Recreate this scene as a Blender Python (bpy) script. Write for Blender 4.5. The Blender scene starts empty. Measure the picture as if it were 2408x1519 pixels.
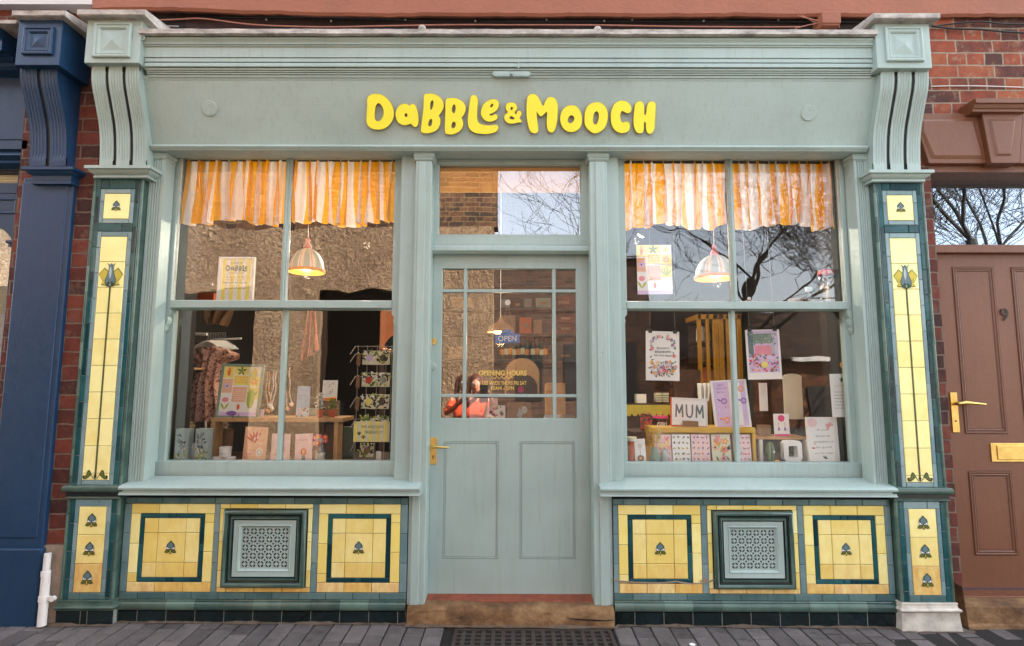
import bpy, bmesh, math, random
from mathutils import Vector, Matrix, noise
R = math.radians
random.seed(7)
scene = bpy.context.scene
col = scene.collection

# ------------------------------------------------------------------ camera
F_PX = 1390/2550*2408; CX, CY = 1204.0, 759.5          # measured on the photograph (2408 px wide)
PITCH, YAW, ROLL = R(5.95), R(-0.106), R(0.145)
CAM = Vector((0, -3.40, 1.34))
cd = bpy.data.cameras.new("camera"); cam = bpy.data.objects.new("camera", cd); col.objects.link(cam)
cd.sensor_width = 36; cd.lens = 36*1390/2550; cd.clip_start = 0.02; cd.clip_end = 400
fwd = Vector((math.sin(YAW)*math.cos(PITCH), math.cos(YAW)*math.cos(PITCH), math.sin(PITCH)))
rgt = Vector((math.cos(YAW), -math.sin(YAW), 0)); up = rgt.cross(fwd)
r2 = rgt*math.cos(ROLL)+up*math.sin(ROLL); u2 = -rgt*math.sin(ROLL)+up*math.cos(ROLL)
m = Matrix((r2, u2, -fwd)).transposed().to_4x4(); m.translation = CAM
cam.matrix_world = m
scene.camera = cam

# ------------------------------------------------------------------ sky, sun, exposure
SUN_EL, SUN_AZ = R(34), R(52)            # azimuth measured from +Y towards +X: along the street, a little from behind the shop
world = bpy.data.worlds.new("World"); scene.world = world; world.use_nodes = True
wn = world.node_tree.nodes; wl = world.node_tree.links
sky = wn.new('ShaderNodeTexSky'); sky.sky_type = 'NISHITA'; sky.sun_disc = False
sky.sun_elevation = SUN_EL; sky.sun_rotation = SUN_AZ; sky.air_density = 1.0; sky.dust_density = 2.5; sky.ozone_density = 1.0
bg = wn['Background']; bg.inputs['Strength'].default_value = 0.15
hs = wn.new('ShaderNodeHueSaturation'); hs.inputs['Saturation'].default_value = 0.50; wl.new(sky.outputs[0], hs.inputs['Color'])
wmx = wn.new('ShaderNodeMix'); wmx.data_type = 'RGBA'; wmx.blend_type = 'MULTIPLY'; wmx.inputs[0].default_value = 1.0; wmx.inputs[7].default_value = (1.0, 0.98, 0.955, 1)
wl.new(hs.outputs[0], wmx.inputs[6]); wl.new(wmx.outputs[2], bg.inputs[0])
sd = bpy.data.lights.new("sun", 'SUN'); sd.energy = 4.8; sd.angle = R(0.6); sd.color = (1, 0.93, 0.84)
sun = bpy.data.objects.new("sun", sd); col.objects.link(sun)
sdir = Vector((math.sin(SUN_AZ)*math.cos(SUN_EL), math.cos(SUN_AZ)*math.cos(SUN_EL), math.sin(SUN_EL)))
sun.rotation_euler = sdir.to_track_quat('Z', 'Y').to_euler(); sun.location = sdir*40
scene.view_settings.view_transform = 'Standard'; scene.view_settings.look = 'None'
scene.view_settings.exposure = 3.0; scene.view_settings.gamma = 1.0; scene.view_settings.use_curve_mapping = False
scene.render.resolution_x = 1024; scene.render.resolution_y = 646
scene.cycles.max_bounces = 8; scene.cycles.transparent_max_bounces = 12

def at(px, py, Y):
    """point of the plane y=Y that shows at photograph pixel (px,py) of the 2408 px wide view -> (x, z)"""
    u = (px-CX)/F_PX; v = -(py-CY)/F_PX
    d = r2*u + u2*v + fwd
    t = (Y-CAM.y)/d.y
    return CAM.x+d.x*t, CAM.z+d.z*t
def X(px, py, Y): return at(px, py, Y)[0]
def Z(py, Y, px=1206): return at(px, py, Y)[1]

# ------------------------------------------------------------------ materials
def lin(c):
    if isinstance(c, str):
        c = [int(c[i:i+2], 16)/255 for i in (0, 2, 4)]
    return tuple((x/12.92 if x <= 0.04045 else ((x+0.055)/1.055)**2.4) for x in c)
MATS = {}
class NT:
    def __init__(s, name):
        s.m = bpy.data.materials.new(name); s.m.use_nodes = True; s.n = s.m.node_tree.nodes; s.l = s.m.node_tree.links
        s.b = s.n['Principled BSDF']; s.tc = s.n.new('ShaderNodeTexCoord')
    def new(s, t, **k):
        nd = s.n.new(t)
        for a, b in k.items(): setattr(nd, a, b)
        return nd
    def mapping(s, scale=(1, 1, 1), rot=(0, 0, 0), loc=(0, 0, 0)):
        mp = s.new('ShaderNodeMapping'); mp.inputs['Scale'].default_value = scale; mp.inputs['Rotation'].default_value = rot; mp.inputs['Location'].default_value = loc
        s.l.new(s.tc.outputs['Object'], mp.inputs[0]); return mp.outputs[0]
    def noise(s, scale, detail=4, rough=0.55, vec=None, dist=0):
        nd = s.new('ShaderNodeTexNoise'); nd.inputs['Scale'].default_value = scale; nd.inputs['Detail'].default_value = detail
        nd.inputs['Roughness'].default_value = rough; nd.inputs['Distortion'].default_value = dist
        s.l.new(vec if vec is not None else s.tc.outputs['Object'], nd.inputs['Vector']); return nd.outputs['Fac']
    def ramp(s, fac, stops):
        nd = s.new('ShaderNodeValToRGB'); e = nd.color_ramp.elements
        while len(e) > 1: e.remove(e[0])
        e[0].position = stops[0][0]; e[0].color = (*stops[0][1], 1)
        for p, c in stops[1:]:
            x = e.new(p); x.color = (*c, 1)
        s.l.new(fac, nd.inputs[0]); return nd.outputs[0]
    def mix(s, fac, a, b, mode='MIX'):
        nd = s.new('ShaderNodeMix', data_type='RGBA', blend_type=mode)
        for i, v in ((0, fac), (6, a), (7, b)):
            if hasattr(v, 'links'): s.l.new(v, nd.inputs[i])
            else: nd.inputs[i].default_value = v if i == 0 else (*v, 1)
        return nd.outputs[2]
    def math(s, op, a, b=0.0, clamp=False):
        nd = s.new('ShaderNodeMath', operation=op, use_clamp=clamp)
        for i, v in ((0, a), (1, b)):
            if hasattr(v, 'links'): s.l.new(v, nd.inputs[i])
            else: nd.inputs[i].default_value = v
        return nd.outputs[0]
    def bump(s, h, strength=0.3, dist=0.01, normal=None):
        nd = s.new('ShaderNodeBump'); nd.inputs['Strength'].default_value = strength; nd.inputs['Distance'].default_value = dist
        s.l.new(h, nd.inputs['Height'])
        if normal is not None: s.l.new(normal, nd.inputs['Normal'])
        s.l.new(nd.outputs[0], s.b.inputs['Normal']); return nd.outputs[0]
    def base(s, c):
        if hasattr(c, 'links'): s.l.new(c, s.b.inputs['Base Color'])
        else: s.b.inputs['Base Color'].default_value = (*c, 1)
    def rough(s, r):
        if hasattr(r, 'links'): s.l.new(r, s.b.inputs['Roughness'])
        else: s.b.inputs['Roughness'].default_value = r
    def attr(s, name):
        nd = s.new('ShaderNodeAttribute'); nd.attribute_name = name; return nd.outputs['Fac']

def plain(name, c, rough=0.5, var=0.12, nscale=8, bump=0.15, bscale=60, bdist=0.002, metal=0, emit=0, sheen=0, coat=0, trans=0):
    if name in MATS: return MATS[name]
    t = NT(name); c = lin(c)
    n = t.noise(nscale, 5)
    lo = tuple(x*(1-var) for x in c); hi = tuple(min(1, x*(1+var)) for x in c)
    t.base(t.ramp(n, [(0.3, lo), (0.7, hi)]))
    t.rough(rough); t.b.inputs['Metallic'].default_value = metal
    if coat: t.b.inputs['Coat Weight'].default_value = coat
    if trans: t.b.inputs['Transmission Weight'].default_value = trans
    if bump: t.bump(t.noise(bscale, 4), bump, bdist)
    if emit:
        t.b.inputs['Emission Color'].default_value = (*c, 1); t.b.inputs['Emission Strength'].default_value = emit
    MATS[name] = t.m; return t.m

def paint(name, c, rough=0.42, grime=0.25, vertical=True, cracks=0.0):
    """old brushed oil paint on timber"""
    t = NT(name); c = lin(c)
    st = (40, 40, 2.0) if vertical else (2.0, 40, 40)
    br = t.noise(3.0, 5, 0.6, t.mapping(st))
    blot = t.noise(2.2, 6, 0.6)
    fine = t.noise(45, 4)
    dirtc = tuple(x*y for x, y in zip(c, (0.60, 0.60, 0.52)))
    lightc = tuple(min(1, x*1.10) for x in c)
    base = t.ramp(blot, [(0.28, tuple(x*0.88 for x in c)), (0.52, c), (0.74, lightc)])
    spots = t.noise(9, 8, 0.75)
    f = t.math('MULTIPLY', t.ramp(spots, [(0.60, (0, 0, 0)), (0.74, (1, 1, 1))]), grime)
    base = t.mix(f, base, dirtc)
    chipn = t.noise(34, 9, 0.8, t.mapping((1, 1, 0.5) if vertical else (0.5, 1, 1)))
    chips = t.ramp(chipn, [(0.635+0.02*(grime < .3), (0, 0, 0)), (0.66+0.02*(grime < .3), (0.6, 0.6, 0.6))])
    base = t.mix(chips, base, tuple(x*0.42+0.03 for x in c))
    strk = t.noise(6, 6, 0.7, t.mapping((7, 7, 0.5))); sf = t.ramp(strk, [(0.52, (0, 0, 0)), (0.72, (0.34, 0.34, 0.34))])
    base = t.mix(sf, base, dirtc)
    t.base(base)
    t.rough(t.ramp(fine, [(0.3, (rough-0.08,)*3), (0.7, (rough+0.12,)*3)]))
    h = t.math('ADD', t.math('MULTIPLY', br, 0.30), t.math('MULTIPLY', blot, 1.2))
    h = t.math('ADD', h, t.math('MULTIPLY', fine, 0.22))
    h = t.math('SUBTRACT', h, t.math('MULTIPLY', chips, 0.5)); t.bump(h, 0.55, 0.004)
    return t.m

def glaze(name, c, c2, rough=0.12, dirt='8a6a3a', dirtamt=0.4, tv=0.7):
    """glazed tile: colour wanders inside each tile, every tile has its own tint (face attribute)"""
    t = NT(name); c = lin(c); c2 = lin(c2)
    tint = t.attr('tint')
    n = t.noise(11, 5, 0.6)
    f = t.math('ADD', t.math('MULTIPLY', n, 0.9), t.math('MULTIPLY', t.math('SUBTRACT', tint, 0.5), tv))
    base = t.ramp(f, [(0.15, c), (0.85, c2)])
    d = t.attr('age')
    sp = t.noise(26, 8, 0.7, t.mapping((1, 1, 0.35)))
    dm = t.math('MULTIPLY', t.ramp(sp, [(0.35, (0.45,)*3), (0.62, (1,)*3)]), t.math('MULTIPLY', d, dirtamt))
    base = t.mix(dm, base, lin(dirt))
    t.base(base); t.rough(t.ramp(n, [(0.3, (rough,)*3), (0.8, (rough+0.1,)*3)]))
    t.b.inputs['Specular IOR Level'].default_value = 0.5
    t.bump(t.noise(14, 3), 0.35, 0.004)
    return t.m

def brick_mat(name, cols, mortar, bw=0.235, rh=0.084, scale=1.0, rough=0.85, flip=False, ms=0.011, dirt=0.3):
    t = NT(name)
    sep = t.new('ShaderNodeSeparateXYZ'); t.l.new(t.tc.outputs['Object'], sep.inputs[0])
    comb = t.new('ShaderNodeCombineXYZ'); t.l.new(t.math('ADD', sep.outputs[0], sep.outputs[1]), comb.inputs[0]); t.l.new(sep.outputs[2], comb.inputs[1])
    wob = t.new('ShaderNodeTexNoise'); wob.inputs['Scale'].default_value = 14; t.l.new(t.tc.outputs['Object'], wob.inputs['Vector'])
    off = t.new('ShaderNodeVectorMath', operation='SCALE'); t.l.new(wob.outputs['Color'], off.inputs[0]); off.inputs['Scale'].default_value = 0.012
    add = t.new('ShaderNodeVectorMath', operation='ADD'); t.l.new(comb.outputs[0], add.inputs[0]); t.l.new(off.outputs[0], add.inputs[1])
    b = t.new('ShaderNodeTexBrick'); b.offset = 0.5; b.squash = 0.5; b.squash_frequency = 2; b.offset_frequency = 2
    for k, v in (('Scale', 1.0), ('Mortar Size', ms*0.5), ('Mortar Smooth', 0.25), ('Bias', 0.0), ('Brick Width', bw), ('Row Height', rh)):
        b.inputs[k].default_value = v
    b.inputs['Color1'].default_value = (0, 0, 0, 1); b.inputs['Color2'].default_value = (1, 1, 1, 1); b.inputs['Mortar'].default_value = (0.5, 0.5, 0.5, 1)
    t.l.new(add.outputs[0], b.inputs['Vector'])
    n = t.noise(16, 6, 0.65); n2 = t.noise(3, 4)
    f = t.math('ADD', t.math('MULTIPLY', b.outputs['Color'], 0.75), t.math('MULTIPLY', t.math('SUBTRACT', n, 0.5), 0.9))
    f = t.math('ADD', f, t.math('MULTIPLY', t.math('SUBTRACT', n2, 0.5), 0.5))
    k = len(cols)
    bc = t.ramp(f, [((i+0.3)/k, lin(cc)) for i, cc in enumerate(cols)])
    mc = t.ramp(n, [(0.3, tuple(x*0.6 for x in lin(mortar))), (0.7, lin(mortar))])
    base = t.mix(b.outputs['Fac'], bc, mc)
    soot = t.ramp(t.noise(5, 7, 0.7), [(0.5, (0, 0, 0)), (0.75, (dirt,)*3)])
    base = t.mix(soot, base, (0.03, 0.02, 0.018))
    bloom = t.ramp(t.noise(11, 8, 0.75), [(0.54, (0, 0, 0)), (0.70, (0.6, 0.6, 0.6))]); base = t.mix(bloom, base, lin(mortar))
    t.base(base); t.rough(rough)
    h = t.math('SUBTRACT', t.math('MULTIPLY', n, 0.5), b.outputs['Fac'])
    t.bump(h, 0.8, 0.008)
    return t.m

def tilecolors(): pass
GREEN = '97a99f'
M = {}
M['green'] = paint('green_paint', 'a0b2ab')
M['green_h'] = paint('green_paint_across', 'a0b2ab', vertical=False)
M['green_old'] = paint('green_paint_flaking', 'a0b2ab', grime=0.6, vertical=False, rough=0.5)
M['navy'] = paint('navy_paint', '173858', rough=0.38, grime=0.15)
M['brown'] = paint('brown_paint', '73472e', rough=0.45, grime=0.12)
M['band'] = plain('brown_masonry_paint', '91583f', 0.7, 0.10, 3, 0.6, 35, 0.006)
M['white_wall'] = plain('white_masonry_paint', 'c8c4c0', 0.7, 0.06, 4, 0.4, 40, 0.004)
M['whitepaint'] = plain('white_stone_paint', 'bdb6a8', 0.6, 0.30, 14, 0.5, 40, 0.004)
M['yellow'] = glaze('yellow_glazed_tile', 'efda78', 'fdf5aa', 0.14, 'c8854a', 0.95, tv=1.15)
M['teal'] = glaze('teal_glazed_tile', '08343a', '285e60', 0.10, '20302c', 0.4)
M['pale'] = glaze('pale_blue_glazed_tile', '678489', '8aa09f', 0.12, '4a5a4c', 0.5)
M['mid'] = glaze('grey_green_glazed_tile', '456566', '718c87', 0.13, '3d4a40', 0.5, tv=.5)
M['plinth'] = glaze('black_green_glazed_tile', '0a1514', '142427', 0.12, '2a2d28', 0.5)
M['roll'] = glaze('green_glazed_moulding', '304e48', '5f7a6e', 0.12, '54473a', 0.5)
M['grout'] = plain('tile_grout', '37352b', 0.9, 0.2, 30, 0.3, 90)
M['dgrout'] = plain('pale_grout', '8b9088', 0.9, 0.2, 30, 0.3, 90)
M['brick'] = brick_mat('old_red_brick', ['3a1d18', '4f261d', '5e2a1f', '6a3022', '743826', '634238'], '7d6858')
M['brick_r'] = brick_mat('bright_red_brick', ['46251e', '623020', '7c3822', '8a4026', '92502e', '75594a'], '9c8a74')
M['lead'] = None
def lead():
    t = NT('weathered_lead'); n = t.noise(6, 8, 0.7, t.mapping((1, 1, 3))); 
    t.base(t.ramp(n, [(0.3, lin('5f5a54')), (0.5, lin('a9a299')), (0.7, lin('d0cbc3'))])); t.rough(0.8); t.bump(t.noise(30, 6), 0.6, 0.006); return t.m
M['lead'] = lead()
M['black'] = plain('black_paint', '0c0c0d', 0.5, 0.2)
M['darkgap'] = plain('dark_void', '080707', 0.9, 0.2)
M['brass'] = plain('brass', 'e6c878', 0.3, 0.15, 20, 0.1, 60, 0.001, metal=1)
M['oak'] = plain('pale_oak', 'b98f60', 0.5, 0.2, 25, 0.2, 60)
M['darkwood'] = plain('dark_shelf_wood', '2c1c12', 0.55, 0.25, 20, 0.2, 60)
M['redwood'] = plain('red_brown_threshold', '84432c', 0.6, 0.3, 18, 0.4, 50, 0.004)
M['signyellow'] = plain('sign_yellow', 'fdf447', 0.35, 0.03, 8, 0.05)
M['signedge'] = plain('sign_edge_ochre', 'b98a2a', 0.5, 0.1)
M['white'] = plain('white_card', 'efece8', 0.6, 0.03, 8, 0.03)
M['cream'] = plain('cream_board', 'e0dcc0', 0.6, 0.05, 8, 0.05)
M['pvc'] = plain('white_pvc', 'dedbd6', 0.35, 0.05, 14, 0.2, 40, 0.002)
M['ink'] = plain('dark_ink', '26282c', 0.6, 0.1)
M['greyink'] = plain('grey_green_ink', '7b8a80', 0.6, 0.1)
M['gold'] = plain('gold_lettering', 'd9b45a', 0.35, 0.1, 20, 0.05)
M['blue'] = plain('blue_sign', '2f7fc0', 0.45, 0.08, 30, 0.1)
for k, c in dict(orange='ec9a35', dorange='e0602c', pink='e58fa0', hotpink='e0417f', lilac='d6bee2', purple='8a5fb0', lime='a9b84a', leaf='5f7a3a', red='c33a34', sky='9fb9d6', peach='ecb898', lemon='f4e27a', kraft='8a6a4c', dkgreen='24402c', skin='c98f74', hair='5a2a18', coat='e2542a', denim='2c3850', palepink='efcfcf', terracotta='b4552c', olive='5a6122', dolive='2c3312', slate='5d7478', palegrey='aebcbc', mustard='c9b63e', sage='7d9484').items():
    M[k] = plain(k+'_colour', c, 0.6, 0.08, 20, 0.05)

def glass_mat(name, refl=0.25, wav=0.0, wscale=3.0, tint=(1, 1, 1), gcol=(1, 1, 1)):
    t = NT(name); t.n.remove(t.b); out = t.n['Material Output']
    tr = t.new('ShaderNodeBsdfTransparent'); tr.inputs[0].default_value = (*tint, 1)
    gl = t.new('ShaderNodeBsdfGlossy'); gl.inputs['Roughness'].default_value = 0.0; gl.inputs['Color'].default_value = (*gcol, 1)
    if wav:
        bp = t.new('ShaderNodeBump'); bp.inputs['Strength'].default_value = 1.0; bp.inputs['Distance'].default_value = wav
        t.l.new(t.noise(wscale, 2, 0.5), bp.inputs['Height']); t.l.new(bp.outputs[0], gl.inputs['Normal'])
    mx = t.new('ShaderNodeMixShader'); mx.inputs[0].default_value = refl
    lw = t.new('ShaderNodeLayerWeight'); lw.inputs['Blend'].default_value = 0.25
    mxf = t.math('ADD', t.math('MULTIPLY', lw.outputs['Fresnel'], 0.6), refl, True)
    t.l.new(mxf, mx.inputs[0]); t.l.new(tr.outputs[0], mx.inputs[1]); t.l.new(gl.outputs[0], mx.inputs[2]); t.l.new(mx.outputs[0], out.inputs[0])
    return t.m
M['glass'] = glass_mat('window_glass', 0.024, 0.0015, 2.2, (.97,.97,.96))
M['glass_l'] = glass_mat('left_window_glass', 0.065, 0.0015, 2.2, (.97,.97,.96)); M['glass_d'] = glass_mat('door_pane_glass', 0.080, 0.0008, 2.2, (.95,.95,.94)); M['glass_upl'] = glass_mat('old_wavy_glass_left', 0.065, 0.005, 1.8)
M['glass_up'] = glass_mat('old_wavy_glass', 0.042, 0.0045, 1.8, (1,1,1))
M['glass_fan'] = glass_mat('fanlight_glass', 0.10, 0.001, 1.5)
M['glass_jar'] = glass_mat('jar_glass', 0.12, 0)
M['glass_dark'] = glass_mat('dark_house_glass', 0.15, 0.001, 1.5, (1,1,1), (.78,.88,1.0))

# ------------------------------------------------------------------ mesh builder
class MB:
    def __init__(s): s.v = []; s.f = []; s.mi = []; s.mats = []; s.cur = 0; s.tint = []; s.age = []; s.ct = 0.5; s.ca = 0.0; s.u = {}
    def mat(s, m):
        if isinstance(m, str): m = M[m]
        if m not in s.mats: s.mats.append(m)
        s.cur = s.mats.index(m); return s
    def face(s, pts, idx=False):
        if not idx:
            b = len(s.v); s.v.extend([tuple(p) for p in pts]); pts = list(range(b, b+len(pts)))
        s.f.append(pts); s.mi.append(s.cur); s.tint.append(s.ct); s.age.append(s.ca)
    def box(s, x0, x1, y0, y1, z0, z1):
        if x0 > x1: x0, x1 = x1, x0
        if y0 > y1: y0, y1 = y1, y0
        if z0 > z1: z0, z1 = z1, z0
        b = len(s.v)
        s.v += [(x0,y0,z0),(x1,y0,z0),(x1,y1,z0),(x0,y1,z0),(x0,y0,z1),(x1,y0,z1),(x1,y1,z1),(x0,y1,z1)]
        for q in ((0,3,2,1),(4,5,6,7),(0,1,5,4),(1,2,6,5),(2,3,7,6),(3,0,4,7)): s.face([b+i for i in q], True)
        return s
    def tile(s, x0, x1, z0, z1, Y, th=0.008, gap=0.0026, bev=0.0022, tint=None, age=0.0):
        s.ct = random.random() if tint is None else tint; s.ca = age
        x0 += gap/2; x1 -= gap/2; z0 += gap/2; z1 -= gap/2
        b = len(s.v); j = random.uniform(-0.0006, 0.0006)
        s.v += [(x0,Y+th,z0),(x1,Y+th,z0),(x1,Y+th,z1),(x0,Y+th,z1),(x0,Y+bev,z0),(x1,Y+bev,z0),(x1,Y+bev,z1),(x0,Y+bev,z1),
                (x0+bev,Y+j,z0+bev),(x1-bev,Y-j,z0+bev),(x1-bev,Y-j,z1-bev),(x0+bev,Y+j,z1-bev)]
        for i in range(4):
            k = (i+1) % 4; s.face([b+i, b+k, b+4+k, b+4+i], True); s.face([b+4+i, b+4+k, b+8+k, b+8+i], True)
        s.face([b+8, b+9, b+10, b+11], True); s.ct = 0.5; s.ca = 0
    def run_x(s, x0, x1, prof, caps=True):
        """profile of (y,z) points, swept along x"""
        for i in range(len(prof)-1):
            (a, b), (c, d) = prof[i], prof[i+1]
            s.face([(x0,a,b),(x1,a,b),(x1,c,d),(x0,c,d)])
        if caps:
            s.face([(x0,a,b) for a, b in prof]); s.face([(x1,a,b) for a, b in reversed(prof)])
    def run_z(s, z0, z1, prof, caps=True):
        for i in range(len(prof)-1):
            (a, b), (c, d) = prof[i], prof[i+1]
            s.face([(a,b,z0),(c,d,z0),(c,d,z1),(a,b,z1)])
        if caps:
            s.face([(a,b,z0) for a, b in reversed(prof)]); s.face([(a,b,z1) for a, b in prof])
    def ring(s, x0, x1, z0, z1, prof):
        """mitred moulding round a rectangle; prof = [(inset, y), ...] from outside to inside"""
        for i in range(len(prof)-1):
            (d0, a), (d1, b) = prof[i], prof[i+1]
            o = [(x0+d0,a,z0+d0),(x1-d0,a,z0+d0),(x1-d0,a,z1-d0),(x0+d0,a,z1-d0)]
            n = [(x0+d1,b,z0+d1),(x1-d1,b,z0+d1),(x1-d1,b,z1-d1),(x0+d1,b,z1-d1)]
            for k in range(4):
                q = (k+1) % 4; s.face([o[k], o[q], n[q], n[k]])
    def cyl(s, p0, p1, r0, r1=None, seg=12, caps=True):
        r1 = r0 if r1 is None else r1
        p0 = Vector(p0); p1 = Vector(p1); d = (p1-p0).normalized()
        a = d.orthogonal().normalized(); b_ = d.cross(a); b = len(s.v)
        for p, r in ((p0, r0), (p1, r1)):
            for i in range(seg):
                t = 2*math.pi*i/seg; s.v.append(tuple(p+a*r*math.cos(t)+b_*r*math.sin(t)))
        for i in range(seg):
            j = (i+1) % seg; s.face([b+i, b+j, b+seg+j, b+seg+i], True)
        if caps: s.face([b+i for i in reversed(range(seg))], True); s.face([b+seg+i for i in range(seg)], True)
        return s
    def tube(s, pts, r, seg=8):
        pts = [Vector(p) for p in pts]; rs = r if isinstance(r, (list, tuple)) else [r]*len(pts)
        b = len(s.v); ref = None
        for i, p in enumerate(pts):
            d = (pts[min(i+1, len(pts)-1)]-pts[max(i-1, 0)]).normalized()
            if ref is None: ref = d.orthogonal().normalized()
            a = (ref-d*ref.dot(d)).normalized(); ref = a; c = d.cross(a)
            for k in range(seg):
                t = 2*math.pi*k/seg; s.v.append(tuple(p+a*rs[i]*math.cos(t)+c*rs[i]*math.sin(t)))
        for i in range(len(pts)-1):
            for k in range(seg):
                j = (k+1) % seg; s.face([b+i*seg+k, b+i*seg+j, b+(i+1)*seg+j, b+(i+1)*seg+k], True)
        s.face([b+k for k in reversed(range(seg))], True); e = b+(len(pts)-1)*seg; s.face([e+k for k in range(seg)], True)
        return s
    def lathe(s, c, prof, seg=24, ang=2*math.pi, cols=None, sx=1, sy=1):
        """prof of (r, z) round the vertical axis through c; cols: list of materials cycled round the segments"""
        b = len(s.v); full = abs(ang-2*math.pi) < 1e-6
        for r, z in prof:
            for i in range(seg):
                t = ang*i/seg; s.v.append((c[0]+r*sx*math.cos(t), c[1]+r*sy*math.sin(t), c[2]+z))
        for k in range(len(prof)-1):
            for i in range(seg):
                j = (i+1) % seg
                if cols: s.mat(cols[i % len(cols)])
                s.face([b+k*seg+i, b+k*seg+j, b+(k+1)*seg+j, b+(k+1)*seg+i], True)
        return s
    def ball(s, c, r, seg=12, rings=8, sx=1, sy=1, sz=1):
        return s.lathe(c, [(max(1e-5, r*math.sin(math.pi*k/rings)), -r*sz*math.cos(math.pi*k/rings)) for k in range(rings+1)], seg, sx=sx, sy=sy)
    def poly(s, pts, y, th=0.0):
        """flat polygon of (x,z) facing -y, thickness th backwards"""
        ar = sum(pts[i][0]*pts[(i+1) % len(pts)][1]-pts[(i+1) % len(pts)][0]*pts[i][1] for i in range(len(pts)))
        if ar < 0: pts = pts[::-1]
        s.face([(x, y, z) for x, z in pts])
        if th:
            n = len(pts)
            for i in range(n):
                a, b = pts[i], pts[(i+1) % n]; s.face([(a[0],y,a[1]),(a[0],y+th,a[1]),(b[0],y+th,b[1]),(b[0],y,b[1])])
        return s
    def disc(s, x, z, rx, y, rz=None, rot=0, th=0.0, seg=14):
        rz = rx if rz is None else rz; c, d = math.cos(rot), math.sin(rot); pts = []
        for i in range(seg):
            t = 2*math.pi*i/seg; a, b = rx*math.cos(t), rz*math.sin(t); pts.append((x+a*c-b*d, z+a*d+b*c))
        return s.poly(pts, y, th)
    def flower(s, x, z, r, y, m1, m2, n=5, rot=0.3):
        s.mat(m1)
        for k in range(n):
            a = rot+2*math.pi*k/n; s.disc(x+r*.55*math.cos(a), z+r*.55*math.sin(a), r*.48, y-0.00005*k, rz=r*.3, rot=a, seg=8)
        s.mat(m2); s.disc(x, z, r*.28, y-0.0004, seg=8)
    def leafp(s, x, z, l, w, rot, y, th=0.0):
        pts = []
        for i in range(9):
            t = i/8; pts.append((l*t, w*math.sin(math.pi*t)*0.5))
        for i in range(7, 0, -1):
            t = i/8; pts.append((l*t, -w*math.sin(math.pi*t)*0.5))
        c, d = math.cos(rot), math.sin(rot)
        return s.poly([(x+a*c-b*d, z+a*d+b*c) for a, b in pts], y, th)
    def grid(s, fn, nu, nv, store=None):
        b = len(s.v)
        for j in range(nv+1):
            for i in range(nu+1):
                s.v.append(tuple(fn(i/nu, j/nv)))
                if store: s.u[len(s.v)-1] = store(i/nu, j/nv)
        for j in range(nv):
            for i in range(nu):
                a = b+j*(nu+1)+i; s.face([a, a+1, a+nu+2, a+nu+1], True)
        return s
    def add2d(s, data, x, y, z, sx=1, sz=1, rot=0):
        vs, fs = data; b = len(s.v); c, d = math.cos(rot), math.sin(rot)
        for p in vs:
            a, e = p[0]*sx, p[1]*sz; s.v.append((x+a*c-e*d, y-p[2], z+a*d+e*c))
        for f in fs: s.face([b+i for i in f], True)
        return s
    def build(s, name, parent=None, smooth=False, loc=(0,0,0), rot=(0,0,0), bevel=0, angle=35):
        me = bpy.data.meshes.new(name); me.from_pydata(s.v, [], s.f)
        for m_ in s.mats: me.materials.append(m_)
        me.polygons.foreach_set('material_index', s.mi)
        a = me.attributes.new('tint', 'FLOAT', 'FACE'); a.data.foreach_set('value', s.tint)
        a = me.attributes.new('age', 'FLOAT', 'FACE'); a.data.foreach_set('value', s.age)
        if s.u:
            a = me.attributes.new('u', 'FLOAT', 'POINT'); a.data.foreach_set('value', [s.u.get(i, 0.0) for i in range(len(s.v))])
        bm = bmesh.new(); bm.from_mesh(me)
        bmesh.ops.remove_doubles(bm, verts=bm.verts, dist=0.00002) if len(s.v) < 60000 and (smooth or bevel) else None
        bmesh.ops.recalc_face_normals(bm, faces=bm.faces) if (smooth or bevel) else None
        bm.to_mesh(me); bm.free()
        if smooth:
            me.polygons.foreach_set('use_smooth', [True]*len(me.polygons))
            me.set_sharp_from_angle(angle=R(angle))
        me.update()
        o = bpy.data.objects.new(name, me); col.objects.link(o); o.location = loc; o.rotation_euler = rot
        if parent is not None: o.parent = parent
        if bevel:
            bv = o.modifiers.new('bevel', 'BEVEL'); bv.width = bevel; bv.segments = 2; bv.limit_method = 'ANGLE'; bv.angle_limit = R(40)
        return o

def tag(o, label=None, cat=None, group=None, kind=None):
    if label: o['label'] = label
    if cat: o['category'] = cat
    if group: o['group'] = group
    if kind: o['kind'] = kind
    return o
def thing(name, label, cat, loc=(0,0,0), rot=(0,0,0), group=None):
    o = bpy.data.objects.new(name, None); col.objects.link(o); o.location = loc; o.rotation_euler = rot
    o.empty_display_size = 0.1
    return tag(o, label, cat, group)

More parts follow.
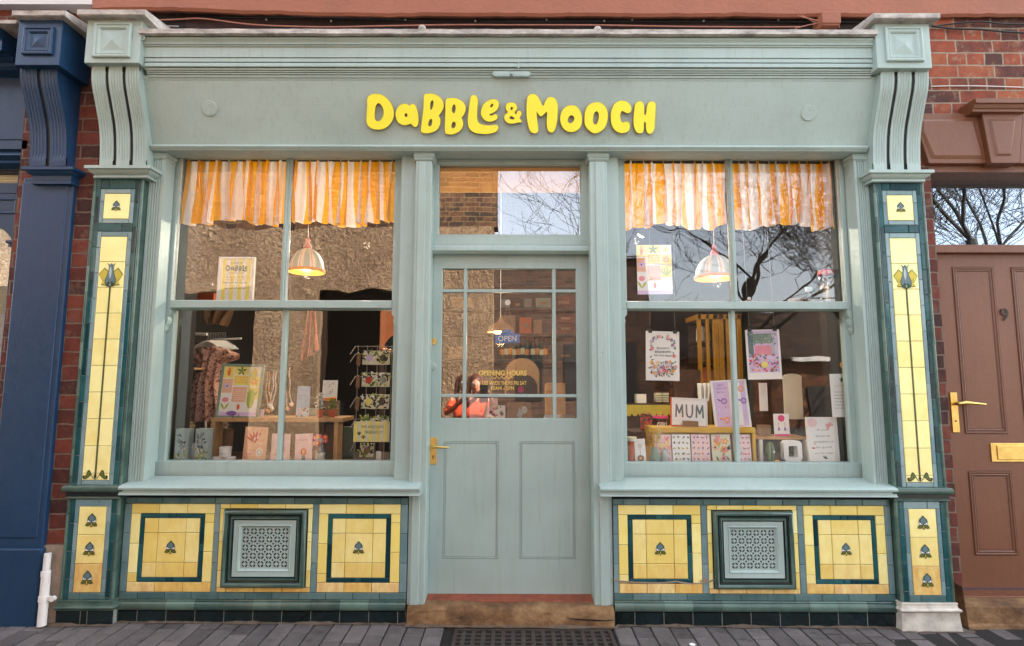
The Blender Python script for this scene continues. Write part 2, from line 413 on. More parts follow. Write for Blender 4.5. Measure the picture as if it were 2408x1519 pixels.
_txt = {}
def textdata(body, ext=0.0, bold=0.0):
    """Blender's own font as 2-D faces, normalised to height 1 of the caps; returns (data, width)"""
    k = (body, ext, bold)
    if k in _txt: return _txt[k]
    cu = bpy.data.curves.new('t', 'FONT'); cu.body = body; cu.size = 1; cu.extrude = ext; cu.offset = bold; cu.resolution_u = 3
    o = bpy.data.objects.new('t', cu); col.objects.link(o)
    bpy.context.view_layer.update(); dg = bpy.context.evaluated_depsgraph_get()
    me = bpy.data.meshes.new_from_object(o.evaluated_get(dg))
    vs = [tuple(v.co) for v in me.vertices]; fs = [list(p.vertices) for p in me.polygons]
    x0 = min(v[0] for v in vs); x1 = max(v[0] for v in vs); z0 = min(v[1] for v in vs); z1 = max(v[1] for v in vs)
    vs = [((v[0]-(x0+x1)/2), v[1]-(z0+z1)/2, v[2]) for v in vs]
    bpy.data.objects.remove(o); bpy.data.curves.remove(cu); bpy.data.meshes.remove(me)
    _txt[k] = ((vs, fs), x1-x0, z1-z0); return _txt[k]
def text(mb, body, x, y, z, w=None, h=None, rot=0, ext=0.0, bold=0.0):
    d, tw, thh = textdata(body, ext, bold)
    sx = w/tw if w else None; sz = h/thh if h else None
    sx = sz if sx is None else sx; sz = sx if sz is None else sz
    mb.add2d(d, x, y, z, sx, sz, rot)
def curvedata(loops, ext=0.0, bevel=0.0, smooth=True, sub=6):
    cu = bpy.data.curves.new('c', 'CURVE'); cu.dimensions = '2D'; cu.fill_mode = 'BOTH'; cu.extrude = ext; cu.bevel_depth = bevel; cu.bevel_resolution = 2
    for lp in loops:
        n = len(lp); pts = []
        if smooth:
            for i in range(n):
                p0, p1, p2, p3 = lp[i-1], lp[i], lp[(i+1) % n], lp[(i+2) % n]
                for k in range(sub):
                    t = k/sub; q = []
                    for a in (0, 1):
                        q.append(0.5*((2*p1[a])+(-p0[a]+p2[a])*t+(2*p0[a]-5*p1[a]+4*p2[a]-p3[a])*t*t+(-p0[a]+3*p1[a]-3*p2[a]+p3[a])*t**3))
                    pts.append(q)
        else: pts = lp
        sp = cu.splines.new('POLY'); sp.points.add(len(pts)-1); sp.use_cyclic_u = True
        for q, p in zip(sp.points, pts): q.co = (p[0], p[1], 0, 1)
    o = bpy.data.objects.new('c', cu); col.objects.link(o)
    bpy.context.view_layer.update(); dg = bpy.context.evaluated_depsgraph_get()
    me = bpy.data.meshes.new_from_object(o.evaluated_get(dg))
    vs = [tuple(v.co) for v in me.vertices]; fs = [list(p.vertices) for p in me.polygons]
    bpy.data.objects.remove(o); bpy.data.curves.remove(cu); bpy.data.meshes.remove(me)
    return vs, fs
# ------------------------------------------------------------------ ground
YP, YS, YPOST = -0.15, -0.11, -0.10
def gz(x, y): return -0.012*(x+2.4)/4.7*1.5 - 0.01 + (y+0.15)*0.02
def pavement():
    mb = MB(); m_ = NT('clay_pavers'); tint = m_.attr('tint')
    n = m_.noise(28, 7, 0.7); n2 = m_.noise(4, 5)
    f = m_.math('ADD', m_.math('MULTIPLY', tint, 0.28), m_.math('ADD', m_.math('MULTIPLY', n, 0.45), m_.math('MULTIPLY', m_.math('SUBTRACT', n2, .5), .6)))
    stn = m_.noise(9, 8, .75); f = m_.math('SUBTRACT', f, m_.ramp(stn, [(.58, (0,0,0)), (.68, (.30,.30,.30))]))
    m_.base(m_.ramp(f, [(0.10, lin('3e3836')), (0.4, lin('5c5654')), (0.75, lin('7c736f'))])); m_.rough(0.9); m_.bump(m_.noise(70, 6, 0.7), 0.7, 0.006)
    M['paver'] = m_.m
    M['sand'] = plain('joint_sand', '1a1613', 0.95, 0.3, 30, 0.4, 90, 0.004)
    M['asphalt'] = plain('asphalt', '55534f', 0.9, 0.15, 3, 0.5, 150, 0.004)
    mb.mat('sand'); mb.face([(-6,-2.6,gz(0,-2.6)-.008),(6,-2.6,gz(0,-2.6)-.008),(6,0.4,gz(0,.1)-.004),(-6,0.4,gz(0,.1)-.004)])
    w, l = 0.104, 0.205; mb.mat('paver')
    i = 0; x = -3.6
    while x < 3.6:
        y = -0.12-random.choice((0, .07, .103, .13)); 
        if i % 2: y -= 0.0
        y0 = 0.02
        while y0 > -1.25:
            y1 = y if y0 > 0 else y0-l*random.choice((1, 1, .5))
            if y0 > 0: y0 = 0.02
            a, b_, c, d = x+.0032, x+w-.0032, y0-.003, y1+.003
            if not (X(1064, 1500, -.3) < x+w and x < X(1442, 1500, -.3) and y1 < -0.12):
                mb.ct = random.random(); h = random.uniform(-.002, .002)
                mb.cur = mb.mats.index(M['paver']); e = .004
                z_ = [gz(q, r)+h for q, r in ((a,c),(b_,c),(b_,d),(a,d))]
                b0 = len(mb.v); P4 = ((a,c),(b_,c),(b_,d),(a,d)); I4 = ((a+e,c-e),(b_-e,c-e),(b_-e,d+e),(a+e,d+e))
                mb.v += [(q, r, zz-.02) for (q, r), zz in zip(P4, z_)]+[(q, r, zz-e) for (q, r), zz in zip(P4, z_)]+[(q, r, zz) for (q, r), zz in zip(I4, z_)]
                for k in range(4):
                    j = (k+1) % 4; mb.face([b0+k, b0+4+k, b0+4+j, b0+j], True); mb.face([b0+4+k, b0+8+k, b0+8+j, b0+4+j], True)
                mb.face([b0+8, b0+11, b0+10, b0+9], True)
            y0 = y1
        x += w; i += 1
    o = mb.build('pavement'); tag(o, 'dark clay block pavers laid in front of the shop', None, kind='structure')
    g = MB().mat('asphalt'); g.face([(-70,-90,-.14),(70,-90,-.14),(70,-2.6,-.14),(-70,-2.6,-.14)]); g.face([(-70,-2.6,-.14),(70,-2.6,-.14),(70,-2.6,-.06),(-70,-2.6,-.06)])
    g.face([(-70,-2.6,-.07),(-6,-2.6,-.07),(-6,.4,-.03),(-70,.4,-.03)]); g.face([(6,-2.6,-.07),(70,-2.6,-.07),(70,.4,-.03),(6,.4,-.03)])
    tag(g.build('road'), kind='structure')
pavement()

# ------------------------------------------------------------------ the brick building round the shop front
def brick_building():
    t = thing('brick_building', 'red brick terrace building with a brown painted band above the green shop front', 'building', (0,0,0))
    ztop = 5.2
    w = MB().mat('brick'); w.box(-3.2, -2.0, 0.03, 0.35, 3.33, ztop); w.box(-3.0, -2.525, -0.13, 0.35, -0.1, 3.40)
    w.box(-2.0, 2.4, 0.03, 0.35, 3.33, ztop)
    w.build('wall', t)
    w = MB().mat('brick'); w.box(2.40, 2.606, -0.024, 0.35, -0.1, Z(385, -.02, 2300)+.12); w.build('wall', t); w = MB().mat('brick_r')
    w.box(2.40, 6.0, -0.02, 0.35, Z(385, -.02, 2300), ztop)
    w.build('wall', t)
    # plain deep body that keeps the sun off the room
    w = MB().mat('band'); w.box(-9, 9, 0.36, 0.40, 3.3, ztop); w.box(-9, 9, 5.4, 5.5, -.1, ztop); w.box(-9, 9, .36, 5.4, ztop-.1, ztop+.02)
    w.box(-9, -8.9, .4, 5.4, -.1, ztop); w.box(8.9, 9, .4, 5.4, -.1, ztop)
    w.build('body', t)
    # painted band
    b = MB().mat('band'); zb = Z(34, -.06); x0 = X(217, 10, -.06)
    def fn(a, c):
        x = x0+(8.0-x0)*a; e = 0.010*noise.noise((x*3.1, 2.0, 0))+0.006*noise.noise((x*13, 5.0, 0))
        drop = -0.02 if x < -2.0 else 0
        prof = [(.03, zb+.03), (-.045, zb-.002), (-.06, zb+.012), (-.06, zb+.35), (.03, zb+.36)]
        y, z = prof[int(round(c*4))]
        return (x, y, z+(e if c < .6 else 0)+drop*0+0.035*max(0, min(1, (-1.2-x)))*(1 if c < .6 else 0))
    b.grid(fn, 260, 4); b.face([(x0,.03,zb),(x0,-.06,zb+.01),(x0,-.06,zb+.35),(x0,.03,zb+.36)])
    b.build('painted_band', t)
    b = MB().mat('white_wall'); zw = Z(12, -.05, 120)
    b.box(-5.5, x0-.003, -.06, .03, zw, zw+1.2); b.build('plaster', t)
    b = MB().mat('brick'); b.box(-5.5, -2.9, .0, .06, 3.35, zw); b.build('wall', t)
    M['brick_shade_soot'] = brick_mat('shaded_sooty_brick', ['120c0a', '1e1210', '2c1814', '38201a'], '2c2420', dirt=.8)  # brick copy darkened mostly for shade under the band, with some soot
    b = MB().mat('brick_shade_soot'); b.box(-2.5, 2.41, .012, .034, 3.32, zb+.1); b.build('shaded_sooty_brickwork', t)
    # stone pieces, shaded, sooty gap
    rd = MB().mat('whitepaint'); rd.box(-2.9, -2.527, -.145, -.131, -.05, Z(1282, -.14, 120))
    M['render'] = plain('old_cement_render', '8f7d6c', 0.9, 0.25, 9, 0.8, 22, 0.012)
    rd.mats = [M['render']]; rd.build('render_patch', t)
brick_building()

# ------------------------------------------------------------------ shop front
SF = thing('shopfront', 'pale green timber shop front with yellow and teal glazed tiles', 'shop front', (0,0,0))
def moulding_run(name, x0, x1, prof, mat='green_h', parent=SF, **k):
    mb = MB().mat(mat); mb.run_x(x0, x1, prof); return mb.build(name, parent, **k)
XL, XR = -2.19, 2.12
zc = lambda py, Y: Z(py, Y)
# cornice
z_lead_t, z_lead_b = Z(68, -.335), Z(81, -.335)
ld = MB().mat('lead')
def fl(a, c):
    x = XL-.0+(XR-XL+.0)*a; e = .004*noise.noise((x*7, 0, 0))+.003*noise.noise((x*23, 3, 0))
    p = [(.03, z_lead_t+.09), (-.31, z_lead_t+.0), (-.338, z_lead_t-.003), (-.340, z_lead_b+.002), (-.315, z_lead_b)]
    y, z = p[int(round(c*4))]; return (x, y+(e*.6 if c > 0 else 0), z+e)
ld.grid(fl, 200, 4); ld.build('lead_flashing', SF)
moulding_run('cornice', XL+.0, XR, [(.03, z_lead_b-.002), (-.31, z_lead_b-.002), (-.312, Z(92,-.312)), (-.305, Z(98,-.3)), (-.300, Z(101,-.3)), (-.304, Z(102,-.3)), (-.304, Z(105,-.3)), (-.296, Z(105.5,-.3)), (-.294, Z(110,-.294)),    (-.288, Z(110.5,-.288)), (-.288, Z(135,-.288)), (-.25, Z(136.5,-.288))])
bq = [(137.2,.250),(137.6,.283),(146,.283),(146.4,.266),(148.2,.266),(148.6,.282),(151,.285),(157,.283),(158.5,.276),(159,.262),(160.8,.262),(161.2,.273),(165,.271),(165.4,.258),(166.8,.258),(167.2,.266),(170,.264),(170.4,.250),(171.8,.250),(172.2,.260),(175.5,.257),(176,.246),(177.4,.246),(177.8,.254),(183,.249),(183.4,.240),(184.6,.240),(185,.247),(190,.241),(191.5,.234)]
bed = [(-.05, Z(137.2,-.28))]+[(-y, Z(p, -y)) for p, y in bq]
moulding_run('bed_moulding', XL+.01, XR-.0, bed, smooth=True, angle=28)
# fascia board, leaning out at the top
FA = math.atan(.333)
def fasc(px, py, off=0.0):
    Y = -.18
    for k in range(6): x, z = at(px, py, Y); Y = -.12-(z-2.76)*.333-off
    return x, Y, z
fb = MB().mat('green_h'); _, yt_, zt_ = fasc(1206, 186); _, yb_, zb_ = fasc(1206, 346)
fb.run_x(XL-.02, XR+.04, [(.0, zt_+.02), (yt_, zt_+.02), (yt_, zt_), (yb_, zb_), (.0, zb_)]); fb.build('fascia', SF)
moulding_run('fascia_bead', X(352,350,-.15), X(2042,350,-.15), [(-.05, zb_+.004), (-.125, zb_+.006), (-.148, zb_+.002), (-.152, zb_-.010), (-.142, Z(350.5,-.145)), (-.137, Z(351,-.14)), (-.137, Z(354,-.137)), (-.125, Z(357,-.125)), (-.08, Z(358,-.12)), (-.02, Z(358,-.12))], smooth=True)
for px, py in ((493, 255), (1901, 266)):
    x, y, z = fasc(px, py); r = .047; ca, sa = math.cos(FA), math.sin(FA)
    d = MB().mat('green'); d.cyl((x,y+.01*ca,z+.01*sa), (x,y-.007*ca,z-.007*sa), r, r*.95, 28); d.cyl((x+.008,y-.005,z+.02), (x+.008,y-.016,z+.018), .006, .006, 8); d.build('round_boss', SF, bevel=.002)
# blind pull plate and eyelet in the middle of the bed moulding
x0, z0 = at(1203, 174, -.268); pl = MB().mat('green')
for s_, e_ in ((-1, .118), (1, .118)):
    h = .016; a = .008
    P_ = [(x0+s_*a, z0-h), (x0+s_*(e_-.02), z0-h), (x0+s_*e_, z0), (x0+s_*(e_-.02), z0+h), (x0+s_*a, z0+h)]
    pl.poly(P_, -.272, .04)
    Q = [(x0+(p[0]-x0)*.86+s_*.006, z0+(p[1]-z0)*.6) for p in P_]; pl.poly(Q, -.2735, .001)
pl.ball((x0,-.279,z0-.004), .010); pl.build('blind_plate', SF)
x0, z0 = at(1219, 152, -.29); pl = MB().mat('green'); pl.cyl((x0,-.29,z0+.024), (x0,-.29,z0-.016), .0035); pl.ball((x0,-.29,z0-.018), .006); pl.build('rod_stub', SF)

# console brackets
def console(xs0, xs1, name_parent, mat, box, slab, cap, S, strips=3, dz=0.0, label=None):
    par = MB()
    mat_m = M[mat] if isinstance(mat, str) else mat
    # body
    par.mat(mat_m)
    pts = [(y+.014, z) for y, z in S]
    # solid side
    prof = [(.0, S[0][1]), (.0, S[-1][1])]+[(y, z) for y, z in reversed(pts)]
    par.face([(xs0+.003, y, z) for y, z in prof]); par.face([(xs1-.003, y, z) for y, z in reversed(prof)])
    par.mat('black')  # black face close behind the strips paints the shade of deep slots
    for i in range(len(pts)-1):
        par.face([(xs0+.003, pts[i][0]-.006, pts[i][1]), (xs1-.003, pts[i][0]-.006, pts[i][1]), (xs1-.003, pts[i+1][0]-.006, pts[i+1][1]), (xs0+.003, pts[i+1][0]-.006, pts[i+1][1])])
    o = par.build('bracket', name_parent)
    if label: o['label'] = label
    # finer S curve
    fine = []
    n = len(S)
    for i in range(n-1):
        p0, p1, p2, p3 = S[max(i-1, 0)], S[i], S[i+1], S[min(i+2, n-1)]
        for k in range(6):
            t = k/6; fine.append(tuple(0.5*((2*p1[a])+(-p0[a]+p2[a])*t+(2*p0[a]-5*p1[a]+4*p2[a]-p3[a])*t*t+(-p0[a]+3*p1[a]-3*p2[a]+p3[a])*t**3) for a in (0, 1)))
    fine.append(S[-1])
    gap = .021; w = ((xs1-xs0)-gap*(strips-1))/strips
    for s_ in range(strips):
        a = xs0+s_*(w+gap); st = MB().mat(mat_m)
        nf = 4; cs = [(a, .010), (a, .0), (a+w*.12, 0)]
        fw = w*.76/nf
        for f in range(nf):
            b0 = a+w*.12+f*fw; cs += [(b0+.001, .0), (b0+fw*.22, .0034), (b0+fw*.62, .0034), (b0+fw*.84, 0)]
        cs += [(a+w*.9, 0), (a+w, 0), (a+w, .010)]
        L = len(fine)
        def fn(u, v):
            i = int(round(u*(len(cs)-1))); j = int(round(v*(L-1))); y, z = fine[j]; x, d = cs[i]
            if (z < S[0][1]+.045 or z > S[-1][1]-.035) and d < .02: d = 0
            return (x, y+d, z)
        st.grid(fn, len(cs)-1, L-1); st.build('fluted_strip', o, smooth=True, angle=25)
    bx0, bx1, by, bz0, bz1 = box
    bb = MB().mat(mat_m); bb.box(bx0, bx1, by, .03, bz0, bz1)
    cx_, cz_ = (bx0+bx1)/2+.0, (bz0+bz1)/2+.0; hw = (bx1-bx0)*.345; hh = hw*.97
    bb.ring(cx_-hw, cx_+hw, cz_-hh, cz_+hh, [(0, by), (0, by-.013), (.008, by-.017), (.014, by-.015), (.016, by-.008), (.028, by-.012), (.036, by-.004), (.040, by+.002)])
    i_ = .042; a, b_, c, d = cx_-hw+i_, cx_+hw-i_, cz_-hh+i_, cz_+hh-i_
    ap = (cx_, by-.013, cz_); q = [(a,by+.002,c),(b_,by+.002,c),(b_,by+.002,d),(a,by+.002,d)]
    for k in range(4): bb.face([q[k], q[(k+1) % 4], ap])
    bb.build('panelled_block', o, bevel=.004)
    sx0, sx1, sy, sz0, sz1 = slab
    sl = MB().mat('lead')
    def fs(u, v):
        x = sx0+(sx1-sx0)*u; p = [(.03, sz0), (sy+.01, sz0), (sy, sz0+.004), (sy-.002, sz1-.003), (sy+.01, sz1), (.03, sz1+.07)]
        y, z = p[int(round(v*5))]; e = .003*noise.noise((x*20, v*3, 1)); return (x, y+e, z+e)
    sl.grid(fs, 24, 5)
    for xx in (sx0, sx1): sl.face([(xx,.03,sz0),(xx,sy,sz0),(xx,sy,sz1),(xx,.03,sz1+.07)])
    sl.build('lead_cap', o)
    cx0, cx1, cy, cz0, cz1 = cap; cp = MB().mat(mat_m)
    pr = [(0, .0), (.0, cz1), (cz1, .0)]
    lv = [(0, cz1), (0.0, cz1-.018), (.012, cz1-.022), (.020, cz1-.034), (.036, cz1-.044), (.040, cz0+.016), (.034, cz0+.012), (.034, cz0)]
    for i in range(len(lv)-1):
        (d0, za), (d1, zb2) = lv[i], lv[i+1]
        o1 = [(cx0+d0,.0,za),(cx0+d0,cy+d0,za),(cx1-d0,cy+d0,za),(cx1-d0,.0,za)]; o2 = [(cx0+d1,.0,zb2),(cx0+d1,cy+d1,zb2),(cx1-d1,cy+d1,zb2),(cx1-d1,.0,zb2)]
        for k in range(3): cp.face([o2[k], o2[k+1], o1[k+1], o1[k]])
    cp.face([(cx0,.0,cz1),(cx0,cy,cz1),(cx1,cy,cz1),(cx1,.0,cz1)]); cp.face([(cx0+.034,.0,cz0),(cx1-.034,.0,cz0),(cx1-.034,cy+.034,cz0),(cx0+.034,cy+.034,cz0)])
    cp.build('capital', o, smooth=True, angle=30)
    return o
SC = [(-.17,2.60),(-.175,2.70),(-.187,2.80),(-.203,2.87),(-.225,2.93),(-.252,3.0),(-.275,3.06),(-.287,3.12),(-.288,3.19)]
console(-2.485, -2.205, SF, 'green', (-2.505,-2.185,-.325,3.18,3.452), (-2.53,-2.135,-.375,3.443,3.478), (-2.545,-2.150,-.21,2.545,2.608), SC, label='left carved bracket with black slots')
console(2.155, 2.437, SF, 'green', (2.115,2.432,-.325,3.155,3.440), (2.080,2.462,-.375,3.428,3.462), (2.105,2.488,-.21,2.530,2.590), [(y, z-.01) for y, z in SC], label='right carved bracket with black slots')

# tile motifs
def trefoil(mb, x, z, s, y):
    mb.mat('palegrey'); mb.disc(x, z+.06*s, .30*s, y-.0006); mb.mat('slate'); 
    for k in range(14):
        t = math.pi*(k/13)*1.35-.55
        mb.disc(x+.27*s*math.cos(t), z+.06*s+.27*s*math.sin(t), .035*s, y-.0008, seg=6)
    mb.mat('white'); mb.disc(x-.16*s, z-.04*s, .09*s, y-.001, seg=8); mb.disc(x+.16*s, z-.04*s, .09*s, y-.001, seg=8)
    sp = [(0,.44),(.10,.33),(.21,.20),(.21,.07),(.12,-.02),(0,-.03),(-.12,-.02),(-.21,.07),(-.21,.20),(-.10,.33)]
    mb.mat('dkgreen'); mb.poly([(x+a*s*1.15, z+(b*1.12-.01)*s) for a, b in sp], y-.0012)
    mb.mat('slate'); mb.poly([(x+a*s*.85, z+(b*.84+.015)*s) for a, b in sp], y-.0015)
    for sg in (-1, 1):
        ro = math.pi/2+sg*R(112)
        mb.mat('dolive'); mb.leafp(x-sg*.0*s, z-.10*s, .44*s, .25*s, math.pi/2-sg*R(118), y-.0018)
        mb.mat('olive'); mb.leafp(x+sg*.05*s, z-.125*s, .34*s, .16*s, math.pi/2-sg*R(118), y-.0021)
    mb.mat('dolive'); mb.disc(x, z-.22*s, .075*s, y-.0024, rz=.19*s, seg=10); mb.mat('mustard'); mb.disc(x, z-.24*s, .035*s, y-.0027, rz=.12*s, seg=8)
def tulip(mb, x, z, w, y):
    """flower head of the long tile panel, w = tile width, z = bottom of the head"""
    L_ = [(-.02,.02),(-.36,.06),(-.30,.20),(-.46,.48),(-.26,.74),(-.10,.60)]
    for sg in (-1, 1):
        P_ = [(x+sg*a*w, z+b*w) for a, b in L_]; mb.mat('olive'); mb.poly(P_, y-.0006)
        c = (sum(p[0] for p in P_)/6, sum(p[1] for p in P_)/6)
        mb.mat('mustard'); mb.poly([(c[0]+(p[0]-c[0])*.88, c[1]+(p[1]-c[1])*.88) for p in P_], y-.001)
        mb.mat('olive')
        for k in (.2, .45): mb.leafp(x+sg*.06*w, z+.12*w, .36*w, .018*w, math.pi/2-sg*R(70-k*60), y-.0013)
    B = [(0,0),(.13,.04),(.20,.14),(.19,.30),(.13,.48),(.09,.66),(.09,.80),(.16,.92),(.05,.84),(0,.92),(-.05,.84),(-.16,.92),(-.09,.80),(-.09,.66),(-.13,.48),(-.19,.30),(-.20,.14),(-.13,.04)]
    mb.mat('dkgreen'); mb.poly([(x+a*w*1.06, z+b*w) for a, b in B], y-.0016)
    mb.mat('slate'); mb.poly([(x+a*w*.94, z+.012*w+b*w*.965) for a, b in B], y-.002)
    mb.mat('palegrey'); mb.leafp(x-.02*w, z+.30*w, .50*w, .10*w, math.pi/2, y-.0023)
    mb.mat('dkgreen'); C = [(0,-.02),(.14,.02),(.21,.16),(.12,.12),(.07,.22),(0,.14),(-.07,.22),(-.12,.12),(-.21,.16),(-.14,.02)]; mb.poly([(x+a*w, z+b*w) for a, b in C], y-.0026)
    mb.mat('sage'); mb.leafp(x, z+.01*w, .13*w, .07*w, math.pi/2, y-.0029)
def scroll(mb, x, z, w, y):
    for sg in (-1, 1):
        pts = []; 
        A = [(.04,.02),(.10,.10),(.20,.30),(.26,.34),(.31,.28),(.33,.18),(.38,.11),(.44,.10),(.46,.04),(.42,.0),(.34,.0),(.26,.05),(.16,.14),(.12,.12),(.06,.0)]
        mb.mat('dolive'); mb.poly([(x+sg*a*w, z+b*w) for a, b in A], y-.0006)
        mb.disc(x+sg*.42*w, z+.09*w, .05*w, y-.0008, seg=10)
        c = (x+sg*.25*w, z+.15*w); mb.mat('olive'); mb.poly([(c[0]+(x+sg*a*w-c[0])*.8, c[1]+(z+b*w-c[1])*.72) for a, b in A], y-.001)
    mb.mat('dolive'); mb.poly([(x-.06*w,z+.12*w),(x,z-.04*w),(x+.06*w,z+.12*w),(x,z+.2*w)], y-.0012)

def vtiles(mb, x0, x1, z0, z1, Y, mat, L=.152, off=0, age=None):
    """a vertical strip of tiles"""
    z = z1; first = L*(1-off) if off else L
    mb.mat(mat)
    while z > z0+.003:
        h = min(first, z-z0); first = L
        mb.tile(x0, x1, z-h, z, Y, age=(age(z-h/2) if age else 0)); z -= h
def htiles(mb, x0, x1, z0, z1, Y, mat, L=.152, off=0, age=0.2):
    x = x0; first = L*(1-off) if off else L; mb.mat(mat)
    while x < x1-.003:
        w = min(first, x1-x); first = L; mb.tile(x, x+w, z0, z1, Y, age=age); x += w
def age(z): return max(0.0, min(1.0, 0.75-z*1.1))**1.2

def pilaster(xc, side, white_base=False, label=None):
    root = bpy.data.objects.new('tiled_pilaster', None); col.objects.link(root); root.parent = SF; root['label'] = label
    Y = YP; zt = Z(417, Y); hw = .0775
    zroll_t, zroll_b = Z(1143, Y), Z(1160, Y); z2t, z2b = Z(1176, Y), Z(1414, Y)
    zpt = Z(1436, Y); base = -0.03 if not white_base else -.045
    core = MB().mat('dgrout'); core.box(xc-.142, xc+.142, Y+.006, .0, z2b-.02, zt); core.box(xc-.142, xc+.142, Y+.0062, .0, z2b-.02, z2t)
    core.build('backing', root)
    # green rolls on both edges, with joints
    for sg in (-1, 1):
        bd = MB().mat('roll'); x = xc+sg*.143; seglen = .152
        for (a, b_) in ((zroll_t, zt), (z2b, z2t)):
            z = b_; k = 0
            while z > a+.005:
                h = min(seglen if k else .09, z-a); k += 1; bd.ct = random.random(); bd.ca = age(z)*.8
                bd.cyl((x, Y+.008, z-.0006), (x, Y+.008, z-h+.0008), .0095, .0095, 12); 
                z -= h
            bd.ct = .25; bd.ca = .4; bd.box(x-.005, x+.005, Y+.011, .0, a, b_); bd.ct = .3; bd.cyl((x-sg*.013, Y+.004, a), (x-sg*.013, Y+.004, b_), .0028, .0028, 8)
        bd.build('edge_roll', root, smooth=True)
    tl = MB()
    z0, z1 = zroll_t, zt
    ztA, ztB = Z(446, Y), Z(457, Y); yA, yB = Z(457, Y), Z(516.5, Y); pb = Z(527, Y); tb = Z(546, Y); yl = Z(558, Y); yb = Z(1132, Y)
    P1, P2 = hw+.0255, hw+.0515
    for sg in (-1, 1):
        x0, x1 = sorted((xc+sg*P1, xc+sg*P2)); vtiles(tl, x0, x1, z0, z1, Y+.001, 'teal', off=random.random())
        x0, x1 = sorted((xc+sg*hw, xc+sg*P1)); vtiles(tl, x0, x1, z0, tb, Y, 'pale', off=random.random()); vtiles(tl, x0, x1, pb, ztA, Y, 'pale', off=.5)
    k = xc-P1; tl.mat('teal'); tl.tile(k, k+.05, ztA, z1, Y); tl.tile(k+.05, xc+P1, ztA, z1, Y)
    tl.mat('pale'); tl.tile(xc-hw, xc+hw, yA, ztA, Y); tl.tile(xc-hw, xc+hw, pb, yB, Y)
    tl.mat('teal'); tl.tile(k, xc+.04, tb, pb, Y); tl.tile(xc+.04, xc+P1, tb, pb, Y)
    tl.mat('pale'); tl.tile(xc-hw, xc+hw, yl, tb, Y); tl.tile(xc-hw, xc+hw, zroll_t, yb, Y)
    tl.build('shaft_border_tiles', root); tl = MB()
    # lower part
    q0, q1 = Z(1194, Y), Z(1397, Y)
    for sg in (-1, 1):
        x0, x1 = sorted((xc+sg*P1, xc+sg*P2)); vtiles(tl, x0, x1, z2b, z2t, Y+.001, 'teal', off=random.random(), age=age)
        x0, x1 = sorted((xc+sg*hw, xc+sg*P1)); vtiles(tl, x0, x1, q1, q0, Y, 'pale', off=.4, age=age)
    tl.mat('pale'); tl.tile(k, xc+.03, q0, z2t, Y); tl.tile(xc+.03, xc+P1, q0, z2t, Y, age=.2)
    tl.mat('mid'); tl.tile(k, xc-.04, z2b, q1, Y, age=.6); tl.tile(xc-.04, xc+P1, z2b, q1, Y, age=.5)
    tl.build('pedestal_border_tiles', root)
    yt = MB(); yt.mat('yellow'); yt.tile(xc-hw, xc+hw, yB, yA, Y-.0006, tint=.8)
    n = 8; H = (yl-yb)
    full = [H*a for a in (0, .125)]
    zz = [yl-(yl-yb)*i/10*1.0 for i in range(11)]
    hcount = 0; z = yl; Ls = (yl-yb)/9.25
    zj = [yl-Ls*i for i in range(10)]+[yb]
    for i in range(10):
        a, b_ = zj[i+1], zj[i]
        yt.mat('yellow')
        if i < 2: yt.tile(xc-hw, xc+hw, a, b_, Y-.0006, tint=.75)
        else:
            yt.tile(xc-hw, xc, a, b_, Y-.0006, tint=random.uniform(.55, .9), age=.04 if i < 8 else .12); yt.tile(xc, xc+hw, a, b_, Y-.0006, tint=random.uniform(.55, .9), age=.04 if i < 8 else .12)
    h3 = (q0-q1)/3
    for i in range(3):
        yt.mat('yellow'); yt.tile(xc-hw, xc+hw, q0-h3*(i+1), q0-h3*i, Y-.0006, age=(.14, .28, .75)[i], tint=.6-.1*i)
    w = 2*hw; yy = Y-.0012
    trefoil(yt, xc, (yA+yB)/2, w*.48, yy)
    for i in range(3): trefoil(yt, xc, q0-h3*(i+.5), w*.58, yy)
    tz = zj[2]+.004
    yt.mat('dolive'); yt.poly([(xc-.0052, yb+.02), (xc+.0052, yb+.02), (xc+.0052, tz+.01), (xc-.0052, tz+.01)], yy-.0004)
    yt.mat('olive'); yt.poly([(xc-.0026, yb+.02), (xc+.0026, yb+.02), (xc+.0026, tz+.01), (xc-.0026, tz+.01)], yy-.0008)
    tulip(yt, xc, tz, w, yy); scroll(yt, xc, yb+.006, w, yy)
    yt.build('yellow_tiles', root)
    # roll moulding round the waist
    rl = MB().mat('roll')
    def wrap(d0, za, d1, zb2):
        o1 = [(xc-.15-d0,.0,za),(xc-.15-d0,Y-d0,za),(xc+.15+d0,Y-d0,za),(xc+.15+d0,.0,za)]; o2 = [(xc-.15-d1,.0,zb2),(xc-.15-d1,Y-d1,zb2),(xc+.15+d1,Y-d1,zb2),(xc+.15+d1,.0,zb2)]
        for k_ in range(3): rl.face([o2[k_], o2[k_+1], o1[k_+1], o1[k_]])
    zm = (zroll_t+zroll_b)/2; rr = (zroll_t-zroll_b)/2
    cur = [(-.01, zroll_t+.006), (.0, zroll_t+.003)]+[(.008+rr*.75*math.sin(math.pi*t/8), zm+rr*math.cos(math.pi*t/8)) for t in range(9)]+[(.004, zroll_b-.001), (.004, zroll_b-.012), (.001, zroll_b-.014), (.001, z2t+.012), (.006, z2t+.010), (.008, z2t+.005), (.006, z2t+.001), (.0, z2t-.002), (-.01, z2t-.002)]
    rl.ct = .45; rl.ca = .5
    for i in range(len(cur)-1): wrap(cur[i][0], cur[i][1], cur[i+1][0], cur[i+1][1])
    rl.build('waist_moulding', root, smooth=True, angle=40)
    rl = MB().mat('plinth'); wrap(.0052, zroll_b+.002, .0052, z2t+.016); rl.build('waist_groove_shade', root)  # dark band between the rolls, painted-in shade of the recess
    rl = MB().mat('whitepaint' if white_base else 'roll'); zpt2 = z2b
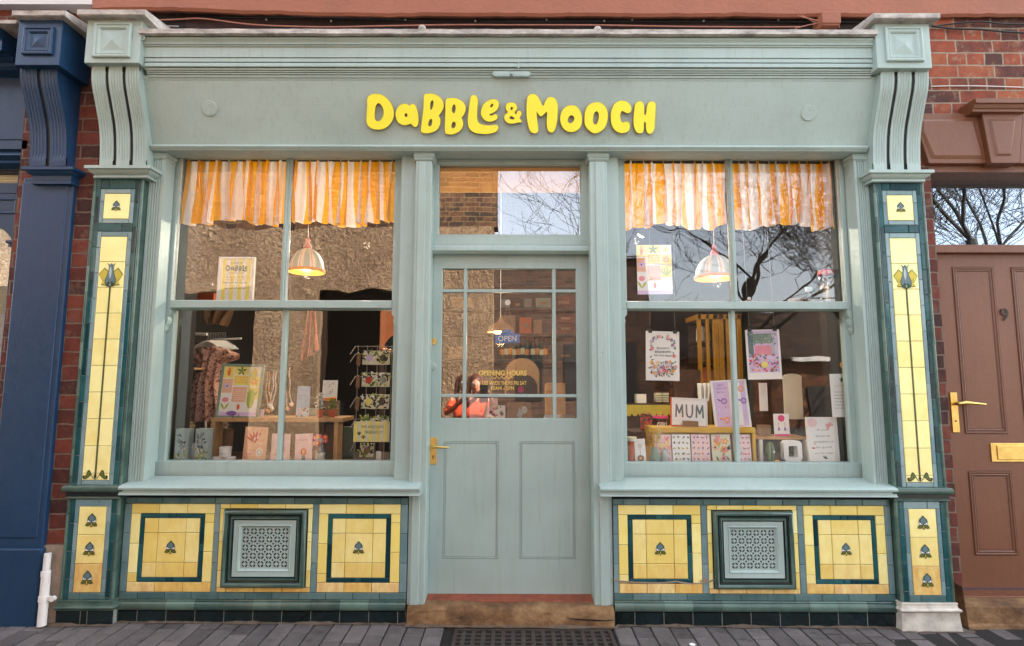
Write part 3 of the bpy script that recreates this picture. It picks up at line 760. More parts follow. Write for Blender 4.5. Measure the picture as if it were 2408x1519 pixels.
    cur = [(-.01, zpt2+.002), (.006, zpt2), (.008, zpt2-.006), (.004, zpt2-.009)]+[(.008+.012*math.sin(math.pi*t/6), zpt+.012+.010*math.cos(math.pi*t/6)) for t in range(7)]+[(.012, zpt), (.010, zpt-.004)]
    rl.ca = .5
    for i in range(len(cur)-1): wrap(cur[i][0], cur[i][1], cur[i+1][0], cur[i+1][1])
    if white_base:
        for a, b_ in (((.010, zpt-.004), (.012, zpt-.05)), ((.012, zpt-.05), (.018, base+.01)), ((.018, base+.01), (.016, base))): wrap(*a, *b_)
        rl.build('base', root, smooth=True, angle=40)
    else:
        rl.build('base_moulding', root, smooth=True, angle=40)
        pt = MB().mat('dgrout'); pt.box(xc-.152, xc+.156, Y-.005, .0, base, zpt-.002); pt.mat('plinth')
        xs = [xc-.158, xc-.02, xc+.018, xc+.158]
        for i in range(3): pt.tile(xs[i], xs[i+1], base, zpt-.003, Y-.008, th=.012, age=.3, gap=.0034)
        pt.build('plinth_tiles', root)
    return root
pilaster(-2.3775, -1, False, 'left tiled pilaster standing on a dark tile plinth')
pilaster(2.3135, 1, True, 'right tiled pilaster standing on a white painted base')

# stall risers under the windows
def grille(parent, x0, x1, z0, z1, Y):
    """glazed green frame with a pierced painted ventilator"""
    g = MB().mat('roll'); g.ct = .45; g.ca = .35
    g.ring(x0, x1, z0, z1, [(0, Y), (0, Y-.014), (.004, Y-.020), (.012, Y-.025), (.020, Y-.022), (.025, Y-.014), (.030, Y-.004), (.036, Y-.006), (.040, Y-.004), (.043, Y-.012), (.050, Y-.013), (.054, Y-.004)])
    o = g.build('ventilator', parent, smooth=True, angle=50)
    g = MB().mat('plinth'); g.ring(x0, x1, z0, z1, [(.0255, Y-.0145), (.0275, Y-.0085), (.034, Y-.0075), (.0355, Y-.0085)]); g.ring(x0, x1, z0, z1, [(.0505, Y-.0125), (.0545, Y-.0065), (.058, Y-.0065)]); g.build('groove_shade', o)  # black-green overlay puts the shade of the recesses into the colour
    g = MB().mat('green_old'); a = .054
    g.ring(x0+a, x1-a, z0+a, z1-a, [(0, Y-.001), (.004, Y-.006), (.030, Y-.004), (.034, Y-.008), (.040, Y-.002), (.046, Y+.006)]); g.build('painted_frame', o)
    i_ = a+.046; gx0, gx1, gz0, gz1 = x0+i_, x1-i_, z0+i_, z1-i_
    loops = [[(gx0,gz0),(gx1,gz0),(gx1,gz1),(gx0,gz1)]]
    nx, nz = 6, 5; cw = (gx1-gx0)/nx; ch = (gz1-gz0)/nz; rr = min(cw, ch)*.42
    for i in range(nx):
        for j in range(nz):
            cx_, cz_ = gx0+cw*(i+.5), gz0+ch*(j+.5)
            for k in range(4):
                t0 = math.pi/4+k*math.pi/2-.62; t1 = t0+1.24; pts = []
                for s_ in range(6): t = t0+(t1-t0)*s_/5; pts.append((cx_+rr*math.cos(t), cz_+rr*math.sin(t)))
                for s_ in range(3): t = t1-(t1-t0)*s_/2; pts.append((cx_+rr*.52*math.cos(t), cz_+rr*.52*math.sin(t)))
                loops.append(pts)
            if i < nx-1 and j < nz-1:
                loops.append([(cx_+cw/2+.0062*math.cos(t*math.pi/4), cz_+ch/2+.0062*math.sin(t*math.pi/4)) for t in range(8)])
    g = MB().mat('green'); g.add2d(curvedata(loops, ext=.004, smooth=False), 0, Y+.008, 0)
    for i in range(nx):
        for j in range(nz): g.ball((gx0+cw*(i+.5), Y+.005, gz0+ch*(j+.5)), rr*.30, 8, 6)
    g.build('pierced_plate', o)
    g = MB().mat('green_old'); g.box(gx0-.01, gx1+.01, Y+.022, Y+.03, gz0-.01, gz1+.01); g.build('back_plate', o)

def riser(x0, x1, panels, label, plo=0):
    root = bpy.data.objects.new('stall_riser', None); col.objects.link(root); root.parent = SF; root['label'] = label
    Y = YS; zt = Z(1172, Y); zm = Z(1412, Y); zp = Z(1437, Y); base = -.06
    b = MB().mat('grout'); b.box(x0, x1, Y+.007, .0, base, zt); b.mat('dgrout'); b.box(x0, x1, Y-.0015, .0, base+.001, zp-.004); b.build('backing', root)
    zy1, zy0 = Z(1187, Y), Z(1395, Y)
    bt = MB(); htiles(bt, x0, x1, zy1, zt, Y, 'mid', off=.6, age=.25); htiles(bt, x0, x1, zm, zy0, Y, 'mid', off=.3, age=.6)
    gaps = [(x0, panels[0][0])]+[(panels[i][1], panels[i+1][0]) for i in range(2)]+[(panels[2][1], x1)]
    for a, c in gaps: vtiles(bt, a, c, zy0, zy1, Y, 'pale', L=(zy1-zy0)/3+.001, age=lambda z: .25+age(z)*.6)
    bt.build('border_tiles', root)
    def ya(z): return max(0, min(.9, (0.42-z)*2.0))**1.3
    for i, (a, c) in enumerate(panels):
        p = MB(); p.mat('yellow')
        if i == 1:
            t = .026; w = c-a
            xs = [a, a+.055, a+.055+(w-.055)/3, a+.055+2*(w-.055)/3, c]
            for k in range(4): p.tile(xs[k], xs[k+1], zy1-t, zy1, Y-.0005, age=.08); p.tile(xs[k], xs[k+1], zy0, zy0+t, Y-.0005, age=.75)
            zs = [zy0+t, zy0+t+.09, zy0+t+.09+.16, zy1-t-.13, zy1-t]
            for k in range(4):
                for u0, u1 in ((a, a+t), (c-t, c)): p.tile(u0, u1, zs[k], zs[k+1], Y-.0005, age=ya((zs[k]+zs[k+1])/2))
            p.build('yellow_tiles', root)
            g0, g1 = a+t+.004, c-t-.004
            grille(root, g0, g1, zy0+t+.004, zy1-t-.004, Y-.002)
            continue
        w = c-a; u = w/3; bw = .054
        for k in range(3): p.tile(a+u*k, a+u*(k+1), zy1-bw, zy1, Y-.0005, age=.08); p.tile(a+u*k, a+u*(k+1), zy0, zy0+bw, Y-.0005, age=.75)
        H = zy1-zy0-2*bw
        zl = [zy0+bw, zy0+bw+H*.13, zy0+bw+H*.56, zy1-bw]; zr = [zy0+bw, zy0+bw+H*.44, zy1-bw-H*.13, zy1-bw]
        for k in range(3): p.tile(a, a+bw, zl[k], zl[k+1], Y-.0005, age=ya((zl[k]+zl[k+1])/2)); p.tile(c-bw, c, zr[k], zr[k+1], Y-.0005, age=ya((zr[k]+zr[k+1])/2))
        tw = .026; i0, i1, j0, j1 = a+bw, c-bw, zy0+bw, zy1-bw
        p.mat('teal'); xm = (i0+i1)/2; zmid = (j0+j1)/2
        for q0, q1 in ((i0, xm-.02), (xm-.02, xm+.02), (xm+.02, i1)): p.tile(q0, q1, j1-tw, j1, Y-.0003); p.tile(q0, q1, j0, j0+tw, Y-.0003)
        for q0, q1 in ((j0+tw, zmid-.02), (zmid-.02, zmid+.02), (zmid+.02, j1-tw)): p.tile(i0, i0+tw, q0, q1, Y-.0003); p.tile(i1-tw, i1, q0, q1, Y-.0003)
        i0 += tw; i1 -= tw; j0 += tw; j1 -= tw; c3 = (i1-i0-u)/2; d3 = (j1-j0)*.5; e3 = (j1-j0-d3)/2
        xs = [i0, i0+c3, i1-c3, i1]; zs = [j0, j0+e3, j1-e3, j1]; p.mat('yellow')
        for k in range(3):
            for l in range(3): p.tile(xs[k], xs[k+1], zs[l], zs[l+1], Y-.0006, age=min(1, ya((zs[l]+zs[l+1])/2)+.22), tint=random.uniform(.2, .7))
        trefoil(p, (i0+i1)/2, (j0+j1)/2, u*.54, Y-.0012)
        p.build('yellow_tiles', root)
    ml = MB(); x = x0; f = .7
    while x < x1-.005:
        w = min(.163*f, x1-x); f = 1; ml.mat('roll'); ml.ct = random.random(); ml.ca = random.uniform(.2, .7)
        pr = [(.0, zm), (Y-.004, zm), (Y-.006, zm-.006), (Y-.002, zm-.010)]+[(Y-.004-.013*math.sin(math.pi*t/6), (zm-.010+zp)/2+((zm-.010)-zp)/2*math.cos(math.pi*t/6)) for t in range(7)]+[(Y, zp)]
        ml.run_x(x+.0008, x+w-.0008, pr, caps=False); ml.mat('plinth'); ml.tile(x, x+w, base, zp-.002, Y-.004, th=.01, gap=.0032, age=random.uniform(.1, .5)); x += w
    ml.build('plinth_moulding', root, smooth=True, angle=40)
    return root
XJ0, XJ1 = -.598, .572
riser(-2.225, XJ0-.002, [(X(303,1290,YS),X(500,1290,YS)),(X(513,1290,YS),X(732,1290,YS)),(X(747,1290,YS),X(940,1290,YS))], 'left tiled stall riser with a central ventilator')
riser(XJ1+.002, 2.162, [(X(1455,1290,YS),X(1650,1290,YS)),(X(1665,1290,YS),X(1878,1290,YS)),(X(1893,1290,YS),X(2085,1290,YS))], 'right tiled stall riser with a central ventilator')
# the crack across the right stall riser
ck = MB().mat('render'); pts = [(1438,1362),(1455,1367),(1490,1369),(1530,1370),(1560,1370),(1590,1367),(1618,1372),(1640,1372),(1662,1369),(1690,1360),(1700,1356)]
for i in range(len(pts)-1):
    (a, b_), (c, d) = [at(*p, YS-.002) for p in pts[i:i+2]]; w0 = .0035+.004*abs(noise.noise((i*1.3, 0, 0))); ck.poly([(a, b_-w0), (c, d-w0), (c, d+w0), (a, b_+w0)], YS-.0035)
a, b_ = at(1655, 1366, YS-.002); ck.poly([(a-.03,b_-.002),(a+.035,b_-.006),(a+.02,b_+.014),(a-.005,b_+.010)], YS-.0036)
a, b_ = at(1790, 1361, YS-.02); 
ck.build('crack', SF)
# sills
zs0, zs1 = Z(1168, -.18), Z(1148, -.18)
sill = [(-.0, zs1+.032), (-.06, zs1+.022), (-.155, zs1+.009), (-.175, zs1+.004), (-.184, zs1-.004), (-.182, zs1-.014), (-.168, zs1-.018), (-.168, zs0+.012), (-.176, zs0+.010), (-.178, zs0+.002), (-.16, zs0), (.0, zs0)]
for a, b_, lb in ((-2.222, X(987,1150,-.18), 'left window sill'), (X(1412,1150,-.18), 2.165, 'right window sill with flaking paint')):
    s_ = MB().mat('green_old' if 'right' in lb else 'green_h'); s_.run_x(a, b_, sill); o = s_.build('sill', SF, smooth=True, angle=30); o['label'] = lb

# door posts
def post(x0, x1, label):
    z0, z1 = Z(1424, YPOST), Z(352, YPOST)
    p = MB().mat('green'); xm = (x0+x1)/2
    inner = 1 if x0 < 0 else -1
    p.box(x0, x1, YPOST, .06, z0, z1)
    o = p.build('door_post', SF, bevel=.005); o['label'] = label
    f = MB().mat('green'); f.box(x0+.018 if inner > 0 else x0+.034, x1-.034 if inner > 0 else x1-.018, YPOST-.008, YPOST+.01, z0+.002, z1-.08); f.build('raised_face', o, bevel=.004)
    c = MB().mat('green')
    lv = [(.012, z1+.018), (.016, z1+.008), (.016, z1-.012), (.008, z1-.020), (.004, z1-.034), (.010, z1-.038), (.006, z1-.048), (.0, z1-.055), (.006, z1-.062), (.0, z1-.072)]
    lv = [(d*1.3+.004, z) for d, z in lv]
    for i in range(len(lv)-1):
        (d0, za), (d1, zb2) = lv[i], lv[i+1]
        o1 = [(x0-d0,.0,za),(x0-d0,YPOST-d0,za),(x1+d0,YPOST-d0,za),(x1+d0,.0,za)]; o2 = [(x0-d1,.0,zb2),(x0-d1,YPOST-d1,zb2),(x1+d1,YPOST-d1,zb2),(x1+d1,.0,zb2)]
        for k in range(3): c.face([o2[k], o2[k+1], o1[k+1], o1[k]])
    c.build('capital', o, smooth=True, angle=35)
post(-.598, -.498, 'left door post'); post(.465, .572, 'right door post')
# head beam over windows and door
hb = MB().mat('green_h'); hb.box(-2.24, 2.16, -.055, .09, Z(372,.03)+.004, Z(346,-.14)+.01); hb.build('head_rail', SF, bevel=.003)

# windows
def window(gx0, gx1, gm, left_cas, right_cas, label):
    """double hung sash window of four panes"""
    root = bpy.data.objects.new('sash_window', None); col.objects.link(root); root.parent = SF; root['label'] = label
    g = .05; z_t, z_mt, z_mb, z_b = Z(373, g), Z(710, g), Z(727, g), Z(1086, g)
    zsill = zs1+.026
    # box frame
    fr = MB().mat('green'); o_ = .045
    fr.box(gx0-o_-.03, gx0-o_, -.03, .10, zsill, z_t+.03); fr.build('frame_jamb', root, bevel=.003); fr = MB().mat('green'); fr.box(gx1+o_, gx1+o_+.03, -.03, .10, zsill, z_t+.03)
    fr.build('frame_jamb', root, bevel=.003)
    for x0, x1 in (left_cas, right_cas):
        c = MB().mat('green'); c.box(x0, x1, -.055, .08, zsill-.006, z_t+.05); c.build('casing', root, bevel=.004)
    up = MB().mat('green')
    up.box(gx0-o_, gx0, .012, .060, z_mb-.002, z_t+.045); up.box(gx1, gx1+o_, .012, .060, z_mb-.002, z_t+.045)
    up.box(gx0, gx1, .012, .060, z_t, z_t+.045); up.box(gx0, gx1, .008, .060, z_mb, z_mt); up.box(gm-.016, gm+.016, .018, .060, z_mt, z_t)
    up.box(gm-.007, gm+.007, .010, .02, z_mt, z_t)
    o = up.build('upper_sash', root, bevel=.003)
    p = MB().mat('glass_up')
    for a, b_ in ((gx0, gm-.016), (gm+.016, gx1)):
        q = MB().mat('glass_upl' if 'left' in label else 'glass_up'); q.box(a-.002, b_+.002, .040, .043, z_mt-.002, z_t+.002); po = q.build('pane', o)
    # putty line
    pt = MB().mat('whitepaint')
    for a, b_ in ((gx0, gm-.016), (gm+.016, gx1)): pt.ring(a, b_, z_mt, z_t, [(0, .030), (.006, .038)])
    pt.build('putty', o)
    lo = MB().mat('green'); y0, y1 = .062, .108; e = .028
    lo.box(gx0-o_, gx0-.003, y0, y1, z_b-.10, z_mb+.006); lo.box(gx1+.003, gx1+o_, y0, y1, z_b-.10, z_mb+.006)
    lo.box(gx0-.003, gx1+.003, y0, y1, z_mb-.004, z_mt); lo.box(gx0-o_-.0, gx1+o_, y0-.03, y1, zsill-.005, z_b)
    lo.box(gm-.013, gm+.013, y0, y1, z_b, z_mb)
    o = lo.build('lower_sash', root, bevel=.003)
    for a, b_ in ((gx0-.003, gm-.013), (gm+.013, gx1+.003)):
        q = MB().mat('glass_l' if 'left' in label else 'glass'); q.box(a-.002, b_+.002, .088, .091, z_b-.002, z_mb+.002); q.build('pane', o)
    pt = MB().mat('whitepaint')
    # horns under the meeting rail
    for x, sg in ((gx0, -1), (gx1, 1)):
        hn = MB().mat('green')
        pr = [(0, 0), (0, -.03), (-.006, -.045), (-.016, -.055), (-.010, -.075), (-.014, -.095), (-.024, -.112), (-.026, -.135), (-.036, -.15), (-.044, -.15), (-.044, 0)]
        pts = [(x-sg*(a)+0, z_mb+b_) for a, b_ in pr]
        hn.poly([(x+sg*(-a_[0])*1.0, z_mb+a_[1]) for a_ in pr] if sg > 0 else [(x+a_[0], z_mb+a_[1]) for a_ in pr], .014, .045)
        hn.build('sash_horn', o)
    return root
gx = dict(L=(X(432,372,.05), X(933,372,.05), X(684,372,.05)), R_=(X(1465,378,.05), X(1963,378,.05), X(1711.5,376,.05)))
a, b_, m_ = gx['L']; window(a, b_, m_, (X(385,380,-.055), a-.055), (b_+.055, -.592), 'left sash window with striped curtains')
a, b_, m_ = gx['R_']; window(a, b_, m_, (.566, a-.055), (b_+.055, X(2003,380,-.055)), 'right sash window with striped curtains')
# fluted half columns at both ends
for x0, x1, lb in ((-2.226, -2.135, 'fluted column beside the left window'), (X(2003,380,-.09)+.005, 2.165, 'fluted column beside the right window')):
    z0, z1 = zs1+.016, Z(352, -.09); mid = []
    w = x1-x0; cs = [(x0, .0), (x0, -.100)]
    nf = 4; fw = (w-.03)/nf
    for k in range(nf): q = x0+.015+k*fw; cs += [(q, -.100), (q+fw*.2, -.093), (q+fw*.55, -.093), (q+fw*.75, -.100)]
    cs += [(x1, -.100), (x1, .0)]
    c = MB().mat('green'); c.run_z(z0, z1-.07, cs); o = c.build('fluted_column', SF, smooth=True, angle=25); o['label'] = lb
    c = MB().mat('green')
    lv = [(.0, z1+.03), (.022, z1+.022), (.024, z1-.004), (.010, z1-.016), (.006, z1-.028), (.014, z1-.034), (.004, z1-.046), (.004, z1-.056), (.010, z1-.062), (.0, z1-.072)]
    for i in range(len(lv)-1):
        (d0, za), (d1, zb2) = lv[i], lv[i+1]
        o1 = [(x0-d0,.0,za),(x0-d0,-.100-d0,za),(x1+d0,-.100-d0,za),(x1+d0,.0,za)]; o2 = [(x0-d1,.0,zb2),(x0-d1,-.100-d1,zb2),(x1+d1,-.100-d1,zb2),(x1+d1,.0,zb2)]
        for k in range(3): c.face([o2[k], o2[k+1], o1[k+1], o1[k]])
    c.build('capital', o, smooth=True, angle=35)

# fanlight over the door
YD = .03
fz1, fz0 = Z(390, YD), Z(554, YD); fx0, fx1 = X(1032,470,YD), X(1366,470,YD)
fr = MB().mat('green'); ztb = Z(578, .02)
fr.box(-.50, fx0, -.0, .09, ztb, Z(358, -.02)); fr.box(fx1, .47, -.0, .09, ztb, Z(358, -.02)); fr.box(fx0, fx1, -.0, .09, fz1, Z(358,-.02)+.03); fr.box(fx0, fx1, -.0, .09, ztb, fz0)
fr.ring(fx0-.004, fx1+.004, fz0-.004, fz1+.004, [(0, -.001), (.004, .014), (.008, .018)])
fo = fr.build('fanlight', SF, bevel=.003)
q = MB().mat('glass_fan'); q.box(fx0-.001, fx1+.001, .030, .033, fz0, fz1); q.build('pane', fo)
M['blind'] = plain('yellow_blind', 'd99a30', .8, .05, 10, .1)
q = MB().mat('blind'); q.box(fx0-.02, fx1+.02, .060, .064, Z(453,.062), fz1+.03); q.build('roller_blind', fo)
tr = MB().mat('green_h'); ta, tb = Z(577, -.03), Z(592, -.03)
tr.run_x(-.498, .465, [(.08, ta+.012), (-.015, ta+.004), (-.034, ta), (-.038, ta-.008), (-.038, tb+.006), (-.026, tb), (-.02, tb-.008), (.08, tb-.008)]); tr.build('transom', SF, smooth=True, angle=30)
# door
DX0, DX1, DZ0, DZ1 = -.497, .464, Z(1399, YD), Z(599, YD)
door = bpy.data.objects.new('door', None); col.objects.link(door); door.parent = SF
wx = [X(1039,700,YD), X(1090,700,YD), X(1098,700,YD), X(1299,700,YD), X(1307,700,YD), X(1355.5,700,YD)]
wz = [Z(985,YD), Z(934,YD), Z(927,YD), Z(687,YD), Z(680,YD), Z(631,YD)]
d = MB().mat('green'); d.box(DX0, wx[0], YD, YD+.045, DZ0, DZ1); d.box(wx[5], DX1, YD, YD+.045, DZ0, DZ1); d.box(wx[0], wx[5], YD, YD+.045, wz[5], DZ1)
pz1, pz0 = Z(1038, YD), Z(1314, YD); pl_ = [(X(1043,1150,YD), X(1172,1150,YD)), (X(1222,1150,YD), X(1352,1150,YD))]
d.box(wx[0], wx[5], YD, YD+.045, pz1, wz[0]); d.box(wx[0], wx[5], YD, YD+.045, DZ0, pz0)
d.box(wx[0], pl_[0][0], YD, YD+.045, pz0, pz1); d.box(pl_[0][1], pl_[1][0], YD, YD+.045, pz0, pz1); d.box(pl_[1][1], wx[5], YD, YD+.045, pz0, pz1)
d.build('leaf', door)
for a, b_ in pl_:
    p = MB().mat('green'); p.ring(a, b_, pz0, pz1, [(0, YD+.006), (.0025, YD+.006), (.003, YD-.0015), (.0095, YD-.0015), (.010, YD+.006), (.013, YD+.006), (.0135, YD+.0015)]); p.box(a+.0135, b_-.0135, YD+.0015, YD+.03, pz0+.0135, pz1-.0135); p.build('panel', door)
gb = MB().mat('green')
for i in (1, 3): gb.box(wx[i], wx[i+1], YD+.004, YD+.04, wz[0], wz[5])
for i in (1, 3): gb.box(wx[0], wx[5], YD+.0055, YD+.038, wz[i], wz[i+1])
gb.ring(wx[0], wx[5], wz[0], wz[5], [(0, YD), (.004, YD+.012)])
gb.build('glazing_bars', door, bevel=.002)
k = 0
for i in (0, 2, 4):
    for j in (0, 2, 4):
        q = MB().mat('glass_d'); a, b_, c, e = wx[i]-.001, wx[i+1]+.001, wz[j]-.001, wz[j+1]+.001
        cx_, cz_ = (a+b_)/2, (c+e)/2; q.box(a-cx_, b_-cx_, 0, .003, c-cz_, e-cz_)
        q.build('pane', door, loc=(cx_, YD+.024, cz_), rot=(R(random.uniform(-.12, .12)), 0, R(1.0 if i == 0 else 0)))
# handle and locks
hx0, hx1, hz0, hz1 = X(1011,1060,YD), X(1027,1060,YD), Z(1092,YD), Z(1029,YD)
h = MB().mat('brass'); h.box(hx0, hx1, YD-.006, YD, hz0, hz1); hc = (hx0+hx1)/2; hz = Z(1050, YD)
for sx_ in (hx0+.008, hx1-.008):
    for z_ in (hz0+.008, hz1-.008): h.cyl((sx_, YD-.006, z_), (sx_, YD-.008, z_), .0025)
ho = h.build('handle', door, bevel=.0015)
h = MB().mat('brass'); h.cyl((hc, YD-.006, hz), (hc, YD-.045, hz), .009, .009, 14); h.tube([(hc, YD-.045, hz), (hc+.02, YD-.050, hz+.001), (hc+.06, YD-.050, hz), (hc+.092, YD-.046, hz-.001), (hc+.10, YD-.044, hz)], [.009, .009, .007, .0065, .004], 12); h.build('lever', ho, smooth=True)
h = MB().mat('black'); zk = Z(1075, YD); h.cyl((hc, YD-.0065, zk+.006), (hc, YD-.0075, zk+.006), .005); h.box(hc-.003, hc+.003, YD-.0075, YD-.0062, zk-.012, zk+.004); h.build('keyhole', ho)
x, z = at(1019, 803, YD); h = MB().mat('brass'); h.cyl((x, YD, z), (x, YD-.010, z), .022, .019, 24); h.mat('darkwood'); h.box(x-.001, x+.001, YD-.0105, YD-.009, z-.007, z+.007); h.build('cylinder_lock', door, smooth=True)
x, z = at(1017, 861, YD); h = MB().mat('green'); h.cyl((x, YD, z), (x, YD-.010, z), .023, .020, 24); h.cyl((x, YD-.010, z), (x, YD-.013, z), .009, .008, 14); h.build('painted_lock', door, smooth=True)
# threshold and step
tg = MB().mat('darkgap'); tg.box(DX0, DX1, YD+.004, YD+.04, DZ0-.014, DZ0-.001); tg.build('door_gap_shade', SF)  # black strip painted in for the shade under the door
th = MB().mat('redwood'); za, zb2 = Z(1401, .0), Z(1419, -.05)
th.run_x(-.497, .464, [(.09, za), (.02, za), (-.045, zb2+.016), (-.052, zb2+.012), (-.052, zb2), (.09, zb2)]); th.build('threshold', SF)
st = MB(); s_ = NT('worn_sandstone'); n = s_.noise(5, 7, .7, s_.mapping((1, 1, 1.5))); s_.base(s_.ramp(n, [(.32, lin('3e2815')), (.48, lin('6d4e30')), (.62, lin('8e6e4a')), (.75, lin('a08460'))])); s_.rough(.9); s_.bump(s_.noise(18, 7, .7, s_.mapping((1, 1, 1.4))), .9, .012); M['sandstone'] = s_.m
st.mat('sandstone'); sz1, sz0 = Z(1430, -.12), -.06; xa, xb = X(957,1450,-.13), X(1444,1450,-.13)
def fstep(u, v):
    x = xa+(xb-xa)*u; P_ = [(.10, sz1+.012), (-.06, sz1+.012), (-.118, sz1+.008), (-.132, sz1-.002), (-.138, sz1-.016), (-.137, sz0)]
    y, z = P_[int(round(v*5))]; e = noise.noise((x*4, v*2, 0))*.007+noise.noise((x*17, v*5, 2))*.003
    sag = -.006*math.exp(-((x)/.25)**2)
    return (x, y+e*(1 if v > .2 else 0), z+(e+sag if v < .9 else 0))
st.grid(fstep, 90, 5); st.face([(xb,.1,sz0),(xb,-.137,sz0),(xb,-.13,sz1),(xb,.1,sz1+.012)]); st.face([(xa,.1,sz0),(xa,-.137,sz0),(xa,-.13,sz1),(xa,.1,sz1+.012)])
st.mat('darkgap')
ckp = [(1330,1452),(1352,1455),(1372,1457),(1400,1458),(1425,1459),(1442,1457)]
for i in range(5):
    (a, b_), (c, d2) = at(*ckp[i], -.142), at(*ckp[i+1], -.142); w0 = (.001,.003,.004,.004,.003,.002)[i]; w1 = (.001,.003,.004,.004,.003,.002)[i+1]; st.poly([(a, b_-w0), (c, d2-w1), (c, d2+w1), (a, b_+w0)], -.1465)
o = st.build('door_step', None, smooth=True); tag(o, 'worn brown sandstone step under the green shop door', 'step')

M['dirtline'] = plain('sandy_dirt', '5a4c3e', .95, .35, 25, .8, 60, .006)
fm = MB().mat('dirtline')
def ffil(u, v):
    x = -2.9+5.45*u; b_ = YS-.004 if (-2.21 < x < -.60 or .58 < x < 2.14) else (YP-.008 if x < -.60 or x > 2.1 else -.138); z = gz(x, b_)
    n1 = noise.noise((x*5, 0, 4)); n2_ = noise.noise((x*19, 0, 8)); w = .016+.010*n1+.007*n2_
    return (x, b_+.004-w*v*1.4, z+.003+(1-v)*max(.001, .005+.010*n1+.006*n2_))
fm.grid(ffil, 420, 2); fm.build('mortar_fillet', SF)
# ------------------------------------------------------------------ sign letters
LET = {
'D': [[(108,110),(130,82),(165,73),(210,78),(255,105),(290,150),(308,200),(308,250),(285,300),(245,335),(200,347),(150,342),(118,322),(102,290),(103,230),(106,170)], [(170,170),(185,147),(205,150),(228,185),(233,225),(220,262),(195,284),(170,275),(163,240),(166,200)]],
'a': [[(325,235),(335,190),(360,160),(390,150),(415,153),(433,163),(450,152),(468,155),(483,175),(495,220),(500,270),(495,310),(480,327),(462,322),(445,305),(428,306),(400,314),(370,308),(340,285)], [(394,235),(402,222),(413,226),(416,240),(408,252),(396,248)]],
'B': [[(545,85),(575,72),(620,75),(665,100),(690,140),(692,180),(675,215),(657,240),(668,270),(665,310),(640,350),(600,370),(555,376),(525,368),(520,345),(530,260),(540,170)], [(590,150),(602,124),(615,130),(616,155),(605,190),(592,192)], [(575,300),(588,270),(602,268),(608,285),(600,315),(585,324),(576,318)]],
'b': [[(712,120),(745,106),(790,108),(835,130),(860,165),(862,200),(848,235),(832,258),(843,285),(840,325),(815,360),(770,382),(725,382),(706,368),(704,300),(708,210)], [(757,185),(768,157),(780,158),(787,180),(782,210),(772,222),(760,212)], [(753,315),(765,290),(780,290),(788,308),(780,330),(765,340),(755,332)]],
'L': [[(905,95),(925,82),(948,95),(957,130),(952,200),(952,265),(972,302),(1030,316),(1085,312),(1108,316),(1113,340),(1095,364),(1040,380),(980,380),(925,368),(890,335),(880,280),(887,200),(895,140)]],
'e': [[(985,190),(1005,150),(1045,122),(1085,115),(1112,130),(1118,165),(1100,200),(1070,220),(1045,230),(1062,242),(1090,230),(1108,240),(1105,262),(1080,280),(1040,287),(1005,270),(982,235)], [(1052,165),(1065,148),(1075,155),(1072,168),(1060,178),(1052,175)]],
'&': [[(1172,175),(1180,150),(1205,140),(1240,145),(1258,170),(1255,195),(1240,213),(1252,232),(1262,208),(1280,205),(1292,220),(1285,245),(1278,262),(1292,278),(1290,292),(1270,292),(1252,296),(1220,302),(1185,295),(1163,270),(1163,240),(1188,215),(1177,200)], [(1207,185),(1215,172),(1227,180),(1222,195),(1210,196)], [(1200,255),(1215,243),(1240,262),(1225,270),(1205,266)]],
'M': [[(1335,130),(1345,90),(1375,74),(1410,85),(1435,125),(1457,165),(1475,135),(1495,105),(1525,98),(1555,115),(1570,160),(1570,230),(1562,300),(1548,350),(1525,370),(1498,355),(1487,310),(1489,250),(1487,212),(1470,225),(1445,245),(1422,230),(1409,210),(1412,270),(1420,330),(1415,368),(1385,375),(1358,355),(1343,310),(1332,230)]],
'o': [[(1590,265),(1600,215),(1625,180),(1665,163),(1710,168),(1740,200),(1757,250),(1752,310),(1725,350),(1680,367),(1635,355),(1603,320)], [(1648,275),(1660,245),(1680,238),(1697,252),(1697,275),(1680,295),(1658,298)]],
'O': [[(1777,260),(1785,200),(1810,160),(1850,140),(1895,140),(1935,170),(1955,220),(1952,280),(1930,335),(1890,368),(1850,375),(1808,350),(1782,310)], [(1842,270),(1850,225),(1868,207),(1885,220),(1888,255),(1877,295),(1862,310),(1846,300)]],
'C': [[(1980,250),(1985,200),(2010,150),(2050,127),(2090,130),(2122,150),(2137,185),(2130,212),(2108,222),(2085,212),(2067,204),(2053,225),(2052,265),(2067,294),(2090,288),(2115,292),(2125,315),(2120,350),(2095,370),(2050,372),(2010,350),(1985,305)]],
'H': [[(2160,200),(2170,150),(2200,130),(2225,140),(2235,175),(2235,222),(2243,237),(2251,222),(2258,170),(2275,138),(2300,132),(2322,150),(2322,210),(2318,280),(2312,345),(2290,378),(2265,375),(2251,345),(2250,302),(2242,288),(2233,302),(2232,345),(2222,370),(2195,375),(2170,355),(2155,300)]],
}
def zs_(p, Y): return at((880+p[0]*780/2408)*.94431, (210+p[1]*780/2408)*.94431, Y)
sign = thing('shop_sign', 'yellow raised bubble lettering across the green fascia', 'sign', (0,0,0))
for k, loops in LET.items():
    w = [[fasc((880+p[0]*780/2408)*.94431, (210+p[1]*780/2408)*.94431, .024) for p in lp] for lp in loops]
    n = len(w[0]); c = [sum(p[a] for p in w[0])/n for a in range(3)]
    w = [[(p[0]-c[0], (p[2]-c[2])/math.cos(FA)) for p in lp] for lp in w]
    mb = MB().mat('signedge'); mb.add2d(curvedata(w, ext=.005, bevel=.0022), 0, .0085, 0); mb.mat('signyellow')
    mb.add2d(curvedata(w, ext=.0006), 0, 0, 0, 1, 1)
    o = mb.build('letter', sign, loc=c, rot=(FA, 0, 0))
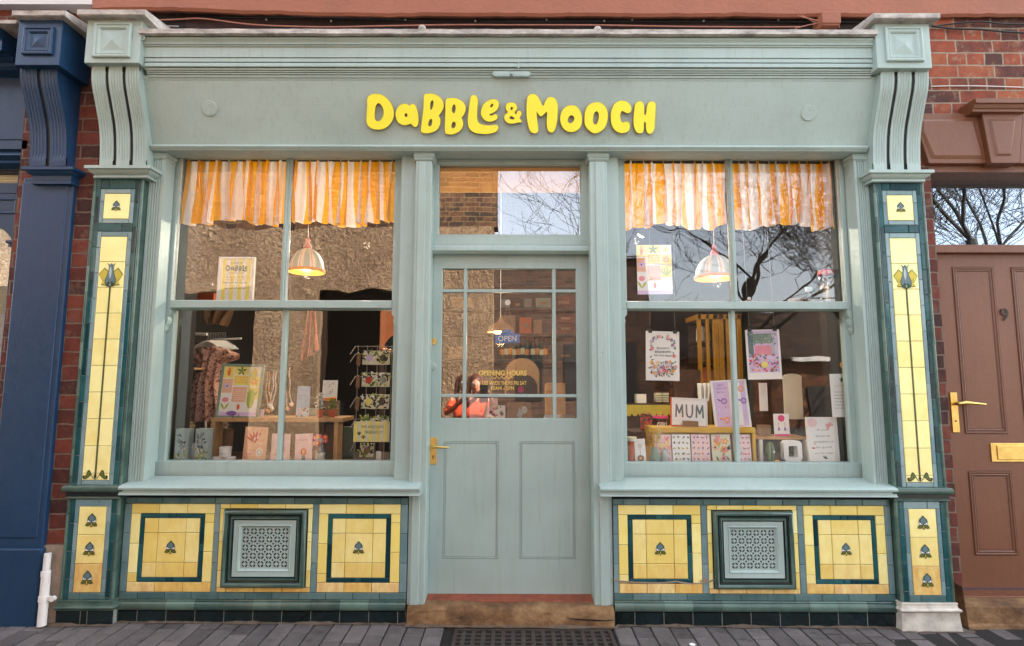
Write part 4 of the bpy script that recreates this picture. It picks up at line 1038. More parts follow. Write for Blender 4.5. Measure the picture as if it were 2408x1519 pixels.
# small copy for the poster
def small_word(mb, x, y, z, w, mat='greyink'):
    """the six letters of the first word, small"""
    mb.mat(mat); s = w/1015.0
    for k in 'DaBbLe':
        mb.add2d(curvedata([[((p[0]-610)*s, -(p[1]-225)*s) for p in lp] for lp in LET[k]], sub=3), x, y, z)

# ------------------------------------------------------------------ knobs, hooks, cables
for i, (px, py) in enumerate(((993, 66), (1405, 69))):
    x, z = at(px, py, -.30); k = MB().mat('lead'); k.lathe((x,-.30,z-.02), [(.001,.034),(.018,.030),(.024,.016),(.020,.0),(.010,-.012),(.008,-.04),(.001,-.04)], 14)
    k.cyl((x,-.30,z-.05),(x+.01,-.15,z-.03), .006)
    o = k.build('finial', smooth=True); tag(o, ('grey lead knob on the flashing above the ampersand of the sign', 'grey lead knob on the flashing above the letter C of the sign')[i].replace('above the ampersand of the sign', 'above the first word of the sign').replace('above the letter C of the sign', 'above the second word of the sign'), 'roof fixing', 'lead knobs on the flashing')
for i, (px, py, yy) in enumerate(((337, 92, -.31), (342, 149, -.25))):
    x, z = at(px, py, yy); k = MB().mat('green')
    k.tube([(x-.02, yy+.02, z), (x-.005, yy-.01, z)]+[(x+.014*math.sin(t), yy-.012, z+.002+.014*math.cos(t)) for t in [a*.7 for a in range(0, 8)]], .0045, 8)
    o = k.build('hook', SF, smooth=True)
def cable(name, pts, Y, r, mat, label, cat='cable', group='cables along the wall above the shop'):
    P_ = []
    for i, p in enumerate(pts):
        x, z = at(p[0], p[1], Y); P_.append((x, Y+.006*math.sin(i*2.1), z))
    # smooth
    Q = []
    n = len(P_)
    for i in range(n-1):
        p0, p1, p2, p3 = P_[max(i-1,0)], P_[i], P_[i+1], P_[min(i+2,n-1)]
        for k in range(5):
            t = k/5; Q.append(tuple(.5*((2*p1[a])+(-p0[a]+p2[a])*t+(2*p0[a]-5*p1[a]+4*p2[a]-p3[a])*t*t+(-p0[a]+3*p1[a]-3*p2[a]+p3[a])*t**3) for a in range(3)))
    Q.append(P_[-1]); k = MB().mat(mat); k.tube(Q, r, 7); o = k.build(name, smooth=True); return tag(o, label, cat, group)
M['copper'] = plain('pink_brown_cable', 'a8705c', .5, .15, 30, .1)
M['greycable'] = plain('grey_cable', '8a8480', .5, .2, 30, .1)
cable('cable', [(360,42),(500,40),(700,41),(880,44),(1060,50),(1220,52),(1500,50),(1750,49),(1900,52),(2040,52),(2060,56)], 0.0, .007, 'black', 'thick black cable running just below the brown band')
cable('cable', [(352,48),(420,44),(480,45),(600,58),(760,62),(900,62),(1060,58),(1200,57),(1400,60),(1600,62),(1780,62),(1880,64)], -.01, .0045, 'copper', 'thin brown cable sagging on the lead flashing')
cable('cable', [(1870,66),(1900,58),(1925,52),(1880,38),(1848,26),(1862,22),(1890,38),(1935,58),(1950,44),(1968,42),(1975,64)], -.05, .0035, 'copper', 'loose loops of pink wire beside the brown junction box', 'wire', None)
cable('cable', [(2190,62),(2230,56),(2300,52),(2360,56),(2430,55)], -.04, .005, 'black', 'upper black cable crossing the orange bricks at top right')
cable('cable', [(2190,60),(2240,66),(2300,70),(2360,74),(2430,77)], -.045, .006, 'black', 'lower black cable crossing the orange bricks at top right')
cable('cable', [(2190,203),(2230,201),(2300,203),(2370,204),(2430,205)], -.03, .003, 'pvc', 'thin white cable along the bricks above the brown lintel', 'cable', None)
cable('cable', [(219,165),(219,250),(217,320),(220,348),(232,354)], -.03, .003, 'copper', 'thin brown wire bent down the bricks left of the green bracket', 'wire', None)
cable('cable', [(238,38),(290,46),(352,60),(420,62)], -.12, .004, 'greycable', 'grey wires behind the lead cap of the left green bracket', 'cable', None)
x0, z0 = at(1930, 64, -.08); x1, z1 = at(1970, 34, -.08)
j = MB().mat('band'); j.box(x0, x1, -.10, .03, z0, z1); j.box(x0-.003, x1+.003, -.108, -.095, z0+.01, z1+.004); o = j.build('junction_box', bevel=.006); tag(o, 'brown painted junction box on the wall above the shop sign', 'junction box')
# small clips on the cable
for i, px in enumerate((628, 780, 954, 1118, 1285, 1420, 1486, 1653, 1828)):
    x, z = at(px, 49+3*(i % 2), -.0); c = MB().mat('greycable'); c.ball((x, -.012, z), .007, 8, 5); o = c.build('cable_clip'); tag(o, 'small grey clip holding the black cable under the brown band', 'clip', 'cable clips')

# ------------------------------------------------------------------ drain pipe
t = thing('drain_pipe', 'short white plastic drain pipe against the wall between the two shops', 'pipe')
(xa, za), (xb, zb) = at(97, 1463, -.19), at(111, 1302, -.19)
p = MB().mat('pvc'); p.cyl((xa, -.185, za-.02), (xb, -.185, za+(zb-za)*.70), .022, .022, 20); p.build('pipe', t, smooth=True)
p = MB().mat('pvc'); zz = za+(zb-za)*.68; p.cyl((xb-.002, -.185, zz), (xb, -.185, zb), .017, .017, 20); p.cyl((xb-.002, -.185, zz-.004), (xb-.002, -.185, zz+.022), .0235, .0235, 20); p.build('upper_pipe', t, smooth=True)
p = MB().mat('pvc'); zz = za+(zb-za)*.30; p.cyl(((xa+xb)/2, -.185, zz), ((xa+xb)/2, -.185, zz+.03), .026, .026, 20); p.box((xa+xb)/2+.025, (xa+xb)/2+.055, -.195, -.18, zz+.004, zz+.026); p.cyl(((xa+xb)/2+.052, -.20, zz+.015), ((xa+xb)/2+.052, -.18, zz+.015), .014); p.build('clip', t, smooth=True)
# ------------------------------------------------------------------ floor grate
(xa, _), (xb, _) = at(1066, 1481, -.16), at(1441, 1481, -.16)
xa, xb = X(1072, 1500, -.3)-.02, X(1438, 1500, -.3)+.02
t = thing('floor_grate', 'black iron grate in the pavement below the green shop door', 'grate')
g = MB().mat('darkgap'); zz = gz(0, -.3); g.box(xa, xb, -.75, -.155, zz-.12, zz-.10); g.build('pit', t)
M['iron'] = plain('worn_iron', '3b342f', .6, .35, 30, .5, 60, .003)
g = MB().mat('iron'); y = -.158
g.box(xa, xb, y-.02, y, zz-.03, zz+.002); g.box(xa, xa+.018, -.75, y-.02, zz-.03, zz+.002); g.box(xb-.018, xb, -.75, y-.02, zz-.03, zz+.002)
n = 16; st_ = (xb-xa)/n
for i in range(1, n): g.box(xa+st_*i-.0105, xa+st_*i+.0105, -.75, y-.02, zz-.025, zz)
k = 0; yy = y-.02-.030
while yy > -.75:
    g.box(xa+.018, xb-.018, yy-.013, yy, zz-.022, zz-.0015); yy -= .045
g.build('bars', t, bevel=.0015)
for i in list(range(0, 2))+list(range(n-2, n))+[7, 12]:
    g = MB().mat('render'); g.box(xa+st_*i+.008, xa+st_*(i+1)-.008, -.60, y-.03, zz-.035, zz-.012); g.build('dirt', t)
# spots on the pavement
for i, (px, py) in enumerate(((1628, 1503), (96, 1600-98))):
    Yg = -.33; x, z = at(px, py, Yg); g = MB().mat('white'); b0 = [(x+.016*math.cos(a*.6), Yg+.016*math.sin(a*.6), gz(x, Yg)+.004) for a in range(10)]
    g.face(b0); 
    if i == 0: tag(g.build('chewing_gum'), 'flat white spot of chewing gum on the pavers right of the grate', 'chewing gum')

# ------------------------------------------------------------------ navy neighbour
NV = thing('shopfront', 'dark navy painted shop front at the left edge', 'shop front')
YN = -.16
zcap = Z(425, YN, 110)
n_ = MB().mat('navy'); xa, xb = X(62,440,YN), X(172,440,YN)
n_.box(xa-.02, xb, YN, .08, -.1, zcap+.02); n_.box(xa-.02, xb-.03, YN-.006, YN+.01, Z(1265,YN,40)+.0, zcap-.01); o = n_.build('pilaster', NV, bevel=.006)
n_ = MB().mat('navy'); zb_ = Z(1288, YN, 40); n_.box(xa-.05, xb+.012, YN-.02, .05, -.1, zb_); n_.build('plinth', o, bevel=.008)
console(X(72,386,-.19), X(158,386,-.19), NV, 'navy', (X(40,100,-.36), X(143,100,-.36), -.36, Z(153,-.36,90), Z(42,-.36,90)), (X(28,30,-.40), X(153,30,-.40), -.40, Z(37,-.40,90), Z(24,-.40,90)),
        (X(50,395,-.23), X(172,395,-.23), -.23, Z(427,-.23,110), Z(391,-.23,110)), [(y-.03, z) for y, z in [(-.17,Z(390,-.2,110)),(-.175,2.70),(-.187,2.80),(-.203,2.87),(-.225,2.93),(-.252,3.0),(-.275,3.06),(-.287,3.12),(-.288,Z(150,-.3,110))]], strips=2, label='navy carved bracket')
xe = X(50, 300, -.05)
bl = MB().mat('navy'); zz = lambda py, Y: Z(py, Y, 10)
bl.run_x(-5.5, X(42,100,-.2), [(.0, zz(60,-.3)), (-.32, zz(60,-.3)), (-.32, zz(85,-.32)), (-.30, zz(88,-.3)), (-.30, zz(118,-.30)), (-.24, zz(122,-.24)), (-.24, zz(128,-.24)), (-.22, zz(135,-.22)), (-.225, zz(142,-.22)), (-.20, zz(148,-.2)), (-.20, zz(155,-.2)), (-.18, zz(165,-.18)), (-.12, zz(182,-.12)), (.0, zz(182,-.12))]); bl.build('cornice', NV)
bl = MB().mat('navy'); bl.box(-5.5, xe+.1, -.115, .0, zz(330,-.1), zz(176,-.12)); bl.run_x(-5.5, xe+.12, [(.0, zz(330,-.13)), (-.13, zz(330,-.13)), (-.13, zz(350,-.13)), (-.11, zz(356,-.11)), (-.12, zz(366,-.11)), (-.09, zz(376,-.09)), (-.10, zz(384,-.09)), (-.06, zz(398,-.06)), (.0, zz(398,-.06))]); bl.build('fascia', NV)
# window frame with arched glass
wf = MB().mat('navy'); Yw = -.04
xr = X(52, 440, Yw); xg = X(42, 415, Yw)
wf.box(xg, xb, Yw, .05, -.1, zz(398,Yw)); wf.box(-5.5, xb, Yw, .05, zz(455,Yw), zz(430,Yw)); wf.box(-5.5, xb, Yw, .05, zz(402,Yw), zz(396,Yw))
xgl = X(28, 620, Yw)
# arch head: panel with curved corner
ztop_, zarc = zz(455,Yw), zz(530,Yw); r_ = .17; pts = [(xg+.01, ztop_), (-5.5, ztop_), (-5.5, zarc), (xgl-r_, zarc)]
for k in range(9): a = math.pi/2*(1-k/8); pts.append((xgl-r_+r_*math.cos(a), zarc-r_+r_*math.sin(a)))
pts += [(xgl, -.1), (xg+.01, -.1)]
wf.poly(pts, Yw+.002, .03); wf.ring(X(-60,480,Yw), X(40,480,Yw), zz(503,Yw), zz(466,Yw), [(0, Yw), (.004, Yw-.006), (.012, Yw-.004), (.016, Yw+.004)])
wf.build('window_frame', NV, bevel=.003)
cb = MB().mat('navy'); cx_, cz_ = at(38, 573, -.07); cb.box(cx_-.05, cx_+.04, -.09, .0, cz_, cz_+.018); cb.box(cx_-.04, cx_+.03, -.08, .0, cz_-.02, cz_); cb.lathe((cx_-.0, -.05, cz_-.09), [(.001,0),(.012,.0),(.014,.02),(.03,.045),(.034,.07)], 12); cb.build('corbel', NV, bevel=.003)
gq = MB().mat('glass_dark'); gq.box(-5.4, xg, .0, .003, -.1, zz(456,0)); gq.build('window_pane', NV)
sl = MB().mat('cream'); sl.box(-5.4, xg, .03, .04, zz(430,0), zz(402,0)); 
for k in range(4): sl.box(-5.4, xg, .02, .03, zz(406+k*6,0), zz(404+k*6,0))
sl.build('blind', NV)
bk = MB().mat('cream'); bk.box(-5.4, xg+.0, .30, .32, -.1, zz(470,0)); bk.build('window_back', NV)
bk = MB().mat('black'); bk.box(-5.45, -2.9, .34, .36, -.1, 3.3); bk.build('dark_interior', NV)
t = tag(MB().mat('white').box(X(-40,900,.1), X(5,900,.1), .08, .09, Z(1110,.1,0), Z(740,.1,0)).build('notice'), 'white notice in the navy shop window at the left edge', 'notice')
# gutter fragments above the navy shop
gu = MB().mat('lead'); gu.box(-5.5, X(45,60,-.34), -.36, 0, zz(60,-.34), zz(52,-.34)); gu.build('lead_flashing', NV)

# ------------------------------------------------------------------ house entrance on the right
HE = thing('house_entrance', 'brown panelled house door under a painted stone lintel at the right edge', 'door')
def q5(x, y): return ((1950+x*600/2025)*.94431, y*600/2025*.94431)
def q7(x, y): return ((2030+x*520/1755)*.94431, (800+y*520/1755)*.94431)
def q6(x, y): return ((2030+x*520/1755)*.94431, (400+y*520/1755)*.94431)
def prism(mat, pts, Y, th, parent, name, inner=None, idp=.0):
    mb = MB().mat(mat); W = [at(*p, Y) for p in pts]; mb.poly(W, Y, th)
    if inner:
        for k, s_ in enumerate(inner):
            c = (sum(p[0] for p in W)/len(W), sum(p[1] for p in W)/len(W))
    return mb, W
Yl = -.06
lt = MB().mat('brown'); W = [at(*q5(*p), Yl) for p in ((1165,952),(1645,952),(1752,1372),(1228,1372),(1145,1110))]
lt.poly(W, Yl, .10); lo_ = lt.build('lintel_block', HE, bevel=.004)
W = [at(*q5(*p), Yl-.01) for p in ((1160,998),(1610,998),(1700,1330),(1262,1330),(1165,1105))]
c = (sum(p[0] for p in W)/5, sum(p[1] for p in W)/5); lt = MB().mat('brown')
Wo = W; Wi = [(c[0]+(p[0]-c[0])*.90, c[1]+(p[1]-c[1])*.86) for p in W]
for k in range(5):
    a, b_, d_, e_ = Wo[k], Wo[(k+1) % 5], Wi[(k+1) % 5], Wi[k]; lt.face([(a[0],Yl-.001,a[1]),(b_[0],Yl-.001,b_[1]),(d_[0],Yl-.012,d_[1]),(e_[0],Yl-.012,e_[1])])
lt.poly(Wi, Yl-.012); lt.build('raised_panel', lo_)
ks = MB().mat('brown'); W = [at(*q5(*p), Yl-.035) for p in ((1672,950),(2012,950),(1988,1370),(1752,1370))]; ks.poly(W, Yl-.035, .10)
ko = ks.build('keystone', HE, bevel=.004)
W = [at(*q5(*p), Yl-.045) for p in ((1735,998),(1965,998),(1925,1305),(1800,1305))]; c = (sum(p[0] for p in W)/4, sum(p[1] for p in W)/4); Wi = [(c[0]+(p[0]-c[0])*.82, c[1]+(p[1]-c[1])*.90) for p in W]
ks = MB().mat('brown')
for k in range(4):
    a, b_, d_, e_ = W[k], W[(k+1) % 4], Wi[(k+1) % 4], Wi[k]; ks.face([(a[0],Yl-.0355,a[1]),(b_[0],Yl-.0355,b_[1]),(d_[0],Yl-.044,d_[1]),(e_[0],Yl-.044,e_[1])])
ks.poly(Wi, Yl-.044); ks.build('raised_panel', ko)
(a, za), (b_, zb) = at(*q5(1608,832), -.14), at(*q5(2035,950), -.11)
kc = MB().mat('brown'); kc.run_x(a, b_, [(0, za), (-.15, za), (-.15, za-.028), (-.138, za-.032), (-.128, za-.05), (-.120, za-.056), (-.120, za-.07), (-.10, zb+.0), (0, zb)]); kc.build('keystone_cap', ko)
rb = MB().mat('brown'); W = [at(*q5(*p), Yl) for p in ((2012,952),(2300,952),(2300,1372),(1988,1372))]; rb.poly(W, Yl, .10); rb.build('lintel_block', HE, bevel=.004)
# reveal, fanlight, door
YH = .12
xl = X(2208, 700, YH)
M['soffit'] = M['brown']
rv = MB().mat('brown'); rv.box(2.50, 5, -.02, .2, Z(405,-.02,2300), Z(386,-.02,2300)+.02); rv.build('soffit', HE)
fr = MB().mat('brown'); fr.box(xl-.06, 5, YH-.04, YH+.04, Z(594,YH-.04,2300), Z(575,YH-.04,2300)); fr.box(xl-.08, xl-.012, YH-.02, YH+.04, -.1, Z(400,YH,2300)+.1); fr.box(xl-.06,5,YH-.03,YH+.04,Z(410,YH,2300),Z(410,YH,2300)+.3); fr.build('door_frame', HE, bevel=.004)
fg = MB().mat('glass_dark'); fg.box(xl-.02, 5, YH+.005, YH+.008, Z(585,YH,2300), Z(400,YH,2300)); fg.build('fanlight_pane', HE)
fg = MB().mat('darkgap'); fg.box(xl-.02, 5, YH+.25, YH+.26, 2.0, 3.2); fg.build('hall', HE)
dr = MB().mat('brown'); zd1, zd0 = Z(592,YH,2300), Z(1412,YH,2300); dr.box(xl-.005, xl+1.0, YH, YH+.05, zd0, zd1); do = dr.build('door', HE)
def groove(p0, p1):
    (a, za), (b_, zb) = at(*p0, YH), at(*p1, YH); g = MB().mat('brown')
    g.ring(a, b_, min(za, zb), max(za, zb), [(-.004, YH+.0005), (0, YH-.004), (.006, YH-.004), (.010, YH-.0005), (.012, YH+.0), (.020, YH-.003), (.024, YH-.003), (.028, YH-.0005)])
    g.mat('darkgap'); g.ring(a, b_, min(za, zb), max(za, zb), [(.0095, YH-.001), (.0125, YH-.001)]); g.ring(a, b_, min(za, zb), max(za, zb), [(-.005, YH-.001), (-.002, YH-.001)]); g.ring(a, b_, min(za, zb), max(za, zb), [(.0275, YH-.001), (.0305, YH-.001)])
    g.build('panel_moulding', do)
xq = [X(*q6(1132,1300), YH), X(*q6(1500,1300), YH), X(*q6(1655,1300), YH)]
xq = [at(*q6(1160,1000), YH)[0], at(*q6(1497,1000), YH)[0], at(*q6(1655,1000), YH)[0]]
ztp, zbp = Z(*([q6(1132,900)[1], YH, 2300])), Z(q7(1,940)[1], YH, 2360)
ztp2, zbp2 = Z(q7(1,1265)[1], YH, 2350), Z((1200+672*640/2377)*.94431, YH, 2370)
def gr2(a, b_, z0, z1):
    g = MB().mat('brown')
    pr = [(-.003, YH+.0005), (0, YH-.005), (.006, YH-.005), (.010, YH-.001), (.012, YH-.001), (.018, YH-.004), (.024, YH-.001)]
    g.ring(a, b_, z0, z1, pr); g.mat('darkwood')
    for q in (-.006, .0095, .0245): g.ring(a, b_, z0, z1, [(q, YH-.0012), (q+.003, YH-.0012)])
    g.build('panel_moulding', do)
gr2(xq[0], xq[1], zbp, ztp); gr2(xq[2], xq[2]+(xq[1]-xq[0]), zbp, ztp)
gr2(xq[0], xq[1], zbp2, ztp2); gr2(xq[2], xq[2]+(xq[1]-xq[0]), zbp2, ztp2)
(a, za), (b_, zb) = at(*q7(1143,598), YH), at(*q7(1192,932), YH)
hx = (a+b_)/2
hd = MB().mat('brass'); hd.box(hx-.021, hx+.021, YH-.008, YH, zb, za); hd.mat('black'); hz_ = at(*q7(1160,690), YH)[1]; hd.cyl((hx,YH-.009,hz_),(hx,YH-.011,hz_),.009)
hz2 = at(*q7(1172,838), YH)[1]; hd.cyl((hx,YH-.008,hz2),(hx,YH-.0095,hz2),.006); ho = hd.build('handle', do, bevel=.003)
hd = MB().mat('brass'); hd.tube([(hx, YH-.008, hz_), (hx, YH-.05, hz_), (hx+.03, YH-.058, hz_+.006), (hx+.09, YH-.058, hz_+.002), (hx+.155, YH-.055, hz_-.004)], [.012, .012, .014, .008, .007], 12); hd.build('lever', ho, smooth=True)
(a, za), (b_, zb) = at(*q7(1466,1022), YH), at(*q7(1800,1183), YH)
lb = MB().mat('brass'); lb.box(a, a+.30, YH-.006, YH, zb, za); lb.box(a+.035, a+.27, YH-.011, YH-.004, zb+.014, za-.014); lb.build('letter_box', do, bevel=.003)
nb = MB().mat('M' if 0 else 'darkwood'); x, z = at(2360, 740, YH); text(nb, '9', x, YH-.008, z, h=.080, ext=.002); nb.build('house_number', do)
kp = MB().mat('navy'); kp.box(xl, xl+1.0, YH-.010, YH, Z(1395,YH,2300), Z(1383,YH,2300)); kp.build('weather_strip', do)
sl = MB().mat('brown'); zt1 = Z(1399, .02, 2330); sl.box(2.53, 5, .0, YH+.04, zt1-.06, zt1); sl.build('door_sill', HE, bevel=.004)
stp = MB().mat('sandstone')
def fst(u, v):
    x = 2.545+2.5*u; zt1_ = Z(1420,-.06,2330); P_ = [(.12, zt1_+.015), (-.06, zt1_+.008), (-.10, zt1_-.002), (-.105, zt1_-.09), (-.125, zt1_-.095), (-.13, -.06)]
    y, z = P_[int(round(v*5))]; e = noise.noise((x*5, v*3, 9))*.006; return (x, y+e, z+e)
stp.grid(fst, 60, 5); stp.face([(2.545,.12,.2),(2.545,-.10,.19),(2.545,-.13,-.06),(2.545,.12,-.06)]); tag(stp.build('door_step', None, smooth=True), 'yellowish stone step below the brown house door', 'step')

# ------------------------------------------------------------------ the other side of the street (seen in the glass)
def roughcast():
    t = NT('pebble_dash'); n = t.noise(34, 3, .6, dist=0); n2 = t.noise(2, 4)
    t.base(t.ramp(t.math('ADD', t.math('MULTIPLY', n, .8), t.math('MULTIPLY', n2, .25)), [(.30, lin('54402f')), (.50, lin('84694f')), (.70, lin('ac9274'))])); t.rough(.95); t.bump(n, 1.0, .05); return t.m  # colour follows the bump: crevices darkened as painted relief shade
M['roughcast'] = roughcast()
M['brick_opp'] = brick_mat('brown_brick', ['2a1608', '3c2010', '4e2c16', '5a3a20'], '8a7048', bw=.23, rh=.078)
YO = -4.75
def mx(px, py=896, d=4.75): return X(px, 896, d)
OB = thing('opposite_building', 'roughcast and brick building across the lane reflected in the left window and door', 'building')
xc_ = mx(1157); zr = Z(541, 4.75)+.07
o1x0, o1x1, o1z = mx(735), mx(1035), Z(690, 4.75); o2x0, o2x1 = -9.0, mx(577)
w = MB().mat('roughcast'); w.box(o1x1, xc_, YO-.4, YO, -.2, zr); w.box(o2x1, o1x0, YO-.4, YO, -.2, zr); w.box(o1x0, o1x1, YO-.4, YO, o1z, zr); w.box(o2x0, o2x1, YO-.4, YO, o1z+.1, zr); w.box(-14, o2x0, YO-.4, YO, -.2, zr); w.build('roughcast_wall', OB)
w = MB().mat('brick_opp'); w.box(-14, xc_+.06, YO-.36, YO-.03, zr, 6.0); w.build('brick_wall', OB)
w = MB().mat('black'); w.box(-14, xc_-.4, YO-1.6, YO-1.5, -.2, 3.2); w.build('dark_opening', OB)
for a, b_, c_ in ((o1x0, o1x1, o1z), (o2x0, o2x1, o1z+.1)):
    w = MB().mat('darkwood'); n = 3
    w.ring(a, b_, -.1, c_, [(0, YO-.2), (0, YO-.14), (.07, YO-.14), (.07, YO-.2)])
    w.box((a+b_)/2-.03, (a+b_)/2+.03, YO-.2, YO-.14, -.1, c_); w.build('window_frame', OB)
# dark brick cottage just beyond the corner
OC = thing('cottage', 'dark brown brick cottage with a steep roof reflected in the right half of the door', 'building')
dc = 9.5; cxa, cxb = X(1140, 896, dc), X(1537, 896, dc); cz = Z(600, dc)
M['brick_dk'] = brick_mat('dark_brown_brick', ['24150e', '38211a', '4a2c1e', '3a241a'], '6a5440', bw=.23, rh=.078)
w = MB().mat('brick_dk'); w.box(cxa, cxb, -dc-4, -dc, -.2, cz); w.build('wall', OC)
M['rooftile'] = brick_mat('brown_roof_tiles', ['2a1c14', '3a271a', '4a3322'], '1a120c', bw=.25, rh=.16)
w = MB().mat('rooftile'); w.face([(cxa-.1,-dc+.2,cz-.03),(cxb+.2,-dc+.2,cz-.03),(cxb+.2,-dc-2,cz+.55),(cxa-.1,-dc-2,cz+.25)]); w.build('roof', OC)
w = MB().mat('black'); 
for px in (1215, 1330, 1440): w.box(X(px,896,dc), X(px+62,896,dc), -dc-.02, -dc+.02, .9, 2.2)
w.build('window', OC)
# low terrace and trees beyond on the right
OT = thing('outbuilding', 'low brick outbuilding with a brown tiled roof reflected in the right window', 'building')
d_ = 15; fx = lambda px: X(px, 896, d_)
M['brick_or'] = brick_mat('orange_garden_brick', ['3c1c0e', '5a2a14', '743c1e', '8a4c2a'], '80684e', bw=.23, rh=.078)
xa, xb = fx(1440), fx(2700); ze = Z(840, d_); zrf = Z(728, d_+3)
w = MB().mat('brick_or'); w.box(xa, xb, -d_-4, -d_, -.2, ze); w.build('wall', OT)
w = MB().mat('rooftile'); w.face([(xa-.3,-d_+.3,ze-.05),(xb,-d_+.3,ze-.05),(xb,-d_-3,zrf),(xa-.3,-d_-3,zrf)]); w.build('roof', OT)
w = MB().mat('white'); w.box(fx(1860), fx(2050), -d_+.28, -d_+.4, ze-.12, ze+.02); w.build('gutter', OT)
w = MB().mat('black'); w.box(fx(1905), fx(1960), -d_+.0, -d_+.05, -.1, Z(905, d_)); w.box(fx(1640), fx(1700), -d_, -d_+.05, -.1, Z(900, d_)); w.build('doorway', OT)
M['hedge'] = plain('bare_brown_hedge', '4e3a26', .9, .5, 4, 1, 12, .05)
hg = MB().mat('hedge'); rnd = random.Random(3)
for i in range(2600):
    x = rnd.uniform(5, 34); hgt = 3.2+1.5*noise.noise((x*.25, 0, 0))+.6*noise.noise((x*1.1, 3, 0)); z = hgt*rnd.random()**.5+.8; y = -26+rnd.uniform(-1.5, 1.5); s_ = rnd.uniform(.15, .4)
    a = rnd.uniform(0, 6.28); b_ = rnd.uniform(-1, 1); hg.face([(x,y,z),(x+s_*math.cos(a),y+s_*b_,z+s_*math.sin(a)),(x+s_*math.cos(a+1.9),y,z+s_*math.sin(a+1.9))])
tag(hg.build('hedgerow'), 'brown winter hedge far across the lane reflected in the right window', 'hedge', kind='stuff')
M['bark'] = plain('dark_bark', '2a241a', .9, .4, 12, 1, 20, .02)
def tree(name_label, base, hgt, r0, seed, lean=(0, 0), fork=.35, spread=1.0, mxl=7):
    rr = random.Random(seed); root = thing('bare_tree', name_label, 'tree', base)
    trunk = MB().mat('bark'); tw = MB().mat('bark')
    def grow(mb, p, d, L, r, lev):
        pts = [p]; rs = [r]; n = 5 if lev < 4 else 4; q = Vector(p); dd = Vector(d)
        for k in range(n):
            dd = (dd+Vector((rr.uniform(-1, 1), rr.uniform(-1, 1), rr.uniform(-.5, .9)))*.16*(1+lev*.3)).normalized(); q = q+dd*L/n; pts.append(q.copy()); rs.append(r*(1-.5*(k+1)/n))
        rs = [max(q_, .007) for q_ in rs]; mb.tube(pts, rs, 8 if lev < 2 else (5 if lev < 4 else 3))
        if lev < mxl:
            for k in range((4 if lev in (1, 2) else 3 if lev < 5 else 2) if lev else 6):
                i = rr.randint(2, n) if lev else rr.randint(3, n); i = n if k == 0 else i
                a = rr.uniform(0, 6.28); sd_ = Vector((math.cos(a), math.sin(a), rr.uniform(-.1, .7)))
                nd = (dd*(.9 if k == 0 else .45)+sd_*(.35 if k == 0 else .9)*spread).normalized()
                grow(mb if lev < 0 else tw, pts[i], nd, L*rr.uniform(.62, .82), rs[i]*rr.uniform(.30, .42) if lev < 2 else rs[i]*rr.uniform(.6, .8), lev+1)
    grow(trunk, Vector((0, 0, -.2)), Vector((lean[0], lean[1], 1)).normalized(), hgt, r0, 0)
    trunk.build('trunk', root, smooth=True); tw.build('crown', root)
    return root
tree('bare tree rising behind the dark cottage, reflected in the pane over the green door', (3.5, -13.5, -.1), 4.6, .15, 31, (-.03, 0), spread=1.25, mxl=4)
tree('bare tree with a thick trunk reflected between the panes of the right window', (6.1, -11.5, -.1), 4.4, .20, 6, (.02, 0), spread=1.15)
tree('bare tree with forked trunk reflected in the glass over the brown house door', (10.9, -9.2, -.1), 5.0, .22, 11, (.05, 0), mxl=6)
tree('slender bare tree behind the forked one reflected over the brown house door', (13.3, -11.5, -.1), 5.4, .2, 23, (-.05, 0), mxl=6)

